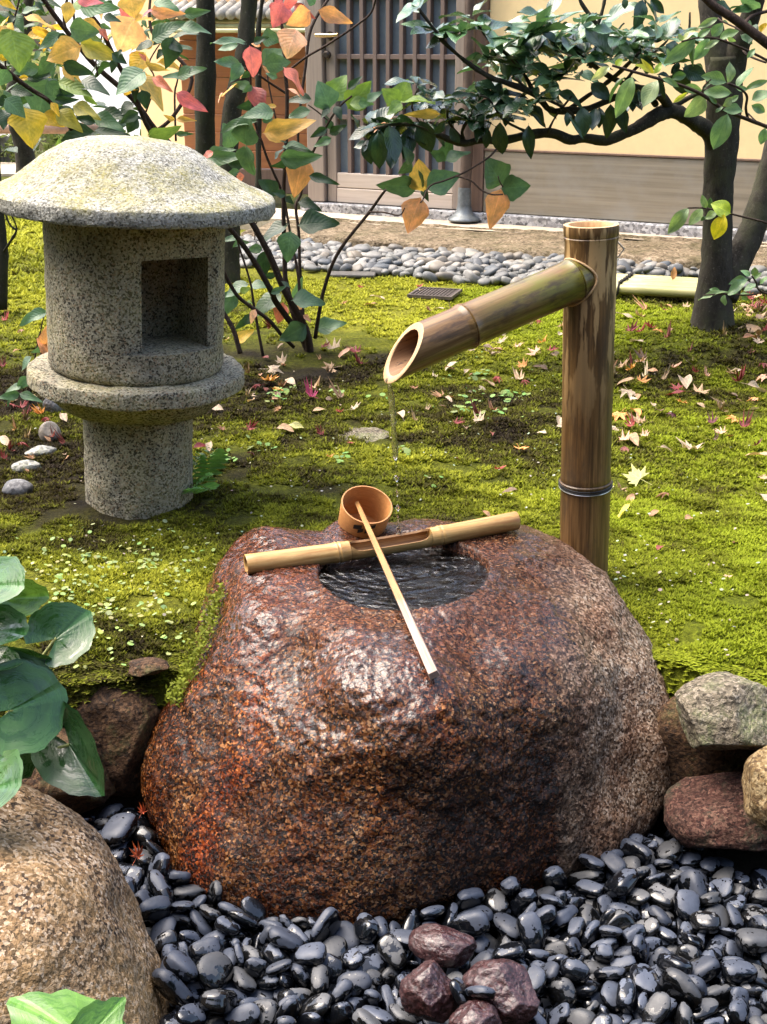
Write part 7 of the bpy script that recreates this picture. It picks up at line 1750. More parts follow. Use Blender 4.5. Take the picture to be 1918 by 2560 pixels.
# ---- evergreen tree on the right
def whorl(root, c, n, Lpx, Y, tilt, key='glossy', cols=('G',), spread=1.0, droop=0.0, wr=0.34):
    p = at(c[0], c[1], Y); L = Lpx * m_per_px(p)
    axis = V((prr.gauss(0, 0.35), prr.gauss(-0.25, 0.3), 1)).normalized() if not droop else V((prr.gauss(0, 0.3), prr.gauss(0, 0.3), -1)).normalized()
    u = axis.orthogonal().normalized(); v = axis.cross(u); a0 = prr.uniform(0, 6.3)
    for k in range(n):
        a = a0 + k * 2.399; el = tilt + prr.uniform(-0.28, 0.35)
        d = ((u * math.cos(a) + v * math.sin(a)) * math.cos(el) + axis * math.sin(el)).normalized()
        b = p + d * 0.006
        l = L * prr.uniform(0.7, 1.12)
        nrm = axis * 1.0 + V((prr.gauss(0, .2), prr.gauss(0, .2), 0.35 if not droop else -0.0))
        nrm = (nrm - d * nrm.dot(d)).normalized()
        M = Matrix.Translation(b) @ Matrix((d * l, nrm.cross(d) * l * wr * prr.uniform(0.85, 1.2) * 2.2 * 0.5 * 1.0, nrm * l)).transposed().to_4x4()
        add_leaf(root, prr.choice(LM_[key]), M, COLS[prr.choice(cols)])
def right_tree():
    base = V((TRUNK.x, TRUNK.y, gz(TRUNK.x, TRUNK.y)))
    root = thing('evergreen_tree', 'forked evergreen tree with long bent branch and glossy whorled leaves at the right', 'tree', base)
    Y = base.y
    mb = MB(); px_tube(mb, [(1778, 880), (1780, 835), (1782, 780), (1786, 700), (1792, 600), (1797, 480), (1802, 390), (1808, 300), (1815, 200), (1816, 140)], [72, 58, 50, 41, 38, 37, 38, 39, 43, 46], (Y, Y), 20, 0.03)
    o = mb.build('trunk', m_bark, root); rough_mesh(o, 0.014, 0.10, 8, 0.004, 0.03)
    parts = [([(1800, 190), (1785, 100), (1775, 30), (1768, -60), (1760, -300)], [34, 28, 25, 23], (Y, Y + .05)), ([(1828, 190), (1850, 110), (1880, 30), (1905, -60)], [32, 26, 24, 22], (Y, Y - .1)),
             ([(1806, 745), (1828, 690), (1852, 637), (1880, 576), (1900, 516), (1919, 455), (1950, 330), (1985, 100)], [38, 36, 34, 33, 32, 31, 30], (Y, Y + .15)),
             ([(1800, 390), (1782, 345), (1765, 322), (1735, 305), (1705, 286), (1674, 277), (1644, 288), (1614, 307), (1584, 323), (1554, 335), (1515, 352), (1463, 345), (1427, 350), (1383, 333), (1331, 336), (1262, 350), (1202, 350), (1165, 358), (1130, 350), (1090, 335)], [30, 22, 20, 19, 18, 15, 14, 12, 12, 11, 10, 9, 8], (Y, Y - .25)),
             ([(1676, 280), (1668, 258), (1650, 238), (1625, 226), (1600, 220), (1560, 210), (1500, 175), (1440, 130)], [14, 12, 10, 7, 5], (Y - .05, Y - .25)),
             ([(1660, 280), (1690, 262), (1740, 236), (1790, 215)], [7, 7, 6], (Y - .05, Y + .1)),
             ([(1600, 316), (1640, 280), (1665, 268)], [7, 6], (Y - .08, Y - .04)),
             ([(1640, 262), (1625, 245), (1600, 240), (1540, 243), (1472, 272), (1418, 276), (1375, 275), (1337, 235), (1262, 205), (1226, 193), (1160, 150), (1110, 105), (1090, 78), (1046, 22)], [8, 8, 9, 9, 8, 7, 6, 5, 4], (Y - .07, Y - .35)),
             ([(1418, 276), (1470, 240), (1520, 205), (1560, 170), (1600, 130)], [6, 5, 4], (Y - .12, Y - .3)), ([(1337, 235), (1300, 170), (1250, 120), (1210, 85), (1202, 65)], [5, 4, 3], (Y - .2, Y - .3)),
             ([(1463, 344), (1440, 300), (1410, 270), (1330, 230), (1290, 195)], [4, 3, 2.5], (Y - .15, Y - .3)), ([(1331, 336), (1260, 300), (1225, 250), (1200, 240)], [4.5, 3, 2.5], (Y - .2, Y - .3)), ([(1163, 356), (1125, 310), (1118, 275)], [4, 3], (Y - .22, Y - .3)),
             ([(1165, 358), (1155, 330), (1170, 300), (1190, 270)], [4, 3], (Y - .22, Y - .28)), ([(1110, 345), (1060, 320), (1000, 310), (940, 320)], [5, 4, 3], (Y - .25, Y - .3)), ([(1060, 322), (1030, 270), (1045, 220)], [3, 2.5], (Y - .25, Y - .3)), ([(1370, 330), (1390, 290), (1430, 240)], [3, 2.5], (Y - .2, Y - .22)),
             ([(1500, 64), (1492, 60), (1455, 10), (1440, -30)], [4, 4, 3], (Y - .2, Y - .2)), ([(1493, 66), (1508, 20), (1515, -20)], [3.5, 3], (Y - .2, Y - .2)), ([(1493, 66), (1490, 120), (1475, 170)], [4, 4], (Y - .2, Y - .2)), ([(1560, 210), (1590, 170), (1660, 110), (1700, 60)], [4, 3, 3], (Y - .15, Y - .1)), ([(1725, 30), (1720, 90), (1690, 130)], [3, 3], (Y - .1, Y - .1)),
             ([(1615, -20), (1612, 20), (1605, 60)], [3, 3], (Y - .1, Y - .1))]
    for (p, r, y) in parts:
        mb = MB(); px_tube(mb, p, r, y, 10, 0.05); o = mb.build('branch', m_bark, root); rough_mesh(o, 0.004, 0.05, 9, 0.0015, 0.02)
    W = [(1046, 20, 6), (1092, 78, 8), (1150, 85, 5), (1202, 75, 6), (1180, 40, 3), (1226, 150, 8), (1262, 160, 5), (1300, 95, 7), (1335, 130, 9), (1345, 75, 6), (1385, 70, 6), (1400, 130, 6), (1440, 105, 7), (1370, 40, 4), (1480, 95, 6), (1520, 115, 7), (1475, 150, 7), (1560, 90, 6), (1600, 110, 7), (1645, 60, 4), (1660, 100, 5), (1690, 95, 5), (1560, 140, 7), (1620, 150, 7), (1530, 145, 5),
         (1670, 140, 5), (1290, 185, 6), (1420, 180, 6), (1455, 60, 4), (1505, 60, 3), (1380, 200, 5)]
    for (x, y, n) in W:
        whorl(root, (x, y), n, prr.uniform(72, 94), Y - 0.22 + prr.uniform(-.12, .1), 0.18, cols=('G', 'G', 'E'), wr=0.46)
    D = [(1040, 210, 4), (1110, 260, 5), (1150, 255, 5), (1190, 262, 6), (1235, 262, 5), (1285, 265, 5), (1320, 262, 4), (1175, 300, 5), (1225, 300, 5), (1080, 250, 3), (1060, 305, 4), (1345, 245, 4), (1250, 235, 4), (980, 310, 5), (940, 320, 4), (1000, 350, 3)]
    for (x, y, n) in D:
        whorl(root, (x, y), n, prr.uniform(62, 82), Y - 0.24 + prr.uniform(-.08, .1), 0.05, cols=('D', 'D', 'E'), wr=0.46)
    hang = [(4, 1160, 1015, 1160, 1260, .42), (4, 1395, 1035, 1405, 1275, .35), (4, 60, 1150, 70, 1330, .45), (4, 170, 1080, 130, 1330, .5), (4, 240, 1040, 300, 1290, .45), (4, 420, 1050, 370, 1330, .42), (4, 500, 1000, 590, 1265, .5), (4, 560, 1010, 560, 1180, .5), (4, 80, 1150, 30, 1250, .5), (4, 150, 1100, 170, 1400, .4), (4, 260, 1100, 260, 1400, .4), (4, 1050, 1060, 1050, 1210, .4), (4, 700, 1020, 630, 1100, .5), (4, 750, 1060, 800, 1170, .5),
            (5, 130, 890, 135, 1085, .5), (5, 240, 895, 210, 1055, .45), (5, 270, 890, 270, 1030, .45), (5, 360, 860, 350, 1125, .38), (5, 455, 870, 460, 1065, .42), (5, 20, 960, 125, 1130, .14), (5, 550, 740, 545, 905, .4), (5, 1, 930, 10, 1020, .5), (5, 930, 520, 870, 600, .5), (5, 960, 560, 1130, 640, .5), (5, 880, 570, 1000, 760, .5), (5, 930, 700, 960, 770, .6), (5, 480, -20, 480, 65, .5), (5, 630, 0, 590, 185, .42), (5, 690, -10, 790, 95, .45), (5, 200, 690, 330, 800, .5), (5, 760, 620, 800, 790, .2),
            (4, 1170, 670, 1130, 890, .45), (4, 1420, 860, 1530, 980, .25), (4, 1400, 910, 1540, 1040, .2), (4, 720, 815, 930, 780, .2), (4, 1360, 800, 1290, 900, .4)]
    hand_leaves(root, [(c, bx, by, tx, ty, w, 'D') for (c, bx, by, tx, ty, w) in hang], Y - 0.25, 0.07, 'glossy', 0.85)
right_tree()

# ---- light green branches reaching in from the right, nearer than the trunk
def fresh_branch(label, stems, leaves, Y, base):
    root = thing('evergreen_branch', label, 'branch', base)
    for (p, r) in stems:
        mb = MB(); px_tube(mb, p, r, (Y, Y - 0.08), 6, 0.08); mb.build('twig', m_stem, root)
    for (bx, by, tx, ty, w, cc) in leaves:
        y0 = Y - 0.04 + prr.uniform(-.03, .03)
        b = at(bx, by, y0); L = math.hypot(tx - bx, ty - by) * m_per_px(b)
        t = at(tx, ty, y0 - L * prr.uniform(-.1, 0.4))
        add_leaf(root, prr.choice(LM_['fresh']), leaf_matrix(b, t, w, 0.75, prr.uniform(-.3, .3)), {'F': (0.135, 0.235, 0.105), 'L': (0.20, 0.29, 0.13), 'D': (0.05, 0.10, 0.03), 'Y': (0.42, 0.42, 0.05), 'B': (0.30, 0.42, 0.04), 'X': (0.66, 0.52, 0.03), 'W': (0.50, 0.52, 0.28)}[cc])
def c5(*a): return [cpx(5, x, y) for x, y in a]
stub = at(1990, 330, 3.0)
lv = []
for (bx, by, tx, ty, w, cc) in [(540, 635, 410, 965, .42, 'L'), (750, 665, 625, 880, .58, 'L'), (480, 640, 310, 815, .35, 'D'), (360, 550, 200, 660, .35, 'W'), (400, 545, 460, 490, .8, 'B'), (720, 610, 620, 500, .3, 'Y'), (725, 610, 785, 515, .5, 'B'), (870, 650, 990, 610, .6, 'D'), (1145, 795, 1000, 975, .75, 'L'), (1330, 945, 1212, 1240, .55, 'F'), (1320, 680, 1110, 630, .5, 'F'), (1335, 690, 1370, 510, .55, 'L'),
                               (1400, 720, 1540, 550, .55, 'F'), (1360, 770, 1140, 755, .45, 'F'), (1400, 730, 1500, 740, .5, 'F'), (1480, 740, 1657, 650, .32, 'F'), (1530, 830, 1700, 760, .7, 'F'), (1530, 870, 1640, 930, .6, 'F'), (1460, 920, 1305, 890, .5, 'F'), (1290, 880, 1380, 810, .6, 'L'), (1640, 1060, 1605, 1200, .6, 'F'), (1130, 740, 1190, 660, .3, 'D'), (880, 850, 1000, 765, .3, 'Y'), (960, 720, 1120, 750, .5, 'F'), (790, 650, 930, 700, .35, 'F'), (1240, 860, 1180, 800, .4, 'D'), (560, 545, 690, 570, .3, 'Y'), (1230, 930, 1290, 880, .5, 'F'), (1420, 790, 1340, 850, .5, 'F')]:
    p, q = cpx(5, bx, by), cpx(5, tx, ty); lv.append((*p, *q, w, cc))
fresh_branch('pale green leafy branch reaching in front of the right trunk', [(c5((1900, 1130), (1657, 1050), (1500, 990), (1300, 910), (1130, 790), (950, 710), (750, 650), (500, 580), (375, 543)), [5, 5, 4.5, 4, 3]), (c5((1500, 990), (1480, 900), (1490, 800), (1440, 740), (1335, 690)), [3.5, 3]), (c5((1130, 790), (1130, 720), (1190, 660)), [2, 2]), (c5((1500, 940), (1560, 1000)), [2, 2])], lv, 3.0, stub)
lv = []
for (bx, by, tx, ty, w, cc) in [(1250, 150, 1085, 225, .35, 'L'), (1200, 300, 1285, 195, .75, 'F'), (1265, 330, 1405, 235, .5, 'F'), (1330, 310, 1390, 350, .6, 'L'), (1180, 320, 1050, 500, .55, 'F'), (1260, 335, 1130, 395, .4, 'L'), (1080, 310, 1190, 235, .5, 'F'), (1060, 320, 840, 530, .42, 'F'), (1040, 330, 1030, 540, .3, 'D'), (1290, 170, 1340, 200, .5, 'F'), (960, 330, 1060, 250, .5, 'W'), (960, 345, 920, 280, .5, 'L'), (1440, 290, 1540, 350, .6, 'D'), (1490, 480, 1560, 400, .5, 'F'), (1480, 160, 1530, 220, .6, 'F'), (830, 400, 850, 480, .4, 'F')]:
    p, q = cpx(5, bx, by), cpx(5, tx, ty); lv.append((*p, *q, w, cc))
fresh_branch('slim branch with paired pale leaves crossing the upper right trunk', [(c5((1900, 640), (1657, 500), (1450, 400), (1250, 325), (1090, 312), (950, 345)), [3.5, 3, 2.5]), (c5((1450, 400), (1500, 460), (1650, 520)), [3, 2.5]), (c5((1250, 150), (1290, 180), (1400, 230), (1460, 260)), [2, 2])], lv, 3.1, at(1990, 190, 3.1))
lv = []
for (bx, by, tx, ty, w, cc) in [(1722, 520, 1670, 583, .42, 'L'), (1756, 522, 1727, 560, .55, 'L'), (1766, 520, 1755, 490, .55, 'L'), (1776, 522, 1775, 497, .6, 'D'), (1792, 527, 1766, 545, .6, 'L'), (1826, 533, 1783, 508, .85, 'B'), (1811, 537, 1784, 599, .62, 'X'), (1764, 540, 1752, 553, .5, 'D')]:
    lv.append((bx, by, tx, ty, w, cc))
fresh_branch('thin low twig with one bright yellow hanging leaf before the right trunk', [([(1980, 590), (1918, 558), (1861, 543), (1792, 526), (1755, 520), (1720, 520)], [3, 2.5, 2.2])], lv, 3.4, at(1990, 595, 3.4))
lv = []
for (bx, by, tx, ty, w, cc) in [(1870, 697, 1822, 710, .35, 'F'), (1868, 700, 1820, 728, .4, 'F'), (1876, 690, 1855, 675, .6, 'F'), (1884, 690, 1888, 668, .8, 'F'), (1895, 712, 1858, 722, .6, 'F'), (1900, 710, 1925, 690, .5, 'F'), (1885, 700, 1900, 680, .5, 'F'), (1820, 730, 1748, 738, .2, 'L'), (1800, 728, 1775, 722, .5, 'F'), (1815, 735, 1845, 728, .5, 'F'), (1812, 737, 1808, 765, .75, 'F'), (1855, 738, 1870, 752, .7, 'F'), (1850, 735, 1880, 735, .4, 'F')]:
    lv.append((bx, by, tx, ty, w, cc))
fresh_branch('low leafy twigs beside the base of the right trunk', [([(1990, 760), (1918, 733), (1870, 738), (1815, 735), (1760, 738)], [2.5, 2]), ([(1990, 750), (1905, 730), (1890, 705), (1880, 690)], [2.5, 2])], lv, 3.6, at(1995, 765, 3.6))
root = thing('maple_branch', 'dark reddish thick branch crossing the top right corner', 'branch', at(1990, 150, 2.6))
mb = MB(); px_tube(mb, [(2000, 165), (1918, 108), (1840, 50), (1785, 15), (1740, -30)], [13, 12, 11, 10], (2.6, 2.6), 10, 0.05); mb.build('branch', m_stem, root)
mb = MB(); px_tube(mb, [(1860, 62), (1880, 40), (1930, 25)], [5, 4], (2.6, 2.65), 8, 0.05); mb.build('twig', m_stem, root)
for (bx, by, tx, ty, w, cc) in [(1900, 20, 1850, -5, .5, 'G'), (1830, 30, 1790, 5, .5, 'D'), (1890, 60, 1870, 100, .5, 'G'), (1900, 80, 1918, 60, .5, 'Y'), (1820, 25, 1860, 10, .4, 'D'), (1880, 20, 1840, 25, .4, 'G')]:
    bb = at(bx, by, 2.65); add_leaf(root, prr.choice(LM_['fresh']), leaf_matrix(bb, at(tx, ty, 2.62), w, .7), COLS[cc])

# ---- broad wet leaves at the left edge
KM = [kidney_mesh('leaf', 5 + k, m_tsuwa, (150, 165, 140, 158)[k], (0.30, 0.18, 0.42, 0.25)[k]) for k in range(4)]
def broad():
    base = at(-120, 1900, 1.62); base.z = -0.05
    root = thing('broad_leaf_plant', 'plant with large wet round leaves at the left edge above the tan boulder', 'plant', base)
    def K(bx, by, tx, ty, w, Y, dY, cc, k, face=0.6, roll=0.0, st=None):
        b, t = at(bx, by, Y), at(tx, ty, Y + dY)
        t = b + (t - b) * 1.2
        M = leaf_matrix(b, t, w, face, roll)
        add_leaf(root, KM[k], M, cc)
        mb = MB(); e = st or base
        mb.tube([e, e.lerp(b, 0.6) + V((0, 0, -0.01)), b], [0.004, 0.0032, 0.0026], 7)
        mb.build('stalk', m_stalk, root)
    g = (0.045, 0.125, 0.030); d = (0.022, 0.062, 0.018); l = (0.10, 0.19, 0.035)
    s = 0.294
    X = lambda x: x * s
    Yc = lambda y: 1400 + y * s
    K(X(480), Yc(665), X(700), Yc(480), .85, 1.58, 0.03, g, 0, .7, -0.25)
    K(X(100), Yc(1275), X(470), Yc(1130), .90, 1.46, 0.04, g, 1, .62, 0.1)
    K(X(590), Yc(1570), X(770), Yc(1880), .62, 1.48, -0.05, d, 0, .85, 0.35, at(40, 1865, 1.5))
    K(X(20), Yc(330), X(330), Yc(300), .55, 1.62, 0.02, l, 2, .25, 0.6)
    K(X(-120), Yc(230), X(90), Yc(200), .8, 1.52, -0.03, g, 1, .5, -0.2)
    K(X(-60), Yc(600), X(150), Yc(610), .75, 1.50, -0.02, g, 3, .55, 0)
    K(X(40), Yc(780), X(350), Yc(830), .32, 1.55, 0.0, d, 2, .6, 0.4)
    K(X(140), Yc(900), X(400), Yc(980), .4, 1.52, 0.0, d, 1, .6, 0.3)
    K(X(60), Yc(1440), X(150), Yc(1780), .6, 1.54, 0.0, d, 2, .8, 0)
    K(X(-60), Yc(1500), X(100), Yc(1680), .7, 1.5, 0.0, d, 3, .8, 0)
    K(X(-90), Yc(1960), X(80), Yc(1900), 1.15, 1.36, -0.02, g, 1, .6, -0.2)
    K(X(-60), Yc(900), X(120), Yc(860), .9, 1.5, 0.0, g, 0, .6, 0)
    r2 = thing('broad_leaf_plant', 'bright green broad leaf lying over the tan boulder at the bottom', 'plant', at(230, 2620, 1.0))
    KL = [kidney_mesh('leaf', 41, m_tsuwa, 120, 0.12, 3), kidney_mesh('leaf', 43, m_tsuwa, 110, 0.2, 3)]
    for (bx, by, tx, ty, w, cc, k) in ((205, 2600, 55, 2485, .62, (0.075, 0.19, 0.022), 0), (215, 2600, 300, 2500, .5, (0.075, 0.19, 0.022), 1)):
        add_leaf(r2, KL[k], leaf_matrix(at(bx, by, 1.03), at(tx, ty, 1.07), w, .7), cc)
m_stalk = simple('green stalk', (0.20, 0.22, 0.05), 0.5)
broad()

# ---- fern beside the lantern leg
def fern():
    b0 = gnd(470, 1240, 0); b0.z = gz(b0.x, b0.y) + 0.004
    root = thing('fern', 'small green fern growing at the foot of the lantern', 'fern', b0)
    me = leaf_mesh('leaflet', 'ellip', 5, m_fern, 4, 0)
    for (x1, y1, up, cc) in ((438, 1213, .02, (.20, .42, .09)), (535, 1225, .03, (.16, .36, .09)), (548, 1180, .05, (.09, .2, .06)), (505, 1205, .05, (.10, .24, .07)), (490, 1248, .01, (.22, .44, .09)), (530, 1250, .015, (.15, .33, .09))):
        e = gnd(x1, y1, 0.02); e.z = gz(e.x, e.y) + up * 1.3 + 0.02
        d = e - b0; L = d.length
        mb = MB(); mid = b0 + d * 0.5 + V((0, 0, 0.025)); mb.tube([b0, mid, e], [0.0012, 0.001, 0.0006], 5); fr = mb.build('frond', m_stalk, root)
        n = 9
        side = d.cross(V((0, 0, 1))).normalized()
        for k in range(1, n):
            f = k / n; p = b0 * (1 - f) ** 2 + mid * 2 * f * (1 - f) + e * f * f
            ll = L * 0.42 * math.sin(math.pi * (0.15 + 0.8 * f)) 
            for sg in (-1, 1):
                x = (side * sg + d.normalized() * 0.35 + V((0, 0, 0.12))).normalized(); nn = V((0, -0.7, 1)); nn = (nn - x * nn.dot(x)).normalized()
                o = bpy.data.objects.new('leaflet', me); COL.objects.link(o); o.parent = fr
                o.matrix_local = Matrix.Translation(-root.location) @ Matrix.Translation(p) @ Matrix((x * ll, nn.cross(x) * ll * 0.19, nn * ll)).transposed().to_4x4(); o.color = (cc[0] * 1.5, cc[1] * 1.35, cc[2] * 1.1, 1)
fern()

# ---- fallen leaves
def fallen():
    ML = [(-118, .55), (-72, .82), (-34, .95), (0, 1.0), (34, .95), (72, .82), (118, .55)]
    M5 = [(-100, .6), (-48, .9), (0, 1.0), (48, .9), (100, .6)]
    T4 = [(-75, .8), (-28, .95), (28, .95), (75, .8)]
    kinds = {'m': [star_mesh('maple_leaf', 60 + k, m_fallen, ML, c, 0.24, 0.50, 0.7) for k, c in enumerate((0.55, 0.9, -0.7, 1.2))],
             't': [star_mesh('lobed_leaf', 80 + k, m_fallen, M5, c, 0.5, 0.75, 0.8) for k, c in enumerate((0.35, 0.75, -0.5, 1.0))],
             's': [star_mesh('lobed_leaf', 90, m_fallen, T4, 0.25, 0.66, 0.85, 0.9)],
             'o': [leaf_mesh('oval_leaf', 'ellip', 100 + k, m_fallen, 8, 0.25) for k in range(5)]}
    C = {'r': (0.20, 0.028, 0.030), 'R': (0.30, 0.05, 0.045), 'p': (0.10, 0.022, 0.035), 't': (0.38, 0.25, 0.145), 'w': (0.42, 0.32, 0.23), 'o': (0.60, 0.27, 0.08), 'y': (0.72, 0.60, 0.10), 'c': (0.66, 0.38, 0.26), 'b': (0.25, 0.12, 0.06), 'l': (0.46, 0.44, 0.17)}
    word = {'r': 'dark red', 'R': 'brick red', 'p': 'purple', 't': 'tan', 'w': 'cream coloured', 'o': 'orange', 'y': 'yellow', 'c': 'salmon pink', 'b': 'brown', 'l': 'pale yellow'}
    kw = {'m': 'maple leaf', 't': 'curled lobed leaf', 's': 'lobed leaf', 'o': 'oval leaf'}
    L = [(1600, 1203, 88, 's', 'l'), (1559, 1286, 66, 'o', 'y'), (1731, 1125, 92, 't', 'w'), (1550, 1037, 66, 't', 'o'), (1603, 1060, 66, 't', 't'), (1540, 1075, 50, 't', 'w'), (1580, 1070, 46, 'm', 'R'), (1581, 1100, 60, 'o', 't'), (1560, 1105, 50, 't', 'c'), (1610, 1095, 36, 't', 'c'), (1590, 1035, 62, 'o', 'o'),
         (1687, 987, 66, 'o', 'r'), (1697, 975, 45, 't', 'r'), (1712, 952, 84, 'o', 'w'), (1750, 985, 60, 't', 't'), (1706, 1011, 44, 't', 'o'), (1803, 1031, 58, 'm', 't'), (1838, 1050, 46, 't', 'o'), (1678, 1040, 44, 'm', 'p'), (1781, 1062, 46, 'm', 'p'), (1860, 1072, 54, 'm', 'r'), (1806, 1087, 44, 'm', 'c'), (1888, 1119, 46, 'm', 'p'), (1899, 1142, 60, 'o', 't'), (1853, 928, 52, 't', 'w'),
         (1844, 957, 56, 'm', 'r'), (1893, 974, 80, 'o', 'w'), (1906, 912, 56, 'm', 'r'), (1912, 944, 50, 't', 'c'), (1600, 908, 46, 't', 'c'), (1681, 922, 30, 'm', 'c'), (1553, 920, 52, 't', 't'), (1578, 927, 44, 't', 'o'), (1562, 956, 60, 'o', 't'), (1602, 958, 48, 't', 'o'), (1569, 980, 68, 't', 'w'), (1594, 854, 66, 'o', 'w'), (1628, 823, 44, 'm', 'R'), (1575, 832, 52, 'm', 'r'), (1600, 833, 40, 'm', 'R'), (1644, 829, 44, 't', 'o'),
         (1560, 790, 50, 'o', 'w'), (1600, 795, 44, 't', 't'), (1655, 775, 34, 'm', 'r'), (1715, 770, 30, 't', 't'), (1881, 826, 66, 'o', 't'), (1878, 846, 56, 'o', 'b'), (1905, 800, 50, 't', 't'), (1890, 772, 44, 'm', 'r'), (1870, 790, 40, 't', 'c'), (1912, 762, 44, 'm', 'R'), (1860, 765, 34, 't', 't'), (1895, 745, 40, 't', 't'), (1910, 830, 40, 'm', 'r'), (1855, 820, 36, 't', 'w'), (1875, 750, 36, 'm', 'R'), (1900, 858, 44, 't', 'w'),
         (1666, 1238, 56, 'm', 'b'), (1553, 1228, 52, 't', 't'), (1906, 1198, 46, 't', 't'), (1912, 1250, 44, 'o', 'w'), (1820, 1447, 32, 't', 'c'), (1663, 1125, 34, 'o', 'w'), (1635, 1017, 40, 'o', 'w'), (1890, 1000, 40, 't', 'o'), (1876, 1005, 30, 'm', 'c'), (1768, 945, 30, 'm', 'c'), (1740, 935, 28, 'm', 'R'),
         (676, 927, 60, 't', 'w'), (704, 910, 46, 't', 'w'), (668, 955, 64, 't', 'o'), (623, 989, 46, 't', 'w'), (700, 977, 50, 't', 'o'), (646, 966, 40, 'm', 'r'), (831, 925, 54, 't', 't'), (785, 972, 58, 't', 't'), (781, 996, 54, 'm', 'P'), (834, 876, 62, 't', 'w'), (891, 884, 54, 'm', 'r'), (808, 871, 44, 'm', 'r'), (902, 913, 40, 'm', 'r'), (860, 885, 50, 'o', 'c'), (1000, 1040, 56, 'o', 'w'), (853, 1034, 30, 'm', 'R'),
         (883, 1026, 44, 't', 'w'), (623, 1076, 48, 'm', 'r'), (708, 1076, 52, 'o', 't'), (735, 1070, 44, 'o', 'l'), (804, 1091, 34, 'm', 'r'), (880, 1113, 26, 'm', 'R'), (823, 1147, 28, 't', 'o'), (630, 1136, 32, 'm', 'p'), (1197, 1057, 50, 't', 'w'), (1140, 1062, 44, 'm', 'r'), (1235, 1031, 40, 'm', 'b'), (1220, 884, 66, 't', 'w'), (1240, 874, 50, 't', 'c'), (1099, 898, 34, 'o', 'w'), (1167, 931, 36, 'o', 'w'),
         (1243, 947, 40, 'm', 'R'), (1306, 921, 44, 't', 'o'), (1224, 962, 40, 'o', 't'), (1038, 974, 32, 't', 'b'), (1299, 1125, 50, 't', 'o'), (1243, 1178, 44, 'm', 'R'), (1400, 1058, 54, 'o', 'w'), (902, 720, 26, 'm', 'R'), (948, 747, 40, 'o', 'w'), (857, 762, 30, 't', 'b'), (929, 762, 34, 'o', 'b'), (1076, 781, 30, 't', 'b'), (1099, 773, 32, 'o', 'w'), (1054, 728, 40, 'o', 'w'), (1340, 885, 50, 't', 'c'), (1375, 880, 46, 'm', 'R'), (1355, 860, 40, 't', 'o'),
         (1250, 858, 44, 't', 'w'), (1290, 870, 40, 't', 'c'), (1320, 815, 40, 't', 'w'), (1290, 812, 34, 'o', 't'), (1250, 840, 36, 't', 'w'), (1345, 805, 30, 'm', 'R'), (1180, 880, 30, 't', 'w'), (1310, 955, 34, 'm', 'r'), (1400, 820, 36, 't', 't'), (1160, 815, 24, 'o', 'w'), (1120, 1000, 30, 'o', 'w'), (1045, 720, 24, 'm', 'R'),
         (54, 1022, 54, 'm', 'r'), (30, 1015, 46, 'm', 'R'), (66, 1040, 40, 'm', 'r'), (105, 1037, 50, 'm', 'o'), (118, 1050, 40, 'm', 'R'), (159, 1046, 44, 'o', 'w'), (27, 1131, 40, 'm', 'r'), (12, 1151, 32, 'm', 'R'), (51, 1112, 40, 'm', 'r'), (10, 1104, 50, 'o', 'w'), (500, 1122, 46, 'o', 'r'), (524, 1118, 40, 'o', 'w'), (534, 1022, 50, 'o', 'w'), (8, 920, 34, 'm', 'r'), (40, 880, 30, 'o', 'b'), (12, 805, 34, 'm', 'R'), (55, 828, 26, 't', 'b'), (560, 1078, 34, 't', 'b'), (470, 985, 30, 'm', 'r'), (630, 1005, 34, 'o', 't')]
    C['P'] = (0.42, 0.05, 0.13); word['P'] = 'magenta'
    for (px, py, s, k, cc) in L:
        p = gnd(px, py, 0.0)
        for _ in range(3): p = gnd(px, py, gz(p.x, p.y) + 0.010)
        sz = s * m_per_px(p) * (0.62 if k in 'mts' else 1.0)
        o = bpy.data.objects.new('fallen_leaf', prr.choice(kinds[k])); COL.objects.link(o)
        tx, ty = prr.gauss(0.10, 0.22), prr.gauss(0, 0.25)
        Rm = Matrix.Rotation(tx, 4, 'X') @ Matrix.Rotation(ty, 4, 'Y') @ Matrix.Rotation(prr.uniform(0, 6.28) if k != 's' else R(125), 4, 'Z')
        if k == 's': Rm = Matrix.Rotation(R(28), 4, 'X') @ Matrix.Rotation(R(140), 4, 'Z')
        S = Matrix.Diagonal((sz, sz * (0.42 if k == 'o' else 1.0), sz * 0.9, 1))
        off = V((-0.4 * sz, 0, 0)) if k == 'o' else V((0, 0, 0))
        o.matrix_world = Matrix.Translation(p + V((0, 0, 0.006))) @ Rm @ Matrix.Translation(off) @ S
        g = prr.uniform(0.85, 1.15); o.color = (C[cc][0] * g, C[cc][1] * g, C[cc][2] * g, 1)
        where = ('left of the lantern' if px < 200 else 'right of the lantern' if px < 600 else 'near the shrub stems' if px < 920 and py < 1010 else 'on moss below the spout' if px < 1110 else
                 'on moss left of the bamboo post' if px < 1430 else 'right of the bamboo post' if px < 1640 else 'under the right tree' if py > 870 else 'behind the right trunk')
        tag(o, '%s fallen %s %s %s' % ('small' if s < 40 else 'large' if s > 58 else 'middling', word[cc], kw[k], where), 'fallen leaf', 'fallen leaves on the moss')
    for (px, py, s, Y) in ((343, 2140, 62, None), (356, 2030, 40, None)):
        p = gnd(px, py, -0.185); o = bpy.data.objects.new('fallen_leaf', kinds['m'][3]); COL.objects.link(o); sz = s * m_per_px(p) * .6
        o.matrix_world = Matrix.Translation(p) @ Matrix.Rotation(0.7, 4, 'X') @ Matrix.Rotation(1.2, 4, 'Z') @ Matrix.Scale(sz, 4)
        o.color = (0.62, 0.14, 0.06, 1); tag(o, 'red maple leaf caught on the black pebbles, %s one' % ('larger lower' if py > 2100 else 'smaller upper'), 'fallen leaf', 'maple leaves on the pebbles')
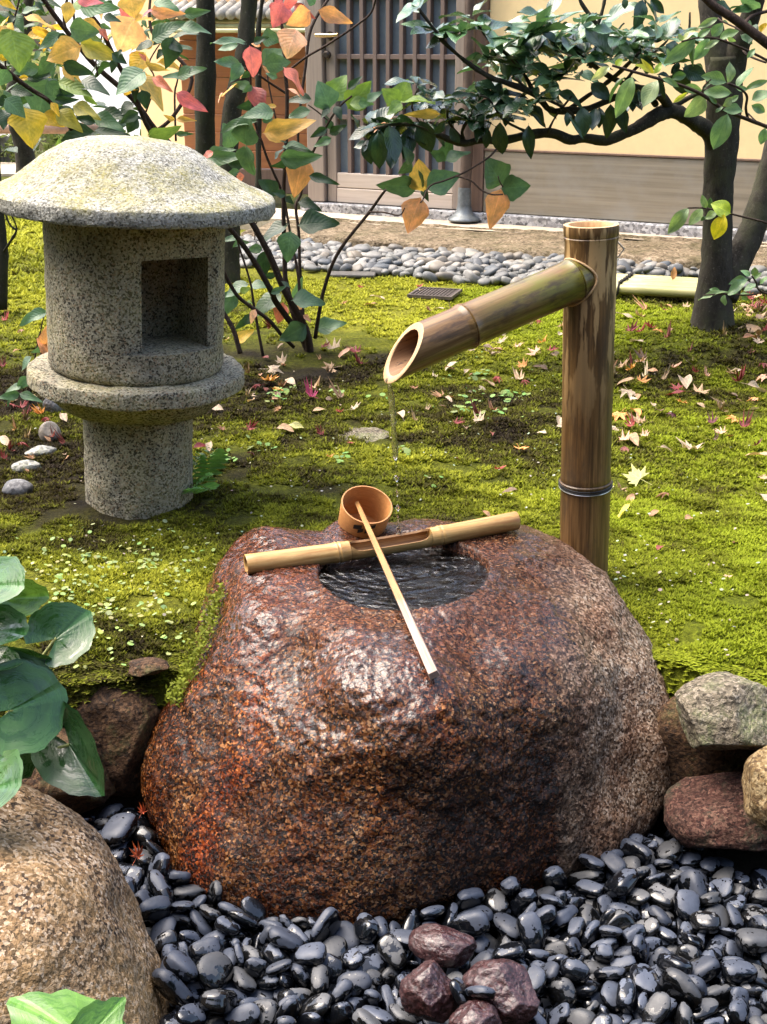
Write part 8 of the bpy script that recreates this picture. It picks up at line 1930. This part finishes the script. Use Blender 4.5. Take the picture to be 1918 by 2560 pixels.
    # brown leaf standing on the bamboo cover
    p = gnd(1682, 700, 0.062); o = bpy.data.objects.new('fallen_leaf', kinds['o'][0]); COL.objects.link(o)
    o.matrix_world = Matrix.Translation(p) @ Matrix.Rotation(R(70), 4, 'X') @ Matrix.Rotation(R(80), 4, 'Z') @ Matrix.Diagonal((0.055, 0.026, 0.05, 1)); o.color = (0.36, 0.17, 0.05, 1)
    tag(o, 'curled brown leaf standing on the bamboo cover', 'fallen leaf')
fallen()

# ---- tiny round ground leaves and pale specks in the moss
def specks():
    P, S, Cc = [], [], []
    def patch(px, py, rx, ry, n, s, col):
        for _ in range(n):
            x, y = prr.gauss(px, rx), prr.gauss(py, ry)
            p = gnd(x, y, 0.0)
            if p.y < float(y_edge(p.x)) + 0.01 or math.hypot(p.x - L0.x, p.y - L0.y) < 0.14: continue
            p.z = gz(p.x, p.y); P.append(p); S.append(s * prr.uniform(0.5, 1.3)); Cc.append([c * prr.uniform(.8, 1.2) for c in col])
    g = (0.19, 0.29, 0.09); w = (0.36, 0.36, 0.27); lg = (0.27, 0.34, 0.12)
    for (x, y, rx, ry, n) in ((200, 1440, 90, 60, 120), (330, 1500, 90, 70, 90), (420, 1390, 60, 40, 50), (110, 1500, 60, 50, 40), (300, 1620, 90, 40, 30)): patch(x, y, rx, ry, n, 0.0048, lg)
    for (x, y, n) in ((690, 1000, 16), (715, 985, 12), (830, 985, 6), (1010, 1130, 6), (850, 1148, 8), (1260, 985, 14), (1180, 1000, 12), (1200, 940, 10), (1230, 1035, 10), (1300, 990, 8), (1150, 1035, 8), (640, 1110, 10), (960, 1000, 4), (560, 1150, 12), (1080, 1200, 6)): patch(x, y, 16, 8, n, 0.0085, g)
    patch(1500, 1150, 200, 150, 90, 0.003, w); patch(1650, 1480, 130, 110, 90, 0.0034, w); patch(600, 1180, 300, 150, 90, 0.0028, w); patch(250, 1400, 180, 120, 80, 0.0028, w); patch(1100, 1050, 200, 120, 60, 0.0028, w); patch(1250, 950, 120, 60, 60, 0.004, g)
    n = 7; vs, fs, cs = [], [], []
    for p, s, c in zip(P, S, Cc):
        q = Matrix.Rotation(prr.gauss(0.15, 0.3), 3, 'X') @ Matrix.Rotation(prr.gauss(0, 0.3), 3, 'Y'); b = len(vs)
        h = prr.uniform(0.006, 0.011)
        for k in range(n):
            a = 2 * math.pi * k / n; vs.append(tuple(p + V((0, 0, h)) + q @ V((math.cos(a) * s, math.sin(a) * s * 0.85, 0)))); cs.append(c)
        for k in range(1, n - 1): fs.append((b, b + k, b + k + 1))
    o = link(bpy.data.objects.new('clover_leaves', np_mesh('clover_leaves', np.array(vs), np.array(fs), m_specks, np.array(cs))))
    tag(o, 'tiny round pale green leaves scattered through the moss', 'ground cover', kind='stuff')
specks()

# ---- twig bits and small plants clinging to the rock's left side
def creeper():
    vs, fs, cs = [], [], []
    pts = [(560, 1470), (545, 1520), (528, 1570), (508, 1620), (488, 1670), (465, 1715), (448, 1750)]
    for i in range(1100):
        f = prr.random() * (len(pts) - 1); k = int(f); f -= k
        k2 = min(k + 1, len(pts) - 1)
        x = pts[k][0] * (1 - f) + pts[k2][0] * f + prr.gauss(-12, 11); y = pts[k][1] * (1 - f) + pts[k2][1] * f + prr.gauss(0, 10)
        Yr = 1.99 - (y - 1425) / 300 * 0.19
        p = at(x, y, Yr + prr.uniform(-.02, .0)); s = prr.uniform(0.002, 0.0052); a = prr.uniform(0, 6.3)
        d = V((math.cos(a), -0.4, math.sin(a))).normalized() * s; u = d.orthogonal().normalized() * s * 0.45
        b = len(vs); vs += [tuple(p - d), tuple(p + u), tuple(p + d), tuple(p - u)]; fs += [(b, b + 1, b + 2), (b, b + 2, b + 3)]
        c = prr.uniform(0.7, 1.3); cs += [(0.17 * c, 0.20 * c, 0.018 * c)] * 4
    o = link(bpy.data.objects.new('creeping_moss', np_mesh('creeping_moss', np.array(vs), np.array(fs), m_specks, np.array(cs))))
    tag(o, 'bright green creeping moss on the left edge of the basin rock', 'moss', kind='stuff')
creeper()

# ---- more foliage on the right tree, too fine to single out
def fine_foliage(root, key, centres, n, Lpx, Y, cols, mat, name='foliage', sp=(26, 20)):
    vs, fs, uv, cs = [], [], [], []
    for (x, y) in centres:
        for _ in range(n):
            px, py = prr.gauss(x, sp[0]), prr.gauss(y, sp[1])
            p = at(px, py, Y + prr.uniform(-0.22, 0.16)); l = Lpx * prr.uniform(0.7, 1.15) * m_per_px(p)
            a = prr.uniform(0, 6.28); d = V((math.cos(a), math.sin(a), prr.uniform(-.5, .45))).normalized()
            nr = V((prr.gauss(0, .35), prr.gauss(-.15, .35), 1)); nr = (nr - d * nr.dot(d)).normalized()
            M = Matrix.Translation(p) @ Matrix((d * l, nr.cross(d) * l * 0.44, nr * l)).transposed().to_4x4()
            me = prr.choice(LM_[key]); b = len(vs)
            vs += [M @ v.co for v in me.vertices]; fs += [tuple(i + b for i in q.vertices) for q in me.polygons]
            u = [None] * len(me.vertices)
            for lp in me.loops: u[lp.vertex_index] = tuple(me.uv_layers[0].data[lp.index].uv)
            uv += u
    off = root.location
    me = mesh_from(name, [v - off for v in vs], fs); me.materials.append(mat)
    ul = me.uv_layers.new(name='UVMap')
    for l in me.loops: ul.data[l.index].uv = uv[l.vertex_index]
    o = link(bpy.data.objects.new(name, me), root); o.color = (*cols, 1); o['kind'] = 'stuff'
tree = [o for o in sc.objects if o.name.startswith('evergreen_tree')][0]
yt = tree.location.y
fine_foliage(tree, 'glossy', [(1260, 120), (1310, 90), (1360, 120), (1400, 80), (1440, 130), (1480, 110), (1530, 110), (1570, 120), (1610, 105), (1660, 85), (1690, 130), (1350, 170), (1300, 160), (1400, 190), (1240, 190)], 9, 74, yt - 0.05, (0.095, 0.18, 0.095), m_glossy)
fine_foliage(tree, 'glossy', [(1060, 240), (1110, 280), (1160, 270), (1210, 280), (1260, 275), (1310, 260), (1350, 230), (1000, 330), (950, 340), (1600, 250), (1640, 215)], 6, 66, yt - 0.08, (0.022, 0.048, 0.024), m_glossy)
shr = [o for o in sc.objects if o.name.startswith('autumn_shrub')][0]
fine_foliage(shr, 'vib', [(20, 60), (60, 110), (30, 200), (90, 150), (130, 210), (50, 260), (120, 280), (180, 250), (230, 290), (300, 300), (320, 130), (250, 110), (340, 60), (420, 100), (30, 300), (70, 20)], 5, 60, 3.75, (0.035, 0.075, 0.030), m_vib, sp=(34, 30))
fine_foliage(shr, 'vibred', [(40, 40), (90, 90), (140, 60), (280, 60), (340, 110), (370, 190), (60, 160)], 3, 66, 3.6, (0.62, 0.36, 0.06), m_vibred, sp=(40, 30))

# ---- dry leaf scraps littering the moss, one by one
def litter():
    kinds = [leaf_mesh('leaf_scrap', k, 300 + i, m_fallen, 6, 0) for i, k in enumerate(('ellip', 'oval', 'ovate', 'ellip'))] + [star_mesh('leaf_scrap', 330 + i, m_fallen, [(-100, .6), (-48, .9), (0, 1.0), (48, .9), (100, .6)], c, 0.45, 0.7, 0) for i, c in enumerate((0.9, 1.3))]
    C = [(0.46, 0.32, 0.20), (0.30, 0.15, 0.08), (0.20, 0.05, 0.04), (0.52, 0.42, 0.30), (0.40, 0.22, 0.12), (0.16, 0.10, 0.06)]
    areas = [((1640, 930), (150, 90), 46, 'right of the bamboo post'), ((1850, 800), (60, 50), 30, 'behind the right trunk'), ((700, 930), (70, 60), 22, 'round the shrub stems'), ((1180, 920), (150, 100), 34, 'on the moss left of the bamboo post'), ((70, 1060), (60, 60), 16, 'left of the lantern'), ((1600, 1250), (160, 120), 12, 'on the open moss at the right')]
    for (c, s, n, w) in areas:
        for _ in range(n):
            px, py = prr.gauss(c[0], s[0]), prr.gauss(c[1], s[1])
            if py < 735 or px > 1930 or px < -20: continue
            p = gnd(px, py, 0.0)
            for _ in range(2): p = gnd(px, py, gz(p.x, p.y) + 0.008)
            if p.y < float(y_edge(p.x)) + 0.03 or math.hypot(p.x - L0.x, p.y - L0.y) < 0.2: continue
            sz = prr.uniform(18, 40) * m_per_px(p)
            o = bpy.data.objects.new('leaf_scrap', prr.choice(kinds)); COL.objects.link(o)
            o.matrix_world = Matrix.Translation(p + V((0, 0, 0.003))) @ Matrix.Rotation(prr.gauss(0, .35), 4, 'X') @ Matrix.Rotation(prr.gauss(0, .35), 4, 'Y') @ Matrix.Rotation(prr.uniform(0, 6.28), 4, 'Z') @ Matrix.Diagonal((sz, sz * prr.uniform(.4, .7), sz, 1))
            q = prr.choice(C); g = prr.uniform(.8, 1.2); o.color = (q[0] * g, q[1] * g, q[2] * g, 1)
            tag(o, 'small dry brown leaf scrap lying %s' % w, 'leaf scrap', 'dry leaf scraps ' + w)
litter()
